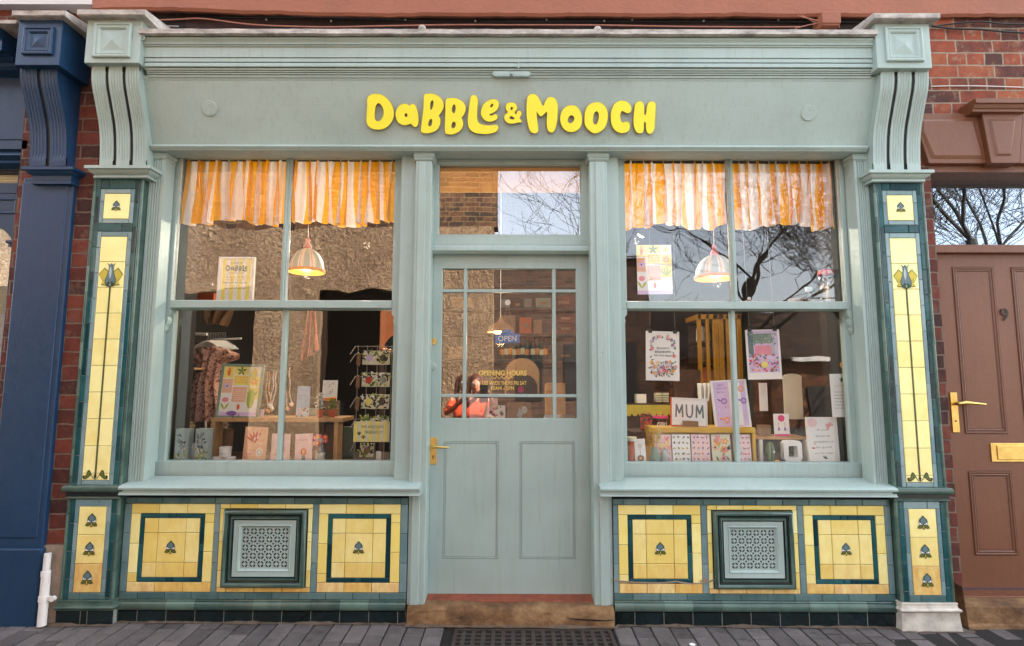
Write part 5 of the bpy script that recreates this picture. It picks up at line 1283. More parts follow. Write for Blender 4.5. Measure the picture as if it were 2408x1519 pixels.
# ------------------------------------------------------------------ the photographer, reflected in the door glass
def person():
    t = thing('person', 'person in an orange coat holding up a phone, reflected in the door glass', 'person', (0,0,0))
    bx, by = -.50, -4.05; g0 = -.12
    me = bpy.data.meshes.new('body'); bm = bmesh.new(); sk = bm.verts.layers.skin.verify()
    J = {}
    def v(n, x, y, z): J[n] = bm.verts.new((bx+x, by+y, g0+z)); return J[n]
    v('pelvis',0,0,.82); v('waist',0,0,.95); v('chest',0,.02,1.15); v('neck',0,.02,1.28); v('head',0,.04,1.35)
    for s_, n in ((-1,'l'),(1,'r')):
        v('hip'+n, s_*.09,0,.78); v('knee'+n, s_*.10,.03,.43); v('ank'+n, s_*.10,0,.08); v('toe'+n, s_*.12,.14,.04)
        v('sh'+n, s_*.17,.02,1.20); v('el'+n, s_*.24,.16,1.04)
    v('wrl', .04,.34,1.26); v('wrr', .22,.36,1.26)
    E = [('pelvis','waist'),('waist','chest'),('chest','neck'),('neck','head')]
    for n in 'lr': E += [('pelvis','hip'+n),('hip'+n,'knee'+n),('knee'+n,'ank'+n),('ank'+n,'toe'+n),('chest','sh'+n),('sh'+n,'el'+n),('el'+n,'wr'+n)]
    for a, b_ in E: bm.edges.new((J[a], J[b_]))
    rad = dict(pelvis=.14, waist=.13, chest=.15, neck=.055, head=.06, hip=.10, knee=.06, ank=.045, toe=.035, sh=.075, el=.05, wr=.032)
    for n, vv in J.items():
        r_ = rad.get(n, rad.get(n[:-1], .05)); vv[sk].radius = (r_, r_*.85); vv[sk].use_root = (n == 'pelvis')
    bm.to_mesh(me); bm.free()
    o = bpy.data.objects.new('body', me); col.objects.link(o); o.parent = t
    o.modifiers.new('skin', 'SKIN'); s_ = o.modifiers.new('sub', 'SUBSURF'); s_.levels = 2; s_.render_levels = 2
    # clothing colour by height
    mt = NT('coat_and_jeans'); sp = mt.new('ShaderNodeSeparateXYZ'); mt.l.new(mt.tc.outputs['Object'], sp.inputs[0])
    mt.base(mt.ramp(mt.math('MULTIPLY', mt.math('ADD', sp.outputs[2], -g0), .7), [(0, lin('20242c')), (.455, lin('2c3850')), (.46, lin('e2542a')), (.84, lin('e2542a')), (.85, lin('c98f74'))])); mt.rough(.8); mt.bump(mt.noise(14, 3), .8, .02)
    mt.m.node_tree.nodes
    me.materials.append(mt.m)
    h = MB().mat('skin'); c = (bx, by+.05, g0+1.42)
    h.ball(c, .095, 20, 16, sx=.80, sy=.95, sz=1.18); h.ball((bx, by+.15, g0+1.41), .017, 8, 6, sx=.7, sy=1.0, sz=1.5)
    for s_ in (-1, 1): h.ball((bx+s_*.078, by+.05, g0+1.42), .024, 8, 6, sx=.4)
    h.mat('white'); 
    for s_ in (-1, 1): h.ball((bx+s_*.031, by+.128, g0+1.435), .013, 8, 6, sy=.6)
    h.mat('ink')
    for s_ in (-1, 1): h.ball((bx+s_*.031, by+.135, g0+1.435), .006, 8, 6)
    h.mat('red'); h.ball((bx, by+.136, g0+1.372), .022, 10, 6, sy=.4, sz=.3)
    h.build('head', t, smooth=True)
    h = MB().mat('hair'); h.ball((bx, by+.025, g0+1.455), .108, 20, 14, sx=.88, sy=.95, sz=1.02)
    for s_ in (-1, 1): h.tube([(bx+s_*.07,by+.03,g0+1.52),(bx+s_*.095,by+.05,g0+1.42),(bx+s_*.10,by+.06,g0+1.30),(bx+s_*.085,by+.09,g0+1.18)], [.03,.035,.032,.01], 10)
    h.build('hair', t, smooth=True)
    # hands with fingers round the phone
    for n, (hx, s_) in (('l', (bx+.05, 1)), ('r', (bx+.21, -1))):
        hd = MB().mat('skin'); y_, z_ = by+.37, g0+1.285
        hd.ball((hx, y_, z_), .036, 12, 8, sx=.55, sy=.8, sz=1.15)
        for k in range(4):
            zz = z_+.028-.018*k; hd.tube([(hx-s_*.004, y_-.01, zz), (hx+s_*.006, y_+.035, zz+.003), (hx+s_*.026, y_+.045, zz+.004), (hx+s_*.040, y_+.040, zz+.003)], [.009, .0085, .008, .006], 8)
        hd.tube([(hx, y_-.015, z_+.02), (hx+s_*.012, y_-.02, z_+.045), (hx+s_*.028, y_-.01, z_+.055)], [.011, .010, .007], 8)
        hd.build('hand', t, smooth=True)
    p_ = MB().mat('black'); p_.box(bx+.075, bx+.185, by+.385, by+.394, g0+1.20, g0+1.43); o = p_.build('phone', bevel=.004); tag(o, 'black phone held up by the person in the orange coat', 'phone')
person()
# ------------------------------------------------------------------ the shop room
def struct(name, mb, **k): o = mb.build(name, **k); return tag(o, kind='structure')
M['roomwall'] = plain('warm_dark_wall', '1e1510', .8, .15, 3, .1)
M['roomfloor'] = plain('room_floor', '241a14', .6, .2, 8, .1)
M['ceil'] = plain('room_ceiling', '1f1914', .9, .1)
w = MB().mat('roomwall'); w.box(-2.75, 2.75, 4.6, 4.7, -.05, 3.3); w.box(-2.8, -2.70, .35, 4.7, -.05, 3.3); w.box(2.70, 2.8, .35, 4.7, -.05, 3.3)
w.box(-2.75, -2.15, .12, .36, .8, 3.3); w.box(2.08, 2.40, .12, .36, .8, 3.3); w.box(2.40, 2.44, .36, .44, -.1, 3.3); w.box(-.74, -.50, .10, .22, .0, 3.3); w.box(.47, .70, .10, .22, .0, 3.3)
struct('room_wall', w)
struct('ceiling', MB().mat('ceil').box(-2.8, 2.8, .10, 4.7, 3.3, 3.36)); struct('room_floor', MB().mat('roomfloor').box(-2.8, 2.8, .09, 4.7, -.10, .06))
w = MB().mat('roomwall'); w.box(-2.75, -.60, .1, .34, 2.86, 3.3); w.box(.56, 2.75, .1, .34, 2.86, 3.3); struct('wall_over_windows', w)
ZB = .80      # window bed
for a, b_, lb in ((-2.16, -.74, 'white painted display ledge inside the left window'), (.70, 2.10, 'white painted display ledge inside the right window')):
    o = MB().mat('cream' if 0 else 'darkwood').box(a, b_, .112, .95, ZB-.03, ZB).build('display_ledge'); tag(o, lb.replace('white painted', 'dark wooden'), 'ledge')

def pw(x0, x1, Y, py=900): return abs(X(x1, py, Y)-X(x0, py, Y))
# curtains
def stripes(name, c1, c2, n, tl=.32):
    t = NT(name); u = t.attr('u'); f = t.math('FRACT', t.math('MULTIPLY', u, n))
    sm = t.new('ShaderNodeMapRange'); sm.interpolation_type = 'SMOOTHSTEP'; t.l.new(f, sm.inputs[0]); sm.inputs[1].default_value = .47; sm.inputs[2].default_value = .485
    base = t.mix(sm.outputs[0], lin(c1), lin(c2)); wv = t.noise(120, 3, .7, t.mapping((1, 1, 3)))
    base = t.mix(t.math('MULTIPLY', wv, .25), base, lin('e8d4b0'), 'MULTIPLY'); t.base(base); t.rough(.85)
    t.bump(wv, .25, .002)
    tr = t.new('ShaderNodeBsdfTranslucent'); t.l.new(base, tr.inputs[0]); mx_ = t.new('ShaderNodeMixShader'); mx_.inputs[0].default_value = tl
    t.l.new(t.b.outputs[0], mx_.inputs[1]); t.l.new(tr.outputs[0], mx_.inputs[2]); t.l.new(mx_.outputs[0], t.n['Material Output'].inputs[0]); return t.m
M['curtain'] = stripes('orange_striped_cotton', 'ffbc00', 'fdf8f6', 1.0)
def curtain(px0, px1, pt, pb, Y, nst, seed, label, fold=13, raise_=()):
    fold = 10
    rr = random.Random(seed); x0, x1 = X(px0, 450, Y), X(px1, 450, Y); z1, z0 = Z(pt, Y), Z(pb, Y)
    ph = [rr.uniform(0, 6.28) for _ in range(6)]
    t = thing('curtain', label, 'curtain', (0,0,0), group='striped half curtains in the windows')
    def fn(u, v):
        d = 1-v     # 0 top, 1 bottom
        s_ = u*fold*2*math.pi
        wob = .45*math.sin(s_*.37+ph[0])+.35*math.sin(s_*.61+ph[1])
        x = x0+(x1-x0)*u+(.010+.010*d)*math.sin(s_+wob*2+ph[2]+.6*math.sin(d*3+ph[4]+u*5))+.012*d*math.sin(s_*.43+ph[3])
        y = Y+(.012+.024*d)*math.sin(s_+wob*2+ph[2]+1.3)+.008*math.sin(s_*2.3+ph[5])*(1-.5*d)
        hem = .018*math.sin(u*9+ph[1])+.006*math.sin(u*31+ph[2])+.004*math.sin(u*fold*6.28+ph[3])
        for a, b_, h in raise_:
            if a < u < b_: hem += h*math.sin(math.pi*(u-a)/(b_-a))
        return (x, y, z0+hem*(d)+(z1-z0)*v)
    m_ = MB().mat('curtain'); m_.grid(fn, 300, 24, store=lambda u, v: u*nst+.10*math.sin(u*19+ph[0])+.07*math.sin(u*47+ph[3])+.04*math.sin(v*5+u*30))
    m_.build('cloth', t, smooth=True, angle=180)
    r_ = MB().mat('darkwood'); r_.cyl((x0-.01, Y, z1-.012), (x1+.01, Y, z1-.012), .008); r_.build('rod', t, smooth=True)
curtain(436, 676, 374, 524, .085, 9.3, 3, 'striped curtain in the upper left pane of the left window')
curtain(692, 931, 374, 526, .085, 10.4, 8, 'striped curtain in the upper right pane of the left window')
curtain(1467, 1704, 377, 530, .085, 8.6, 21, 'striped curtain in the upper left pane of the right window')
curtain(1721, 1960, 377, 532, .085, 8.2, 34, 'striped curtain in the upper right pane of the right window', raise_=((.55, .75, .03),))

# pendant lamps
def pendant(px, ptop, prim, phalf, Y, label):
    x, zr_ = at(px, prim, Y); zt_ = Z(ptop, Y); r_ = pw(px-phalf, px+phalf, Y)/2; h = zt_-zr_
    t = thing('pendant_lamp', label, 'lamp', (x, Y, zr_), group='striped pendant lamps in the windows')
    s_ = MB(); pf = [(r_*math.sin(a)*(1.0), h*math.cos(a)) for a in [i*math.pi/2/8 for i in range(1, 9)]]; pf = [(p[0]*.97+.0, p[1]) for p in pf]
    s_.lathe((0,0,0), pf, 72, cols=['palegrey','palegrey','palegrey','palegrey','white','peach','white','cream']); s_.build('shade', t, smooth=True)
    s_ = MB().mat('orange'); s_.lathe((0,0,0), [(r_*.95, .012), (r_*1.02, .008), (r_*1.03, -.008), (r_*.98, -.012), (r_*.93, -.004)], 40); s_.build('rim', t, smooth=True); s_ = MB().mat(plain('lit_orange_diffuser', 'f0a030', .6, .03, emit=.12) if 'lit_orange_diffuser' not in MATS else MATS['lit_orange_diffuser']); s_.cyl((0,0,-.002), (0,0,.002), r_*.95, r_*.95, 40); s_.build('diffuser', t)
    s_ = MB().mat('pink'); s_.lathe((0,0,h), [(.022,-.01),(.030,.01),(.020,.03),(.012,.045),(.018,.06),(.008,.075),(.001,.08)], 14); s_.build('knob', t, smooth=True)
    s_ = MB().mat('white'); s_.cyl((0,0,h+.07), (0,0,3.3-zr_), .003); s_.build('cord', t)
    b_ = MB().mat(plain('lamp_glow', 'ffcf80', emit=2.5) if 'lamp_glow' not in MATS else MATS['lamp_glow']); b_.ball((0,0,.06), .02, 12, 8); b_.build('bulb', t, smooth=True)
    l = bpy.data.lights.new('lamp_light', 'POINT'); l.energy = .35; l.color = (1, .85, .62); l.shadow_soft_size = .03; o = bpy.data.objects.new('lamp_light', l); col.objects.link(o); o.parent = t; o.location = (0,0,-.04)
pendant(721, 585, 637, 42, .50, 'green and white striped pendant lamp behind the left window')
pendant(1682, 598, 652, 48, .50, 'green and white striped pendant lamp behind the right window')
def spot(px, py, Y, label, pw_=9):
    x, z = at(px, py, Y); t = thing('spot_lamp', label, 'spotlight', (x, Y, z), (R(25), R(30), 0), group='ceiling spotlights')
    b_ = MB().mat('black'); b_.lathe((0,0,0), [(.001,.10),(.03,.10),(.045,.06),(.055,0),(.050,0),(.02,.04)], 18); b_.cyl((0,0,.09), (.02,.02,.22), .012); b_.build('housing', t, smooth=True)
    b_ = MB().mat(MATS['lamp_glow']); b_.ball((0,0,.01), .035, 12, 8, sz=.7); b_.build('bulb', t, smooth=True)
    l = bpy.data.lights.new('spot_light', 'POINT'); l.energy = pw_; l.color = (1, .88, .68); l.shadow_soft_size = .03; o = bpy.data.objects.new('spot_light', l); col.objects.link(o); o.parent = t; o.location = (0,0,-.06)
spot(868, 561, 1.1, 'black ceiling spotlight glowing behind the left window')
spot(1508, 553, 1.1, 'small glowing spotlight above the flower poster in the right window')
spot(918, 815, 1.8, 'black spotlight glowing orange behind the wire card rack', .5)
M['lit_orange'] = plain('burnt_orange_panel', '7c4018', .7, .1)
ow = MB().mat('lit_orange'); ow.box(X(893,780,2.2), X(940,780,2.2), 2.2, 2.25, Z(830,2.2), Z(715,2.2)); tag(ow.build('wall_panel', bevel=.004), 'orange lit panel at the right side of the left window', 'panel')

# flat goods: local coordinates, centre bottom at the origin, front faces -y
def goods(name, label, cat, px0, px1, pt, pb, Y, art, th=.003, frame=None, lean=-4, roll=0, turn=0, paper='white', group=None, stand=None):
    xc2 = (px0+px1)/2; x, z0 = at(xc2, pb, Y); z1 = Z(pt, Y, xc2); w = pw(px0, px1, Y); h = z1-z0
    t = thing(name, label, cat, (x, Y, z0), (R(lean), R(roll), R(turn)), group)
    if frame:
        fm, fw = frame; f = MB().mat(fm); f.ring(-w/2, w/2, 0, h, [(0, .012), (0, -.006), (.002, -.008), (fw, -.008), (fw, .0)]); f.mat('kraft'); f.box(-w/2+.002, w/2-.002, .003, .012, .002, h-.002); f.build('frame', t, bevel=.001)
        p = MB().mat(paper); p.box(-w/2+fw-.001, w/2-fw+.001, -.0005, .003, fw-.001, h-fw+.001); art(p, w-2*fw, h-2*fw, fw, -.0012); p.build('print', t)
    else:
        p = MB().mat(paper); p.box(-w/2, w/2, 0, th, 0, h); art(p, w, h, 0, -.0008); p.build('print', t)
    return t, w, h
def rect(p, x0, x1, z0, z1, y): p.poly([(x0,z0),(x1,z0),(x1,z1),(x0,z1)], y)
def stroke(p, pts, wd, y):
    for i in range(len(pts)-1):
        a, b_ = Vector(pts[i]), Vector(pts[i+1]); n_ = Vector((-(b_-a).y, (b_-a).x)).normalized()*wd/2
        p.poly([tuple(a-n_), tuple(b_-n_), tuple(b_+n_), tuple(a+n_)], y-.00002*i); p.disc(a.x, a.y, wd/2, y-.00002*i, seg=8); p.disc(b_.x, b_.y, wd/2, y-.00002*i, seg=8)
def dashes(p, cx_, z, w, h, y, rr, mat='greyink'):
    p.mat(mat); x = cx_-w/2
    while x < cx_+w/2-.002:
        l = rr.uniform(.15, .35)*w*.6; l = min(l, cx_+w/2-x); k = x
        while k < x+l: rect(p, k, min(k+h*.55, x+l), z-h/2*rr.uniform(.7, 1), z+h/2, y); k += h*.8
        x += l+h
def art_dabble(p, w, h, b, y):
    rr = random.Random(1); p.mat('lemon')
    for k in range(4): x = -w/2+w*(.06+.25*k); rect(p, x, x+w*.125, b, b+h, y)
    p.mat('greyink'); text(p, 'HAVE A', 0, y-.0008, b+h*.905, w=w*.36)
    small_word(p, 0, y-.0012, b+h*.775, w*.66)
    p.mat('greyink')
    for k in range(8): p.disc(-w*.21+w*.06*k, b+h*.66+(.0035 if k % 2 else -.001), w*.034, y-.0008, rz=.0016, rot=.5*(1 if k % 2 else -1), seg=6)
    for z, ww in ((.565, .56), (.50, .55), (.435, .78), (.37, .22), (.30, .7)): dashes(p, 0, b+h*z, w*ww, h*.026, y-.0008, rr, 'mustard' if z != .435 else 'greyink')
t, w, h = goods('framed_poster', 'white framed yellow striped poster reading HAVE A DABBLE', 'poster', 508, 595, 604, 713, .13, art_dabble, frame=('white', .012), lean=-1, paper='white')
t['label'] = 'white framed poster with yellow stripes and grey words, upper left window'
def art_market(p, w, h, b, y, seed=2):
    """blocks of flowers round an orange centre"""
    rr = random.Random(seed)
    C = ['lemon','peach','white','lemon','white','lemon','lemon','white','white','lemon']
    for i, (x0, x1, z0, z1) in enumerate([(0,.27,.76,1),(0,.27,.46,.74),(0,.27,.10,.44),(.29,.68,.84,1),(.70,1,.82,1),(.70,1,.60,.80),(.70,1,.34,.58),(.70,1,.10,.32),(.29,.68,.10,.26),(.29,.68,.62,.82)]):
        p.mat(C[i]); rect(p, -w/2+x0*w, -w/2+x1*w, b+z0*h, b+z1*h, y)
    p.mat('peach'); rect(p, -w*.20, w*.17, b+h*.28, b+h*.58, y-.0004); p.mat('lilac'); rect(p, -w*.5, w*.5, b+.0, b+h*.075, y-.0004)
    p.mat('orange'); p.disc(-w*.36, b+h*.89, w*.05, y-.0006, rz=h*.09); p.mat('dorange'); p.disc(-w*.36, b+h*.86, w*.03, y-.0009, rz=h*.06)
    p.flower(-w*.37, b+h*.60, w*.10, y-.0008, 'lilac', 'purple', 5); p.mat('pink'); p.disc(-w*.37, b+h*.32, w*.09, y-.0006, rz=h*.05)
    for r_ in (60, 120): p.mat('lime'); p.leafp(-w*.37, b+h*.12, h*.17, w*.06, R(r_), y-.0009)
    p.flower(w*.34, b+h*.70, w*.11, y-.0008, 'orange', 'lemon', 6); p.flower(w*.34, b+h*.91, w*.09, y-.0008, 'lemon', 'orange', 6)
    for k in range(4): p.mat('lime'); p.leafp(w*.34, b+h*.38, h*.16, w*.05, R(50+30*k), y-.0009-.0001*k)
    p.mat('leaf')
    for k in range(5): p.leafp(-w*.02, b+h*.91, w*.14, w*.05, R(20+70*k), y-.0008-.0001*k)
    for i, z in enumerate((.78, .73, .68)): p.mat('orange' if i != 1 else 'dorange'); dashes(p, -.0, b+h*z, w*.34, h*.028, y-.001, rr, 'orange')
    for z in (.53, .49, .45, .41, .37, .33): dashes(p, 0, b+h*z, w*.28, h*.012, y-.001, rr, 'white')
    p.mat('dorange'); p.disc(w*.0, b+h*.18, w*.04, y-.0006, rz=h*.06)
goods('flower_poster', 'colourful flower block poster fixed high in the right window', 'poster', 1499, 1583, 576, 692, .115, art_market, th=.001, lean=0, roll=-.6, paper='white')
def art_market2(p, w, h, b, y):
    p.mat('white'); art_market(p, w*.98, h, b, y, 5); p.mat('lime'); p.disc(w*.30, b+h*.35, w*.10, y-.0013, rz=h*.20, seg=18); p.mat('mustard'); p.disc(w*.31, b+h*.85, w*.09, y-.0013, rz=h*.12); p.mat('purple'); p.disc(-w*.15, b+h*.05, w*.14, y-.0013, rz=h*.05)
t, w, h = goods('framed_poster', 'sage green framed flower poster standing on the oak bench', 'poster', 506, 607, 855, 984, .30, art_market2, frame=('sage', .016), lean=-7, roll=1.2, paper='white')
st_ = MB().mat('black')
for s_ in (-.018, .018): st_.tube([(s_+.0, -.035, .0), (s_, -.02, .006), (s_, -.016, .03)], .0018, 6)
st_.build('easel_prong', t)

# oak bench in the left window
t = thing('oak_bench', 'pale oak display bench standing in the left window', 'bench')
Yb = .26; zt_ = Z(984, Yb); xa, xb = X(495,990,Yb), X(806,990,Yb); b_ = MB().mat('oak'); b_.box(xa, xb, Yb, Yb+.26, zt_-.026, zt_); b_.build('top', t, bevel=.002)
for x in (xa, xb-.028-.03): 
    l = MB().mat('oak'); l.box(x, x+.028, Yb+.005, Yb+.11, ZB, zt_-.026); l.build('leg', t, bevel=.002)
ZT = zt_
# two botanical blocks, bowl
def art_bot(seed):
    def f(p, w, h, b, y):
        rr = random.Random(seed); 
        for k in range(26): p.mat(rr.choice(['lime','leaf','mustard','olive'])); p.leafp(rr.uniform(-w*.42, w*.42), b+h*rr.uniform(.0, .38), h*.10, w*.10, R(rr.uniform(50, 130)), y-.0004-.00003*k)
        for k in range(16): p.mat(rr.choice(['slate','greyink','ink'])); p.leafp(rr.uniform(-w*.2, w*.2), b+h*rr.uniform(.35, .8), h*.13, w*.10, R(rr.uniform(20, 160)), y-.0012-.00003*k)
        p.mat('ink'); p.leafp(0, b+h*.2, h*.65, w*.03, R(88), y-.0018)
        for k in range(6): p.mat('white'); p.disc(rr.uniform(-w*.3, w*.3), b+h*rr.uniform(.1, .6), w*.06, y-.002, seg=7)
    return f
goods('botanical_block', 'first grey block with a painted meadow plant at the left window corner', 'ornament', 409, 439, 1009, 1090, .16, art_bot(4), th=.06, lean=0, paper='palegrey')
goods('botanical_block', 'second grey block with a painted meadow plant, nearer the bench leg', 'ornament', 456, 486, 1008, 1090, .16, art_bot(9), th=.06, lean=0, paper='palegrey')
x, z = at(447, 1086, .24); b_ = MB().mat('white'); b_.lathe((x,.24,ZB+.035), [(.03,0),(.042,.02),(.044,.10),(.040,.10),(.036,.03)], 18); b_.mat('terracotta'); b_.lathe((x,.24,ZB), [(.001,0),(.045,.0),(.045,.035),(.03,.036)], 18); tag(b_.build('plant_pot', smooth=True), 'white pot with a terracotta foot between two painted blocks', 'pot')
# tins
for i, (a, b2, tp, bt, yy) in enumerate(((503,528,1063,1089,.20), (529,554,1063,1089,.20), (517.5,543,1045,1068,.20))):
    x = X((a+b2)/2, 1060, yy); r_ = pw(a, b2, yy)/2; z0 = ZB if i < 2 else ZB+.062; c = MB().mat('white'); c.cyl((x,yy,z0), (x,yy,z0+.046), r_, r_, 24); c.cyl((x,yy,z0+.047), (x,yy,z0+.060), r_*1.03, r_*1.03, 24); c.mat('palegrey'); c.box(x-r_*.6, x+r_*.6, yy-r_-.0006, yy-r_*.9, z0+.018, z0+.022)
    tag(c.build('white_tin', smooth=True, angle=30), ('white lidded tin, left one of the lower pair under the oak bench', 'white lidded tin, right one of the lower pair under the oak bench', 'white lidded tin stacked on top of two others under the oak bench')[i], 'tin', 'white tins under the bench')
def none(p, w, h, b, y): pass
goods('kraft_card', 'plain brown kraft card standing behind the white tins', 'card', 518, 543, 1008, 1088, .40, none, paper='kraft')
def art_redbird(p, w, h, b, y):
    rr = random.Random(3)
    p.mat('red'); 
    for k in range(5): p.leafp(-w*.05+.02*w*k, b+h*.55, h*.35, w*.10, R(60+22*k), y-.0004-.0002*k)
    for k in range(9): p.mat(rr.choice(['peach','pink','lime','palepink'])); p.leafp(rr.uniform(-w*.3, w*.3), b+h*rr.uniform(.15, .7), h*.14, w*.08, rr.uniform(0, 3), y-.0016-.0001*k)
    p.mat('white'); p.disc(w*.22, b+h*.30, w*.17, y-.003); p.mat('greyink'); p.disc(w*.22, b+h*.30, w*.10, y-.0034); p.mat('white'); p.disc(w*.22, b+h*.30, w*.08, y-.0036)
goods('greeting_card', 'pale card with a red bird standing beside the white tins', 'card', 569, 622, 1004, 1089, .22, art_redbird, roll=1.5, paper='peach')
def art_pinkline(p, w, h, b, y):
    rr = random.Random(8); 
    for k in range(8): p.mat(rr.choice(['pink','peach'])); p.disc(rr.uniform(-w*.3, w*.3), b+h*rr.uniform(.1, .9), w*.06, y-.0004-.0001*k)
goods('greeting_card', 'plain pale pink card half hidden by the lower glazing bar', 'card', 635, 679, 1020, 1089, .22, art_pinkline, paper='palepink')
def art_woman(p, w, h, b, y):
    p.mat('pink'); text(p, 'Love', 0, y-.0006, b+h*.80, w=w*.42); p.mat('dorange'); p.disc(0, b+h*.36, w*.17, y-.0006, rz=h*.13); p.mat('peach'); p.disc(0, b+h*.38, w*.09, y-.001, rz=h*.07); p.mat('slate'); p.poly([(-w*.12,b+h*.02),(w*.14,b+h*.02),(w*.08,b+h*.26),(-w*.07,b+h*.26)], y-.0012)
goods('greeting_card', 'pink card showing a small red haired figure', 'card', 693, 733, 1020, 1087, .20, art_woman, roll=-2, paper='palepink')
# jar with flowers
def jar(px, pt, pb, half, Y, label, lid='white', fl=('dorange','pink','orange')):
    x = X(px, pb, Y); z0 = max(ZB, Z(pb, Y)); h = Z(pt, Y)-z0; r_ = pw(px-half, px+half, Y)/2; t = thing('glass_jar', label, 'jar', (x, Y, z0))
    g = MB().mat('glass_jar'); g.lathe((0,0,0), [(.001,.001),(r_*.95,.001),(r_,.01),(r_,h*.68),(r_*.75,h*.82),(r_*.72,h)], 22); g.build('glass', t, smooth=True)
    return t, r_, h
t, r_, h = jar(752.5, 1045, 1088, 13.5, .24, 'glass jar topped with pink and orange paper flowers')
f = MB(); rr = random.Random(2)
for k in range(16): f.flower(rr.uniform(-r_*1.2, r_*1.2), h+rr.uniform(-.005, .05), .017, rr.uniform(-.045, -.02), rr.choice(['dorange','pink','hotpink','sky','orange']), 'lemon', 6, rr.random())
f.build('flowers', t)
f = MB().mat('white'); f.cyl((0,0,.005), (0,0,h*.5), r_*.7, r_*.8, 16); f.build('filling', t)
o = MB().mat('kraft').box(X(765,1050,.46), X(800,1050,.46), .46, .48, ZB, Z(1000,.46)).build('board', bevel=.002); tag(o, 'brown board standing behind the flower jar', 'board')
o = MB().mat('greyink').box(X(806,1050,.62), X(832,1050,.62), .62, .64, ZB, Z(1004,.62)).build('board', bevel=.002); tag(o, 'grey board standing behind the right bench leg', 'board')
# on the bench
def art_blue(p, w, h, b, y):
    rr = random.Random(5)
    for k in range(12): p.mat('peach' if k % 2 else 'kraft'); p.disc(rr.uniform(-w*.45, w*.45), b+h*rr.uniform(.02, .35), w*.09, y-.0003-.0001*k, seg=8)
    p.mat('slate')
    for k in range(5): p.leafp(-w*.35+w*.16*k, b+h*.7, w*.10, w*.04, R(40+k*30), y-.002)
goods('greeting_card', 'sky blue card standing on the oak bench', 'card', 695, 725, 908, 986, .36, art_blue, paper='sky')
def art_bees(p, w, h, b, y):
    rr = random.Random(6); p.mat('orange'); rect(p, -w/2, w/2, b, b+h*.14, y)
    for k in range(18): p.mat('slate' if k % 3 else 'mustard'); p.leafp(rr.uniform(-w*.4, w*.4), b+h*rr.uniform(.25, .9), w*.10, w*.05, rr.uniform(0, 3), y-.0004)
goods('notebook', 'white notebook with small bees resting on a brown box', 'notebook', 757, 791, 894, 942, .42, art_bees, th=.012, paper='white')
o = MB().mat('kraft').box(X(763,960,.44), X(793,960,.44), .44, .50, ZT, Z(944,.44)).build('gift_box', bevel=.002); tag(o, 'brown box under the bee notebook on the oak bench', 'box')
o = MB().mat('greyink').box(X(722,975,.46), X(745,975,.46), .46, .52, ZT, Z(962,.46)).build('gift_box', bevel=.002); tag(o, 'small dark patterned box behind the white leaved plant pot', 'box')
def pot(px, pt, pb, half, Y, z0, label, fol, mats, flower=None):
    x = X(px, pb, Y); r_ = pw(px-half, px+half, Y)/2; h = Z(pt, Y)-z0; t = thing('potted_plant', label, 'plant', (x, Y, z0), group='little terracotta pots on the bench')
    g = MB().mat('terracotta'); g.lathe((0,0,0), [(.001,.001),(r_*.65,.001),(r_*.88,h*.62),(r_*.88,h*.64),(r_,h*.66),(r_*1.02,h),(r_*.9,h),(r_*.85,h*.8),(.001,h*.8)], 20); g.build('pot', t, smooth=True, angle=30)
    f = MB(); rr = random.Random(int(px))
    for k in range(150):
        a = rr.uniform(0, 6.28); q = rr.random(); zz = h+fol*q; rad = r_*(1.0-.5*q)*rr.random()**.5*1.2; l = .014
        f.mat(rr.choice(mats)); c = Vector((rad*math.cos(a), rad*math.sin(a), zz)); d_ = Vector((rr.uniform(-1,1), rr.uniform(-1,1), rr.uniform(-.2,1))).normalized()*l; e = Vector((rr.uniform(-1,1), rr.uniform(-1,1), rr.uniform(-1,1))).normalized()*l*.35; f.face([c, c+d_*.5+e, c+d_, c+d_*.5-e])
    f.mat('leaf'); f.cyl((0,0,h*.8), (0,0,h+fol*.6), .003); f.build('foliage', t)
    if flower:
        f = MB().mat(flower); f.ball((.005,-.01,h+fol), .016, 10, 6, sz=.6); f.build('flower', t)
pot(752, 964, 982, 9.5, .32, ZT, 'terracotta pot with white feathery foliage on the oak bench', .10, ['palegrey','white','sage'])
pot(781, 964, 982, 9.5, .32, ZT, 'terracotta pot with green foliage and an orange flower on the oak bench', .075, ['leaf','lime','olive'], 'orange')
goods('greeting_card', 'small lilac card leaning beside the sage green frame', 'card', 605, 618, 962, 983, .34, none, roll=8, paper='lilac')
# necklaces
def neck(pxs, pt, pb, Y, mat, label, drop):
    t = MB(); rr = random.Random(int(pxs[0])); 
    for px in pxs:
        x, zt_2 = at(px, pt, Y); zb_2 = Z(pb+rr.uniform(-14, 8), Y); n = 34
        for k in range(n): t.mat(rr.choice(mat)); t.ball((x+.004*math.sin(k*.3+px)+(drop*.02*(k/n)**3), Y+rr.uniform(-.002, .002), zt_2+(zb_2-zt_2)*k/n), rr.uniform(.0035, .0055), 6, 4)
        t.ball((x+drop*.02, Y, zb_2-.008), .015, 8, 6)
    tag(t.build('necklace', smooth=True), label, 'necklace', 'bead necklaces')
neck((628, 634), 874, 960, .45, ['peach','white','orange'], 'peach and orange bead necklace nearest the flower poster', 1)
neck((644, 650), 874, 955, .45, ['white','palepink'], 'white and pale pink bead necklace left of the lower glazing bar', -1)
neck((673, 682), 866, 962, .45, ['palepink','peach','white'], 'pale pink bead necklace right of the lower glazing bar', 1)
o = MB().mat('black').box(X(610,860,.46), X(690,860,.46), .455, .47, Z(870,.46), Z(865,.46)).build('necklace_bar'); tag(o, 'thin black bar the bead necklaces hang from', 'rail')
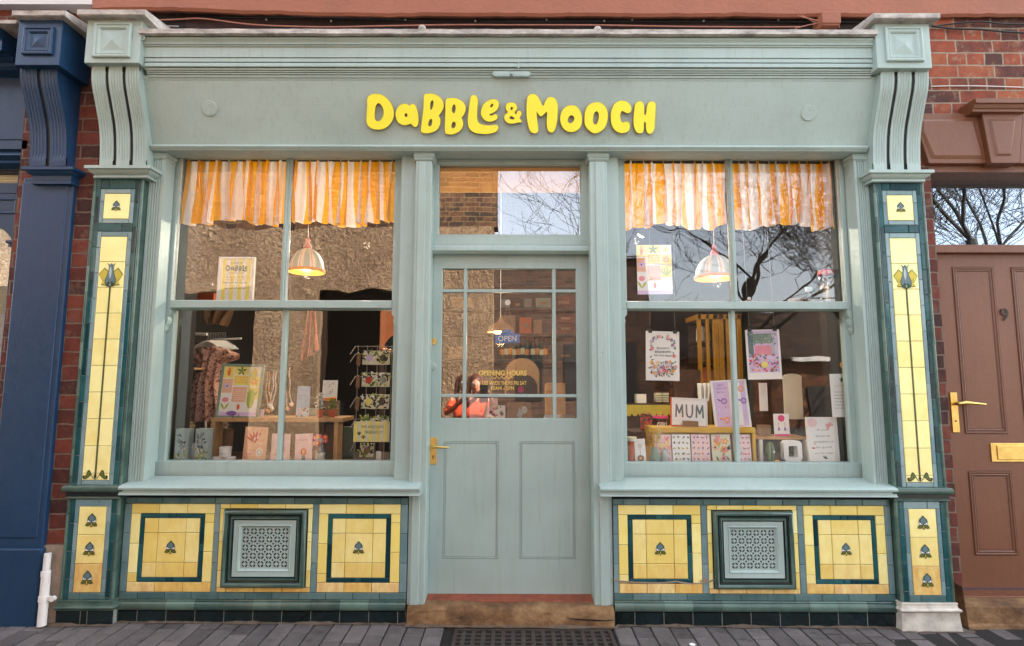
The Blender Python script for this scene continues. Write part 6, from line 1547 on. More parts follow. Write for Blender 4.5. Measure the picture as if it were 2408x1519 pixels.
# clothes rail and dresses
M['floral'] = None
def floral():
    t = NT('rusty_floral_cloth'); n = t.noise(46, 3, .6); n2 = t.noise(60, 2)
    t.base(t.ramp(n, [(.38, lin('6a4030')), (.47, lin('c08a76')), (.56, lin('e6bca4')), (.66, lin('a06a64'))])); t.rough(.9); t.bump(n2, .3, .004); return t.m
M['floral'] = floral()
def floral2():
    t = NT('dark_floral_cloth'); n = t.noise(52, 3, .6)
    t.base(t.ramp(n, [(.40, lin('30221c')), (.5, lin('7a6048')), (.6, lin('9a8460'))])); t.rough(.9); return t.m
M['floral2'] = floral2()
Yr = .80
t = thing('clothes_rail', 'white metal clothes rail behind the left window', 'rail')
g = MB().mat('white'); g.tube([at3 for at3 in [(X(p[0],p[1],Yr), Yr, Z(p[1],Yr,p[0])) for p in ((380,784),(487,786))]], .011, 10); g.tube([(X(p[0],p[1],Yr), Yr+.25, Z(p[1],Yr,p[0])) for p in ((440,1080),(440,812),(446,800),(458,793),(530,790))], .008, 10)
g.tube([(X(415,667,Yr), Yr, Z(667,Yr,415)), (X(500,669,Yr), Yr, Z(669,Yr,500))], .008, 8); g.build('bar', t, smooth=True)
def hanger(px, Y, label):
    x, zt2 = at(px, 787, Y); t = thing('hanger', label, 'hanger', (x, Y, zt2), (0, 0, R(6)), 'white hangers on the clothes rail'); g = MB().mat('greycable')
    g.tube([(.012*math.sin(a), 0, .004+.012*math.cos(a)) for a in [k*.6-1.8 for k in range(8)]]+[(0, 0, -.05)], .0022, 6); g.build('hook', t)
    g = MB().mat('white'); g.tube([(-.11,0,-.115),(-.08,0,-.090),(-.03,0,-.058),(0,0,-.05),(.03,0,-.058),(.08,0,-.090),(.11,0,-.115)], [.005,.007,.008,.008,.008,.007,.005], 8); g.build('shoulder', t, smooth=True)
for i in range(8): hanger(488+i*5.6, Yr+i*.035, 'white hanger holding a dress on the clothes rail')
for o in bpy.data.objects:
    if o.name.split('.')[0] == 'hanger': o['label'] = 'one of the white hangers bunched together on the clothes rail'
def dress(px0, px1, pt, pw_, pb, Y, mat, label, seed):
    t = thing('dress', label, 'dress', (0,0,0), group='floral dresses on the rail')
    xa, xb = X(px0,900,Y), X(px1,900,Y); xm, hw = (xa+xb)/2, (xb-xa)/2; z1, z0 = Z(pt, Y), Z(pb, Y)
    def f(side):
        def fn(u, v):
            a = (u-.5)*2; d = 1-v
            wv = hw*(.52+.0*d) if .10 < d < .45 else hw*(.52+.34*max(0, (d-.4)/.6)); 
            if d < .10: wv = hw*(1.0-.0*d) if d > .02 else hw*.55
            if .10 <= d < .16: wv = hw*(1.0-8*(d-.10))
            fold = .022*math.sin(a*14+seed+d*2)*(.3+d)
            zz = z1+(z0-z1)*d-.07*abs(a)**1.5*(1-d)*1.0*hw/.25+(.035*(1-abs(a)/.3) *-1 if abs(a) < .3 and d < .05 else 0)
            return (xm+a*wv+.01*math.sin(d*7+seed), Y+side*(.055*math.cos(a*1.5))+fold, zz)
        return fn
    g = MB().mat(mat); g.grid(f(-1), 60, 40); g.grid(f(1), 60, 40); g.build('cloth', t, smooth=True, angle=180)
dress(425, 556, 812, 0, 992, .70, 'floral', 'rust floral dress facing the glass on the clothes rail', 1)
dress(396, 470, 862, 0, 1010, 1.0, 'floral2', 'dark floral dress hanging behind the rust one', 4)
dress(470, 560, 850, 0, 1040, 1.15, 'floral2', 'dark floral dress at the far end of the clothes rail', 6)
for i, (a, b_, py, lb) in enumerate(((396, 457, 868, 'upper small wooden shelf at the left side of the left window'), (396, 419, 953, 'lower small wooden shelf at the left side of the left window'))):
    o = MB().mat('oak').box(X(a,py,.5), X(b_,py,.5), .5, .66, Z(py+3,.5), Z(py-2,.5)).build('wall_shelf', bevel=.002); tag(o, lb, 'shelf')
# bunched cloth + scarf
def hangcloth(px0, px1, pt, pb, Y, mat, label, name, taper=.3, seed=1, cat='cloth'):
    xa, xb = X(px0,pt,Y), X(px1,pt,Y); z1, z0 = Z(pt,Y), Z(pb,Y); rr = random.Random(seed); ph = rr.uniform(0, 6)
    g = MB().mat(mat)
    def fn(u, v):
        d = 1-v; xm = (xa+xb)/2; return (xm+(xb-xa)*(u-.5)*(taper+(1-taper)*d if taper < 1 else (taper-(taper-1)*d)/taper), Y+.03*math.sin(u*16+ph+d*2)*(.4+d*.6), z1+(z0-z1)*d*(.90+.10*math.sin(u*3+ph)))
    g.grid(fn, 60, 24); o = g.build(name, smooth=True, angle=180); m_ = o.modifiers.new('thick', 'SOLIDIFY'); m_.thickness = .004
    return tag(o, label, cat)
M['redscarf'] = plain('muted_red_cloth', '8a4438', .9, .3, 60, .2)
hangcloth(712, 752, 722, 850, 1.2, 'redscarf', 'muted red patterned scarf hanging behind the left window', 'scarf', .45, 3, 'scarf')
hangcloth(475, 550, 728, 772, .95, 'kraft', 'bunched brown cloth bag hanging above the dresses', 'cloth_bag', 1.8, 5, 'bag')
o = MB().mat('terracotta').box(X(460,700,.9), X(503,700,.9), .9, 1.0, Z(712,.9), Z(690,.9)).build('brown_box', bevel=.006); tag(o, 'rust brown box above the clothes rail in the left window', 'box')
o = MB().mat('oak').box(X(396,713,1.1), X(620,713,1.1), .88, 1.25, Z(716,.9), Z(713,.9)).build('wall_shelf'); tag(o, 'high shelf carrying the rust brown box in the left window', 'shelf')
# wire rack with pouches
t = thing('card_rack', 'black wire rack of leaf patterned pouches at the right side of the left window', 'rack')
Yk = .34; g = MB().mat('greycable'); r_ = .0028
for px in (838, 860, 884, 905, 918): x = X(px, 900, Yk); g.cyl((x, Yk+.02, ZB), (x, Yk+.02, Z(812,Yk)), r_, r_, 6)
for py in (815, 833, 886, 938, 987, 1040): g.cyl((X(834,py,Yk), Yk+.02, Z(py,Yk)), (X(926,py,Yk), Yk+.02, Z(py,Yk)), r_, r_, 6); g.cyl((X(834,py,Yk), Yk+.02, Z(py,Yk)), (X(829,py,Yk), Yk-.05, Z(py+20,Yk)), r_, r_, 6)
g.build('wire_frame', t)
rr = random.Random(12); kk = 0
rows = ((825, 858), (877, 910), (928, 962), (980, 992), (1043, 1076))
names = ('first', 'second', 'third', 'fourth', 'lowest')
cent = ('lilac','black','red','greyink','lemon','black','leaf','sage','kraft','white')
for i, (a, b_) in enumerate(rows):
    for j, (p0, p1) in enumerate(((852, 882), (884, 915))):
        if i == 4 and j == 1: continue
        Y_ = Yk-.012; xa, xb = X(p0-2,900,Y_), X(p1,900,Y_); z1, z0 = Z(a,Y_), Z(b_,Y_); w, h = xb-xa, z1-z0
        m_ = MB().mat('cream'); m_.box(-w/2, w/2, 0, .014, 0, h)
        for q in range(34):
            m_.mat(rr.choice(['dkgreen','black','white','lime','black','leaf'])); m_.leafp(rr.uniform(-w*.48, w*.40), rr.uniform(.02*h, .92*h), .026, .011, rr.uniform(0, 3.1), -.0004-.00004*q)
        m_.mat(cent[kk % len(cent)]); m_.disc(w*.02, h*.48, w*.24, -.0022, rz=h*.26, seg=12); kk += 1
        o = m_.build('pouch', loc=((xa+xb)/2, Y_, z0), rot=(R(-5), R(rr.uniform(-3, 3)), 0), bevel=.001)
        tag(o, f'leaf patterned pouch, {("left","right")[j]} one in the {names[i]} row of the wire rack', 'pouch', 'leaf pouches on the wire rack')
    if i < 3:
        Y_ = Yk-.02; m_ = MB().mat('terracotta' if 0 else 'kraft'); xa = X(836,900,Y_); m_.box(0, .05, 0, .01, 0, Z(a+4,Y_)-Z(b_,Y_)); o = m_.build('leather_wallet', loc=(xa, Y_, Z(b_+1,Y_)), rot=(0, R(10), R(-55)), bevel=.002); tag(o, f'brown leather wallet at the left end of the {names[i]} row of the wire rack', 'wallet', 'wallets on the wire rack')
def art_dog(p, w, h, b, y):
    p.mat('lemon')
    for k in range(5): x = -w/2+w*(.01+.205*k); rect(p, x, x+w*.10, b, b+h, y)
    p.mat('slate'); text(p, 'WE ARE DOG', w*.02, y-.0006, b+h*.74, w=w*.62, bold=.004); text(p, 'FRIENDLY!', w*.06, y-.0006, b+h*.47, w=w*.50, bold=.004)
    for x, z in ((-w*.34, h*.38), (-w*.22, h*.20)):
        p.mat('ink'); p.disc(x, b+z, w*.032, y-.0008, rz=w*.026)
        for k in range(4): a = R(35+37*k); p.disc(x+w*.052*math.cos(a), b+z+w*.052*math.sin(a), w*.015, y-.0009, rz=w*.018, seg=8)
    for x in (-w*.46, w*.46): p.mat('ink'); p.disc(x, b+h*.93, w*.012, y-.001, seg=8)
goods('dog_sign', 'yellow and white striped sign saying dogs are welcome, on the wire rack', 'sign', 831, 915, 991, 1039, .15, art_dog, th=.001, lean=0, paper='cream')
goods('price_tag', 'small white price tag at the foot of the wire rack', 'tag', 884, 895, 1061, 1080, .20, none, paper='white')
# ------------------------------------------------------------------ door glass things
Yq = YD+.019
x, z = at(1193, 796, .09)
t = thing('open_sign', 'blue sign reading OPEN hanging on a string behind the door glass', 'sign')
w = pw(1164, 1222.6, .075); zt_, zb_ = Z(785,.068), Z(806.5,.068)
m_ = MB().mat('blue'); pts = [(x-w/2, zb_), (x+w/2, zb_), (x+w/2, zt_), (x+w*.30, zt_)]
for k in range(9): a = math.pi*k/8; pts.append((x+w*.28*math.cos(a), zt_+(Z(774.5,.068)-zt_)*math.sin(a)))
pts += [(x-w*.30, zt_), (x-w/2, zt_)]
m_.poly(pts, .064, .004); m_.build('board', t)
m_ = MB().mat('white'); text(m_, 'OPEN', x, .0632, (zt_+zb_)/2-.001, w=w*.74, h=(zt_-zb_)*.62, bold=.012)
for k, ch in enumerate('COME IN'):
    if ch != ' ': a = math.pi*(.80-.60*k/6); text(m_, ch, x+w*.21*math.cos(a), .0632, zt_+(Z(774.5,.068)-zt_)*.62*math.sin(a), h=.008, rot=a-math.pi/2)
m_.build('lettering', t)
xh, zh = at(1194, 712, .075); m_ = MB().mat('greycable')
for s_ in (-1, 1): m_.cyl((xh, .085, zh), (x+s_*w*.26, .089, zt_+.004), .0012, .0012, 5)
m_.build('string', t)
m_ = MB().mat('white'); m_.cyl((xh, .060, zh), (xh, .070, zh), .018, .012, 20); m_.cyl((xh, .07, zh), (xh, .085, zh-.006), .004); tag(m_.build('suction_hook', smooth=True), 'round clear suction hook on the door glass', 'hook')
m_ = MB().mat('gold'); Yt = YD+.0225
def dtext(s_, px, py, w_, h_, bold=.02): x, z = at(px, py, Yt); text(m_, s_, x, Yt, z, w=pw(px-w_/2, px+w_/2, Yt), h=Z(py-h_/2, Yt)-Z(py+h_/2, Yt), bold=bold, ext=.0)
dtext('OPENING HOURS', 1182, 877, 113, 12.5, .03); dtext('TUES WEDS THURS FRI SAT', 1183, 900.5, 110, 9, .015); dtext('10AM - 5PM', 1182, 912.8, 54, 9, .015)
for k in range(26):
    px = 1160+45*k/25; x, z = at(px, 888+2.3*math.sin(k*1.0), Yt); m_.disc(x, z, .0032, Yt, seg=6)
o = m_.build('window_lettering'); o.parent = door; o['label'] = 'gold opening hours painted on the door glass'
# shelves behind the door
def shelfunit(px0, px1, pys, Y, label):
    t = thing('wall_shelves', label, 'shelves'); m_ = MB().mat('darkwood'); x0, x1 = X(px0,800,Y), X(px1,800,Y)
    for py in pys:
        z = Z(py, Y); s_ = MB().mat('darkwood'); s_.box(x0, x1, Y-.26, Y, z-.035, z); s_.build('shelf', t)
    m_.box(x0, x1, Y, Y+.03, .1, 3.1); m_.build('back', t)
    return x0, x1
Ysh = 3.9
sx0, sx1 = shelfunit(1000, 1420, (680, 729, 788, 846), Ysh, 'dark wooden wall shelves at the back behind the door')
for i, (a, b_) in enumerate([(1181+9.6*k, 0) for k in range(7)]+[(1254+9.5*k, 0) for k in range(4)]):
    Yb2 = Ysh-.15; x = X(a, 840, Yb2); z = Z(846, Ysh)+.001; m_ = MB().mat(('dkgreen','black','darkwood')[i % 3]); h = .30+.02*(i % 3)
    m_.lathe((x, Yb2, z), [(.001,0),(.032,0),(.036,.01),(.036,h*.55),(.028,h*.68),(.013,h*.78),(.012,h*.95),(.014,h*.95),(.014,h),(.001,h)], 14); m_.mat('cream' if i % 2 else 'orange'); m_.cyl((x, Yb2, z+h*.18), (x, Yb2, z+h*.42), .0365, .0365, 14, False)
    o = m_.build('bottle', smooth=True); tag(o, f'dark bottle on the shelf seen through the door, number in the row {i+1}'.replace(f', number in the row {i+1}', ', one of a close row'), 'bottle', 'bottles on the back shelf')
M['dimpink'] = plain('dim_red_print', '5e2a24', .7, .2)
pr = [(1176,1212,742,786,'kraft'),(1222,1250,746,786,'terracotta'),(1254,1274,752,786,'kraft'),(1308,1352,738,760,'dimpink'),(1308,1352,762,784,'dimpink'),(1300,1352,696,727,'dimpink'),(1260,1296,700,727,'greyink'),(1178,1200,704,727,'slate'),(1208,1226,706,727,'darkwood'),(1232,1250,702,727,'slate'),(1310,1350,828,845,'darkwood'),(1060,1110,700,728,'kraft'),(1055,1100,815,845,'kraft')]
lbs = ['kraft coloured print', 'orange print', 'narrow kraft print', 'dull red box', 'lower dull red box', 'dull red tilted frame', 'grey patterned box', 'first slate box', 'dark brown box', 'second slate box', 'stack of dark trays', 'wide kraft box', 'low kraft box']
pls = ['under the top gap of the door shelves', 'beside the kraft print on the door shelves', 'right of the orange print on the door shelves', 'stacked on the lower red box', 'at the right end of the middle shelf', 'at the right end of the upper shelf', 'near the right of the upper shelf', 'at the left of the upper shelf', 'between two slate boxes on the upper shelf', 'in the middle of the upper shelf', 'right of the bottles', 'behind the left glazing bar on the upper shelf', 'left of the bottles']
for (a, b_, c, d_, mt), l1, l2 in zip(pr, lbs, pls):
    Y_ = Ysh-.12; m_ = MB().mat(mt); x0, x1, z0, z1 = X(a,750,Y_), X(b_,750,Y_), Z(d_,Y_), Z(c,Y_); m_.box(x0, x1, Y_, Y_+.05, z0, z1); m_.mat('kraft'); m_.box(x0+(x1-x0)*.25, x1-(x1-x0)*.25, Y_-.002, Y_, z0+(z1-z0)*.4, z0+(z1-z0)*.65); tag(m_.build('shelf_box', bevel=.003), l1+' '+l2, 'box')
# big letters board
t = thing('letter_board', 'brown board with big dark letters high behind the door', 'board'); Y_ = 3.55; m_ = MB().mat('darkwood'); m_.box(X(1155,650,Y_), X(1300,650,Y_), Y_, Y_+.03, Z(674,Y_), Z(622,Y_)); m_.build('panel', t)
m_ = MB().mat('black'); x, z = at(1193, 651, Y_); text(m_, 'W', x, Y_-.004, z, w=.38, h=.24, bold=.04, ext=.003); x, z = at(1246, 651, Y_); text(m_, 'I', x, Y_-.004, z, w=.08, h=.24, bold=.04, ext=.003); m_.build('letters', t)
# arched mirror
t = thing('arched_mirror', 'wooden framed arched mirror behind the door lettering', 'mirror'); Y_ = 2.3; x0, x1 = X(1187,900,Y_), X(1268,900,Y_); zt_, zb_ = Z(842,Y_), Z(930,Y_); xm, hw = (x0+x1)/2, (x1-x0)/2
def arch(hw, z1, z0): return [(xm-hw, z0), (xm+hw, z0)]+[(xm+hw*math.cos(a), z1-hw*.9+hw*.9*math.sin(a)) for a in [math.pi*k/16 for k in range(17)]]
m_ = MB().mat('kraft'); m_.poly(arch(hw, zt_, zb_), Y_, .04); m_.build('frame', t); m_ = MB().mat('darkwood'); m_.poly(arch(hw*.90, zt_-.16, zb_), Y_-.004, .002); m_.build('glass', t)
# lamp in the room
x, z = at(1177, 781, 1.6); t = thing('pendant_lamp', 'cream shaded pendant lamp glowing behind the OPEN sign', 'lamp', (x, 1.6, z)); m_ = MB().mat('kraft'); m_.lathe((0,0,0), [(.12,0),(.115,.03),(.07,.075),(.03,.09),(.015,.13)], 26); m_.build('shade', t, smooth=True)
m_ = MB().mat(MATS['lamp_glow']); m_.ball((0,0,.0), .06, 14, 8, sz=.4); m_.build('bulb', t, smooth=True); m_ = MB().mat('white'); m_.cyl((0,0,.12), (0,0,3.3-z), .003); m_.build('cord', t)
l = bpy.data.lights.new('room_light', 'POINT'); l.energy = 1.5; l.color = (1, .72, .42); l.shadow_soft_size = .05; o = bpy.data.objects.new('room_light', l); col.objects.link(o); o.parent = t; o.location = (0,0,-.07)
# things at the foot of the door glass
def art_flor(seed, cols_, n=14, r_=.012):
    def f(p, w, h, b, y):
        rr = random.Random(seed)
        for k in range(n): p.flower(rr.uniform(-w*.4, w*.4), b+h*rr.uniform(.1, .9), r_*rr.uniform(.7, 1.3), y-.0002-.0006*k*.3, rr.choice(cols_), rr.choice(['lemon','ink','orange']), 5, rr.random())
        for k in range(n): p.mat(rr.choice(['leaf','lime','sage'])); p.leafp(rr.uniform(-w*.42, w*.42), b+h*rr.uniform(.05, .95), r_*1.6, r_*.6, rr.uniform(0, 6), y-.0001)
    return f
xx = thing('display_table', 'table with cards and boxes just inside the door', 'table'); Y_ = .55
m_ = MB().mat('darkwood'); zt_ = Z(986, Y_)-.02; m_.box(-.46, .43, .42, .9, zt_-.03, zt_); m_.build('top', xx)
for x in (-.42, .39):
    m_ = MB().mat('darkwood'); m_.box(x-.02, x+.02, .50, .54, .05, zt_-.03); m_.build('leg', xx)
goods('floral_card', 'white card with grey and orange flowers at the foot of the door glass', 'card', 1140, 1188, 953, 988, .48, art_flor(3, ['slate','purple','orange','ink'], 9), paper='white')
goods('pink_card', 'pale pink card behind the floral one inside the door', 'card', 1104, 1170, 936, 988, .60, art_pinkline, paper='palepink')
goods('kraft_box', 'brown box tied with a grey tag inside the door', 'box', 1193, 1250, 946, 990, .52, lambda p, w, h, b, y: (p.mat('palegrey'), p.poly([(-w*.12,h*.25),(w*.05,h*.12),(w*.16,h*.45),(-w*.02,h*.70)], y-.001), p.disc(w*.2, h*.6, w*.13, y-.002, rz=h*.2)), th=.08, paper='kraft')
goods('white_box', 'small white box right of the brown tied box inside the door', 'box', 1280, 1318, 975, 990, .50, none, th=.06, paper='white')
goods('white_box', 'small white box at the right foot of the door glass', 'box', 1326, 1352, 974, 990, .55, none, th=.06, paper='greyink')
goods('wooden_crate', 'wooden crate standing inside the door on the right', 'crate', 1285, 1330, 900, 985, 1.2, none, th=.2, paper='oak')
x, z = at(1225, 916, 1.0); m_ = MB().mat('hotpink'); m_.cyl((x,1.0,z), (x,1.02,z), .025, .025, 20); tag(m_.build('pink_badge'), 'round pink badge inside the door under the opening hours', 'badge')

# ------------------------------------------------------------------ right window
def clips(t, w, h):
    for s_ in (-1, 1):
        c = MB().mat('black'); c.box(s_*w*.37-.012, s_*w*.37+.012, -.006, .008, h-.012, h+.010); c.tube([(s_*w*.37-.006,0,h+.01),(s_*w*.37-.008,0,h+.024),(s_*w*.37,0,h+.031),(s_*w*.37+.008,0,h+.024),(s_*w*.37+.006,0,h+.01)], .0013, 5); c.build('clip', t)
    c = MB().mat('greycable')
    for s_ in (-1, 1): c.cyl((s_*w*.37, 0, h+.03), (s_*w*.37, .01, 2.9-t.location.z), .0008, .0008, 4)
    c.build('thread', t)
def art_lyric(p, w, h, b, y):
    rr = random.Random(4); cs_ = ['pink','orange','purple','hotpink','lilac','peach']
    for k in range(60):
        a = 2*math.pi*k/60; ex = .36+.05*rr.uniform(-1, 1); x, z = w*ex*math.copysign(abs(math.cos(a))**.6, math.cos(a)), h*(.5+.40*math.copysign(abs(math.sin(a))**.6, math.sin(a))*rr.uniform(.85, 1))
        if k % 4 == 0: p.flower(x, z, w*.055, y-.0020-.00005*k, rr.choice(cs_), 'lemon', 6, rr.random())
        else: p.mat(rr.choice(['greyink','slate','sage','leaf'])); p.leafp(x, z, w*.10, w*.04, rr.uniform(0, 6), y-.0003-.00002*k)
    for k in range(46):
        x, z = rr.uniform(-w*.34, w*.34), h*rr.uniform(.12, .40)
        if k % 3 == 0: p.flower(x, z, w*.05, y-.0035-.00005*k, rr.choice(cs_), 'lemon', 6, rr.random())
        else: p.mat(rr.choice(['greyink','ink','purple','sage'])); p.leafp(x, z, w*.09, w*.035, rr.uniform(0, 6), y-.0016-.00002*k)
    p.mat('ink'); text(p, 'flowers', 0, y-.003, h*.66, w=w*.36, h=h*.045, rot=.05); text(p, 'blossom', 0, y-.003, h*.59, w=w*.46, h=h*.055, rot=.03); text(p, 'for the bees', .0, y-.003, h*.51, w=w*.52, h=h*.04)
t, w, h = goods('hanging_print', 'white floral print with handwriting hanging from two black clips', 'print', 1518, 1599, 779, 895, .20, art_lyric, th=.001, lean=0, roll=1.2, turn=4, paper='white', group='prints hanging in the right window'); clips(t, w, h)
def art_garden(p, w, h, b, y):
    rr = random.Random(14); m_ = .06
    p.mat('lilac'); rect(p, -w*.44, w*.44, h*.14, h*.98, y); p.mat('sage'); rect(p, -w*.34, w*.32, h*.72, h*.92, y-.0003); p.mat('slate'); rect(p, -w*.43, -w*.28, h*.45, h*.96, y-.0004); p.mat('palegrey'); rect(p, w*.26, w*.34, h*.46, h*.9, y-.0004)
    p.mat('pink'); rect(p, -w*.25, w*.25, h*.48, h*.68, y-.0005)
    for k in range(90): p.mat(rr.choice(['pink','peach','purple','sage','hotpink','lilac','slate','red','palegrey'])); p.disc(rr.uniform(-w*.42, w*.42), h*rr.uniform(.16, .5), w*.035, y-.0006-.00002*k, seg=6)
    for k in range(40): p.mat(rr.choice(['sage','leaf','slate','palegrey'])); p.leafp(rr.uniform(-w*.40, w*.36), h*rr.uniform(.68, .92), w*.08, w*.03, rr.uniform(0, 6), y-.0008-.00002*k)
    p.mat('lemon'); p.disc(0, h*.29, w*.10, y-.003)
t, w, h = goods('hanging_print', 'pink and green garden picture hanging from two black clips', 'print', 1760, 1839, 775, 892, .20, art_garden, th=.001, lean=0, roll=-1.3, turn=-3, paper='white', group='prints hanging in the right window'); clips(t, w, h)
# yellow crate with cards
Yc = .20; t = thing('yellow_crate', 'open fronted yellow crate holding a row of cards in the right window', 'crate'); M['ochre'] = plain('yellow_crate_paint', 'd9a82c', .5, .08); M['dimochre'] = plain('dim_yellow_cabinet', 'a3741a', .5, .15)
x0, x1 = X(1532,1040,Yc), X(1778,1040,Yc); zt_ = Z(1004, Yc); m_ = MB().mat('ochre'); m_.box(x0, x1, Yc, Yc+.22, zt_-.03, zt_); m_.box(x0, x0+.022, Yc, Yc+.22, ZB, zt_-.03); m_.box(x1-.022, x1, Yc, Yc+.22, ZB, zt_-.03); m_.box(x0+.022, x1-.022, Yc+.20, Yc+.22, ZB, zt_-.03); m_.box(x0+.022, x1-.022, Yc+.05, Yc+.06, zt_-.055, zt_-.03); m_.build('box', t, bevel=.003)
def art_grid(seed, cols_, bgm=None):
    def f(p, w, h, b, y):
        rr = random.Random(seed)
        for i in range(4):
            for j in range(5):
                x, z = -w*.36+w*.24*i+rr.uniform(-.01, .01)*w, b+h*(.12+.19*j)
                p.mat(rr.choice(cols_)); p.leafp(x, z, w*.13, w*.06, rr.uniform(0, 3), y-.0004); p.leafp(x, z, w*.12, w*.05, rr.uniform(0, 3), y-.0006); p.mat(rr.choice(cols_)); p.disc(x, z, w*.035, y-.0009, seg=8)
    return f
for i, (a, b_, seed, cs_, pp, lb) in enumerate(((1541,1580,1,['peach','dorange','sage','pink'],'palepink','pink flower card, first from the left in the yellow crate'),(1583,1625,2,['dkgreen','mustard','sage','black'],'white','white card with small green sprigs, second in the yellow crate'),(1628,1671,3,['purple','orange','pink','slate'],'palepink','lilac card with little teapots and fruit, third in the yellow crate'),(1677,1721,4,['pink','orange','palepink','peach'],'cream','cream card with large pink flowers, fourth in the yellow crate'),(1727,1768,5,['pink','hotpink','sage','dorange'],'palepink','card with pink blooms, last in the yellow crate'))):
    art = art_grid(seed, cs_) if i != 3 else art_flor(6, ['pink','orange','peach'], 8, .022)
    o, w, h = goods('greeting_card', lb, 'card', a, b_, 1022, 1089, .19, art, roll=(0,0,.6,-.8,0)[i], paper=pp, lean=-5, group='cards in the yellow crate')
    if i == 3: c = MB().mat('ink'); c.disc(w*.38, h*.52, .011, -.006, th=.002); c.build('sticker', o)
def art_mum(p, w, h, b, y):
    rr = random.Random(5)
    d_, tw, th_ = textdata('MUM', 0, .05); m2 = ['terracotta','slate','peach','greyink','orange','sage']
    p.mat('slate'); zb0, zt0 = b+h*.30, b+h*.76
    for cx_ in (-.30, .30): stroke(p, [(w*(cx_-.10), zb0), (w*(cx_-.085), zt0), (w*cx_, zb0+h*.14), (w*(cx_+.085), zt0), (w*(cx_+.10), zb0)], w*.050, y-.0004)
    stroke(p, [(-w*.09, zt0), (-w*.085, zb0+h*.14), (-w*.05, zb0+h*.02), (0, zb0-h*.01), (w*.05, zb0+h*.02), (w*.085, zb0+h*.14), (w*.09, zt0)], w*.050, y-.0004)
    for k in range(60):
        lx = rr.choice((-.395, -.205, -.088, .088, .205, .395)); x = w*(lx+rr.uniform(-.012, .012)); z = b+h*rr.uniform(.30, .74)
        p.mat(rr.choice(['terracotta','peach','orange'])); p.leafp(x-w*.01, z, w*.025, w*.014, rr.uniform(0, 6), y-.0012-.00001*k)
    dashes(p, 0, b+h*.12, w*.45, h*.03, y-.0005, rr)
t, w, h = goods('framed_print', 'orange edged white frame with the large letters MUM on the yellow crate', 'print', 1581, 1662, 936, 1001, .27, art_mum, frame=('white', .006), lean=-6, roll=2.2, turn=-8, paper='white')
c = MB().mat('dorange'); c.box(-w/2-.006, -w/2, -.006, .02, -.004, h+.002); c.box(-w/2, w/2, -.004, .02, -.008, -.001); c.build('edge', t)
c = MB().mat('kraft'); c.box(-.045, .05, -.03, -.010, -.012, .030); c.build('stand', t)
def art_lilac(p, w, h, b, y):
    rr = random.Random(9); p.mat('lilac'); rect(p, -w*.44, w*.44, h*.03, h*.97, y); p.mat('white'); rect(p, -w*.02, w*.30, h*.05, h*.95, y-.0003)
    for x, z, c in ((-.18, .56, 'purple'), (.36, .55, 'purple'), (-.16, .17, 'orange'), (.32, .80, 'orange')):
        p.mat(c); p.disc(w*x, h*z, w*.085, y-.0006, rz=h*.065); p.leafp(w*(x-.07), h*z, w*.14, w*.05, R(150), y-.0008)
        p.mat('lilac'); p.disc(w*x, h*z, w*.055, y-.001, rz=h*.042); p.mat(c)
        for k in (-.03, 0, .03): rect(p, w*(x+k)-.001, w*(x+k)+.001, h*(z-.04), h*(z+.04), y-.0013)
    for k in range(14): p.mat(rr.choice(['peach','purple','white','pink'])); p.disc(rr.uniform(-w*.42, -w*.06), h*rr.uniform(.1, .9), w*.015, y-.0005, seg=7)
    p.mat('purple'); text(p, 'All I', -w*.24, y-.0006, h*.90, w=w*.16); text(p, 'want to', -w*.22, y-.0006, h*.83, w=w*.28); text(p, 'do is...', -w*.24, y-.0006, h*.76, w=w*.22)
goods('lilac_poster', 'tall lilac print with purple and orange teapots behind the glazing bar', 'print', 1683, 1768, 893, 1006, .27, art_lilac, th=.01, lean=-4, roll=-3.4, paper='white')
# small things left of the crate
def art_key(p, w, h, b, y): p.mat('greyink'); p.disc(0, h*.70, w*.16, y-.0006); p.mat('white'); p.disc(0, h*.70, w*.12, y-.0009); p.mat('greyink'); rect(p, -.001, .001, h*.35, h*.62, y-.0006); p.mat('kraft'); p.disc(0, h*.20, w*.32, y-.0006, rz=h*.13); p.flower(0, h*.20, w*.16, y-.0015, 'orange', 'cream')
goods('keyring_card', 'white card with a keyring at the left end of the right window', 'card', 1495, 1520, 1032, 1089, .16, art_key, roll=-2, paper='white')
def vase(px, pt, pb, half, Y, mat, prof, label, mat2=None):
    x = X(px, pb, Y); r_ = pw(px-half, px+half, Y)/2; h = Z(pt, Y)-ZB; t = thing('vase', label, 'vase', (x, Y, ZB))
    m_ = MB().mat(mat); m_.lathe((0,0,0), [(.001,.001)]+[(r_*a, h*b_) for a, b_ in prof], 22)
    if mat2: m_.mat(mat2); m_.lathe((0,0,0), [(r_*a*1.005, h*b_) for a, b_ in prof if b_ < .5], 22)
    m_.build('body', t, smooth=True, angle=40); return t, r_, h
t, r_, h = vase(1540, 1051, 1089, 13, .17, 'sage', [(.7,0),(1,.25),(1,.5),(.6,.8),(.5,1),(.45,1)], 'teal and white vase with dried grasses in the right window', 'white')
m_ = MB(); rr = random.Random(2)
for k in range(9):
    a, b_ = rr.uniform(-.05, .05), rr.uniform(.07, .15); m_.mat(rr.choice(['peach','kraft','redscarf','mustard'])); m_.cyl((0,0,h*.8), (a, .01, h+b_), .0012, .0012, 4)
    for q in range(6): f_ = .5+.5*q/6; m_.leafp(a*f_, h*.8+(h*.2+b_)*f_, .022, .006, R(90+rr.uniform(-60, 60)), -.001*k)
m_.build('dried_grass', t)
t, r_, h = vase(1564, 1056, 1089, 9, .17, 'palegrey', [(.6,0),(1,.3),(1,.6),(.7,.9),(.4,1)], 'small round stone coloured vase beside the dried grasses')
m_ = MB(); 
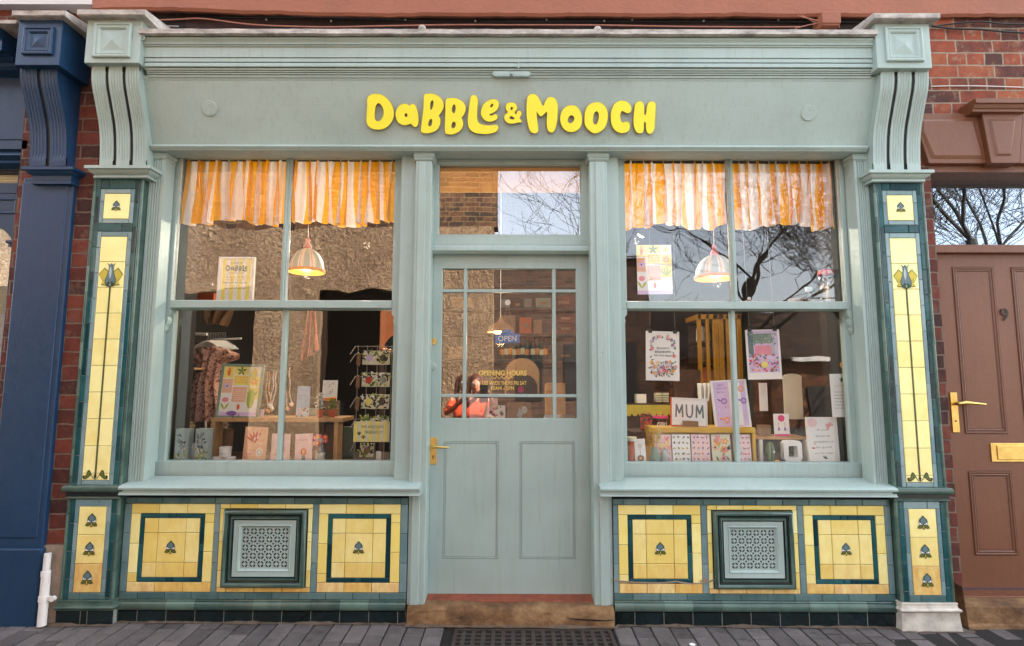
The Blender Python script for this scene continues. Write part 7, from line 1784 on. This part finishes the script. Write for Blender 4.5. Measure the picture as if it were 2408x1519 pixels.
for k in range(7): m_.flower(rr.uniform(-.03, .03), h+rr.uniform(.01, .07), .014, -.004-.002*k, rr.choice(['lemon','peach','pink']), 'orange', 5, k)
m_.build('flowers', t)
x = X(1485, 1060, .2); m_ = MB().mat('terracotta'); m_.lathe((x,.2,ZB), [(.001,0),(.035,0),(.037,.02),(.037,.12),(.030,.14),(.030,.16)], 18); m_.mat('cream'); m_.cyl((x,.2,ZB+.165), (x,.2,ZB+.19), .033, .033, 18); tag(m_.build('amber_jar', smooth=True, angle=40), 'amber jar with a pale lid in the corner of the right window', 'jar')
Yp = .42; x = X(1553, 1000, Yp); z0 = Z(1012, Yp); 
o = MB().mat('darkwood').box(X(1480,1010,Yp), X(1590,1010,Yp), Yp-.06, Yp+.2, z0-.02, z0).build('riser_block', bevel=.003); tag(o, 'dark wooden riser behind the yellow crate', 'riser')
t = thing('black_tin', 'black tin with white lettering and a pink top behind the yellow crate', 'tin', (x, Yp, z0)); m_ = MB().mat('black'); m_.cyl((0,0,0), (0,0,.085), .058, .058, 28); m_.build('body', t, smooth=True, angle=40); m_ = MB().mat('hotpink'); m_.cyl((0,0,.085), (0,0,.10), .056, .05, 28); m_.build('top', t, smooth=True, angle=40)
m_ = MB().mat('white'); text(m_, 'GIRL', 0, -.0595, .045, w=.075, h=.034, bold=.03, ext=.002); m_.build('lettering', t)
m_ = MB(); x, z = at(1520, 992, .40); rr = random.Random(6)
for k in range(50): m_.mat(rr.choice(['red','dorange','black','redwood'])); m_.leafp(x+rr.uniform(-.035, .03), z+rr.uniform(-.05, .05), .02, .014, rr.uniform(0, 6), .40-.0004*k, .001)
m_.mat('red'); m_.cyl((x-.002,.43,z-.06), (x-.002,.43,z+.05), .035, .03, 16); tag(m_.build('red_flowers'), 'dark red paper flowers left of the black tin', 'flowers')
# counter with scalloped front
t = thing('counter', 'dark counter with a yellow scalloped cloth deep in the shop on the right', 'counter'); Y_ = 1.9; x0, x1 = X(1470,950,Y_), X(1600,950,Y_); zt_ = Z(950, Y_); m_ = MB().mat('darkwood'); m_.box(x0, x1+.2, Y_, Y_+.5, .06, zt_); m_.build('body', t)
m_ = MB().mat('mustard'); n = 9; st_ = (x1-x0)/n; m_.box(x0, x1, Y_-.02, Y_, zt_-.07, zt_-.005)
for k in range(n): m_.disc(x0+st_*(k+.5), zt_-.07, st_*.5, Y_-.021, rz=.04, th=.02)
m_.build('scalloped_edge', t)
goods('white_box', 'white card box with a handle on the dark counter', 'box', 1498, 1520, 927, 948, 1.95, none, th=.1, lean=0, paper='white')
for i, (a, b_) in enumerate(((1543, 1556), (1559, 1573))): goods('paper_roll', ('left one of two pale striped rolls on the counter', 'right one of two pale striped rolls on the counter')[i], 'roll', a, b_, 924, 945, 1.98, lambda p, w, h, b, y: (p.mat('greyink'), [rect(p, -w/2, w/2, h*q, h*(q+.12), y) for q in (.15, .4, .65)]), th=.08, lean=0, paper='cream')
# yellow cabinet
t = thing('glazed_cabinet', 'tall yellow glass fronted cabinet at the back on the right', 'cabinet'); Y_ = 2.2; m_ = MB().mat('dimochre'); zt_, zb_ = Z(738,Y_), .1
xs_ = [X(q,800,Y_) for q in (1642, 1650, 1662, 1668, 1690, 1712, 1745)]
x0, x1 = xs_[0], xs_[-1]
for a, b_ in ((xs_[0], xs_[0]+.035), (xs_[2], xs_[2]+.03), (xs_[4]-.05, xs_[4]+.0), (xs_[4]+.005, xs_[4]+.055), (xs_[5]-.01, xs_[5]+.02), (x1-.04, x1)): m_.box(a, b_, Y_, Y_+.04, zb_, zt_)
m_.box(x0, x1, Y_, Y_+.4, zt_-.05, zt_); m_.box(x0, x1, Y_, Y_+.04, Z(898,Y_)-.05, Z(898,Y_)); m_.build('frame', t, bevel=.003)
m_ = MB().mat('darkwood'); m_.box(x0+.02, x1-.02, Y_+.38, Y_+.40, zb_, zt_-.05)
for py in (800, 850, 898): m_.box(x0+.02, x1-.02, Y_+.05, Y_+.38, Z(py,Y_)-.02, Z(py,Y_))
m_.build('shelves', t)
rr = random.Random(3)
for k in range(7):
    py = (800, 850, 898)[k % 3]; a = xs_[1]+.05+(x1-xs_[1]-.15)*rr.random(); m_ = MB().mat(rr.choice(['white','terracotta','cream','ink','kraft'])); m_.lathe((a, Y_+.2, Z(py,Y_)), [(.001,.0),(.05,.0),(.055,.02),(.05,.10+.04*(k % 2)),(.03,.12+.04*(k % 2)),(.001,.12+.04*(k % 2))], 14); tag(m_.build('ceramic_pot', smooth=True), 'small ceramic pot standing in the yellow cabinet', 'pot', 'pots in the yellow cabinet')
o = MB().mat('darkwood').box(X(1586,890,1.7), X(1648,890,1.7), 1.7, 1.73, Z(960,1.7), Z(868,1.7)).build('board', bevel=.003); tag(o, 'dim brown panel standing behind the MUM frame', 'board')
for i, (a, b_) in enumerate(((1640, 1668), (1674, 1696))):
    hangcloth(a, b_, 900, 948, 1.2, 'white', ('white cloth hanging left of the lilac poster', 'white cloth hanging close behind the lilac poster')[i], 'white_cloth', 1.5, i+1)
# right half
t = thing('side_shelf', 'small wooden shelf on white legs in the right window', 'shelf'); Y_ = .26; x0, x1 = X(1780,1030,Y_), X(1903,1030,Y_); zt_ = Z(1026, Y_); m_ = MB().mat('oak'); m_.box(x0, x1, Y_, Y_+.2, zt_-.016, zt_); m_.build('top', t, bevel=.002)
for px in (1791, 1898): m_ = MB().mat('white'); x = X(px,1050,Y_); m_.box(x-.011, x+.011, Y_+.005, Y_+.03, ZB, zt_-.016); m_.build('leg', t)
def art_ear(p, w, h, b, y):
    p.mat('hotpink'); p.disc(0, h*.80, w*.22, y-.0005); rect(p, -w/2, w/2, 0, h*.10, y-.0003)
    for s_ in (-1, 1): p.mat('ink'); rect(p, s_*w*.2-.0008, s_*w*.2+.0008, h*.42, h*.62, y-.0006); p.mat('purple'); p.poly([(s_*w*.2-w*.09, h*.26), (s_*w*.2+w*.09, h*.26), (s_*w*.2, h*.46)], y-.0008)
goods('earring_card', 'white card with a pink circle and tasselled earrings on the small shelf', 'card', 1822, 1858, 973, 1026, .32, art_ear, paper='white', lean=-3)
o = MB().mat('kraft').box(X(1785,1010,.34), X(1813,1010,.34), .34, .38, zt_+.0005, Z(998,.34)).build('small_box', bevel=.002); tag(o, 'small brown box on the left of the small shelf', 'box')
def hangtag(px0, px1, pt, pb, Y, label, mat, name, arch_=False, cat='tag'):
    xa, xb = X(px0,(pt+pb)/2,Y), X(px1,(pt+pb)/2,Y); z1, z0 = Z(pt,Y), Z(pb,Y); c = (xa+xb)/2; hw = (xb-xa)/2
    pts = [(xa, z0), (xb, z0)]+([(c+hw*math.cos(a), z1-hw*.35+hw*.35*math.sin(a)) for a in [math.pi*k/12 for k in range(13)]] if arch_ else [(xb, z1), (xa, z1)])
    m_ = MB().mat(mat); m_.poly(pts, Y, .006); tag(m_.build(name), label, cat)
hangtag(1786, 1805, 899, 965, .5, 'narrow white hanging tag under the garden picture', 'white', 'hanging_tag')
hangtag(1843, 1887, 877, 984, .55, 'tall cream round topped board in the right window', 'cream', 'cream_board', True, 'board')
def art_list(p, w, h, b, y):
    rr = random.Random(7); p.mat('greyink'); p.flower(w*.1, h*.86, w*.14, y-.0005, 'greyink', 'ink'); dashes(p, 0, h*.72, w*.5, h*.03, y-.0004, rr, 'mustard')
    for k in range(6): dashes(p, 0, h*(.58-.075*k), w*.7, h*.018, y-.0004, rr)
goods('list_notice', 'white notice with lines of writing at the right edge of the right window', 'notice', 1958, 2005, 879, 981, .14, art_list, th=.001, lean=0, roll=-1, paper='white')
x, z = at(1984, 858.5, .13); m_ = MB().mat('orange'); m_.cyl((x,.13,z), (x,.133,z), .023, .023, 22); m_.mat('lemon'); m_.box(x-.012, x+.012, .1285, .13, z-.002, z+.002); tag(m_.build('round_sticker'), 'round orange sticker above the white notice', 'sticker')
def art_quote(p, w, h, b, y):
    rr = random.Random(17); p.mat('palepink'); p.disc(-w*.32, h*.88, w*.16, y-.0002, rz=h*.10); p.mat('ink')
    for k, (s_, ww) in enumerate((('if you', .36), ('know to', .46), ('somewhere to', .66), ('be good', .50), ('you be happy', .62))): p.mat('greyink'); text(p, s_, w*.0, y-.0006, h*(.72-.125*k), w=w*ww, h=h*.05, rot=.03)
    for k in range(6): p.mat('pink' if k % 2 else 'peach'); p.leafp(w*.24, h*.80, w*.16, w*.06, R(30+40*k), y-.0004-.0001*k)
    p.mat('red'); p.disc(-w*.34, h*.33, w*.06, y-.001, rz=h*.015); p.leafp(-w*.3, h*.40, w*.06, w*.03, 1, y-.001); p.mat('ink')
    for k in range(4): p.leafp(w*.0, h*.10, w*.12, w*.03, R(10+35*k), y-.0005)
t, w, h = goods('quote_print', 'large white print with handwriting and pink birds standing at right', 'print', 1905, 1976, 981, 1090, .17, art_quote, th=.02, lean=-3, paper='white')
m_ = MB().mat('black')
for k in range(9): m_.box(w/2, w/2+.001, .004, .018, h*(.04+.105*k), h*(.08+.105*k))
m_.build('edge_pattern', t)
# cactus, succulent, ring box
x = X(1812, 1070, .22); t = thing('cactus', 'round ribbed cactus in a small pot under the small shelf', 'cactus', (x,.22,ZB)); m_ = MB().mat('terracotta'); m_.lathe((0,0,0), [(.001,0),(.024,0),(.03,.035),(.001,.035)], 16); m_.build('pot', t, smooth=True, angle=40)
m_ = MB()
m_.lathe((0,0,.03), [(.014,0),(.024,.03),(.026,.08),(.018,.12),(.001,.13)], 20, cols=['leaf','sage','dkgreen','leaf']); m_.build('stem', t, smooth=True)
m_ = MB().mat('white'); m_.ball((.012,-.022,.10), .008, 8, 5); m_.build('flower', t)
x = X(1796, 1078, .19); m_ = MB(); rr = random.Random(4)
for k in range(60):
    a, e = rr.uniform(0, 6.28), rr.uniform(.1, 1.4); d_ = Vector((math.cos(a)*math.cos(e), math.sin(a)*math.cos(e), math.sin(e)))*.034; s_ = Vector((-math.sin(a), math.cos(a), 0))*.005; c = Vector((x,.19,ZB+.012)); m_.mat(rr.choice(['palegrey','sage'])); m_.face([c-s_*.5, c+d_*.5-s_, c+d_, c+d_*.5+s_, c+s_*.5])
tag(m_.build('succulent'), 'pale spiky succulent left of the cactus', 'succulent')
x = X(1826, 1078, .17); m_ = MB().mat('kraft'); m_.lathe((x,.17,ZB), [(.001,0),(.024,0),(.026,.02),(.001,.03)], 14); m_.mat('orange'); m_.ball((x,.16,ZB+.045), .017, 10, 6, sz=.6); m_.mat('leaf'); m_.ball((x+.008,.175,ZB+.032), .018, 8, 5, sz=.5); tag(m_.build('potted_flower', smooth=True), 'little orange flower in a pot right of the cactus', 'plant')
x0, x1 = X(1841,1060,.22), X(1884,1060,.22); z0, z1 = ZB, Z(1034,.22)
def rr_loop(a, b_, c, d_, r_): 
    out = []
    for cx_, cz_, s0 in ((b_-r_, d_-r_, 0), (a+r_, d_-r_, 1), (a+r_, c+r_, 2), (b_-r_, c+r_, 3)):
        for k in range(5): t_ = math.pi/2*(s0+k/4); out.append((cx_+r_*math.cos(t_), cz_+r_*math.sin(t_)))
    return out
w = x1-x0; h = z1-z0; m_ = MB().mat('white'); m_.add2d(curvedata([rr_loop(-w/2, w/2, h*.22, h, w*.22), rr_loop(-w*.24, w*.24, h*.38, h*.80, w*.07)], ext=.025, smooth=False), 0, .03, 0); m_.box(-w*.36, w*.36, .0, .06, 0, h*.20)
tag(m_.build('window_box', loc=((x0+x1)/2, .20, z0), bevel=.002), 'white rounded box with a square opening under the small shelf', 'box')
# upper right
zsh = Z(712, .18); o = MB().mat('darkwood').box(X(1720,716,.20), X(2000,716,.20), .13, .26, zsh-.02, zsh).build('glass_shelf', bevel=.002); tag(o, 'narrow shelf level with the meeting rail in the right window', 'shelf')
def shelfthing(name, label, cat, px, half, pt, Y, prof, mat, extra=None):
    x = X(px, 690, Y); r_ = pw(px-half, px+half, Y)/2; h = Z(pt, Y)-zsh; t = thing(name, label, cat, (x, Y, zsh)); m_ = MB().mat(mat); m_.lathe((0,0,0), [(.001,.001)]+[(r_*a, h*b_) for a, b_ in prof], 22); m_.build('glass', t, smooth=True, angle=40); return t, r_, h
t, r_, h = shelfthing('storage_jar', 'tall glass storage jar with a red lid in the upper right window', 'jar', 1945, 19, 645, .19, [(.95,.0),(1,.03),(1,.92),(.9,1)], 'glass_jar'); m_ = MB().mat('red'); m_.lathe((0,0,h), [(r_*.98,0),(r_*1.0,.012),(r_*.9,.028),(r_*.5,.034),(.001,.034)], 22); m_.build('lid', t, smooth=True)
m_ = MB().mat('glass_jar'); m_.cyl((0,0,.003), (0,0,h*.7), r_*.3, r_*.3, 12); m_.build('tube', t)
t, r_, h = shelfthing('glass_bottle', 'clear stoppered bottle left of the red lidded jar', 'bottle', 1902, 11, 682, .19, [(.9,0),(1,.1),(1,.5),(.4,.75),(.4,1)], 'glass_jar'); m_ = MB().mat('palegrey'); m_.cyl((0,0,h-.004), (0,0,h+.022), r_*.7, r_*.75, 14); m_.build('stopper', t, smooth=True, angle=40)
o = MB().mat('kraft').box(X(1856,710,.19), X(1886,710,.19), .17, .21, zsh, zsh+.035).build('small_box', bevel=.002); tag(o, 'low brown box on the narrow shelf left of the clear bottle', 'box')
x = X(1762, 705, .18); m_ = MB().mat('white'); m_.ball((x,.18,zsh+.03), .012, 10, 6); m_.mat('greycable'); m_.ball((x,.18,zsh+.012), .03, 12, 6, sz=.4); tag(m_.build('trinket', smooth=True), 'small silver trinket beside the vertical bar, upper right window', 'ornament')
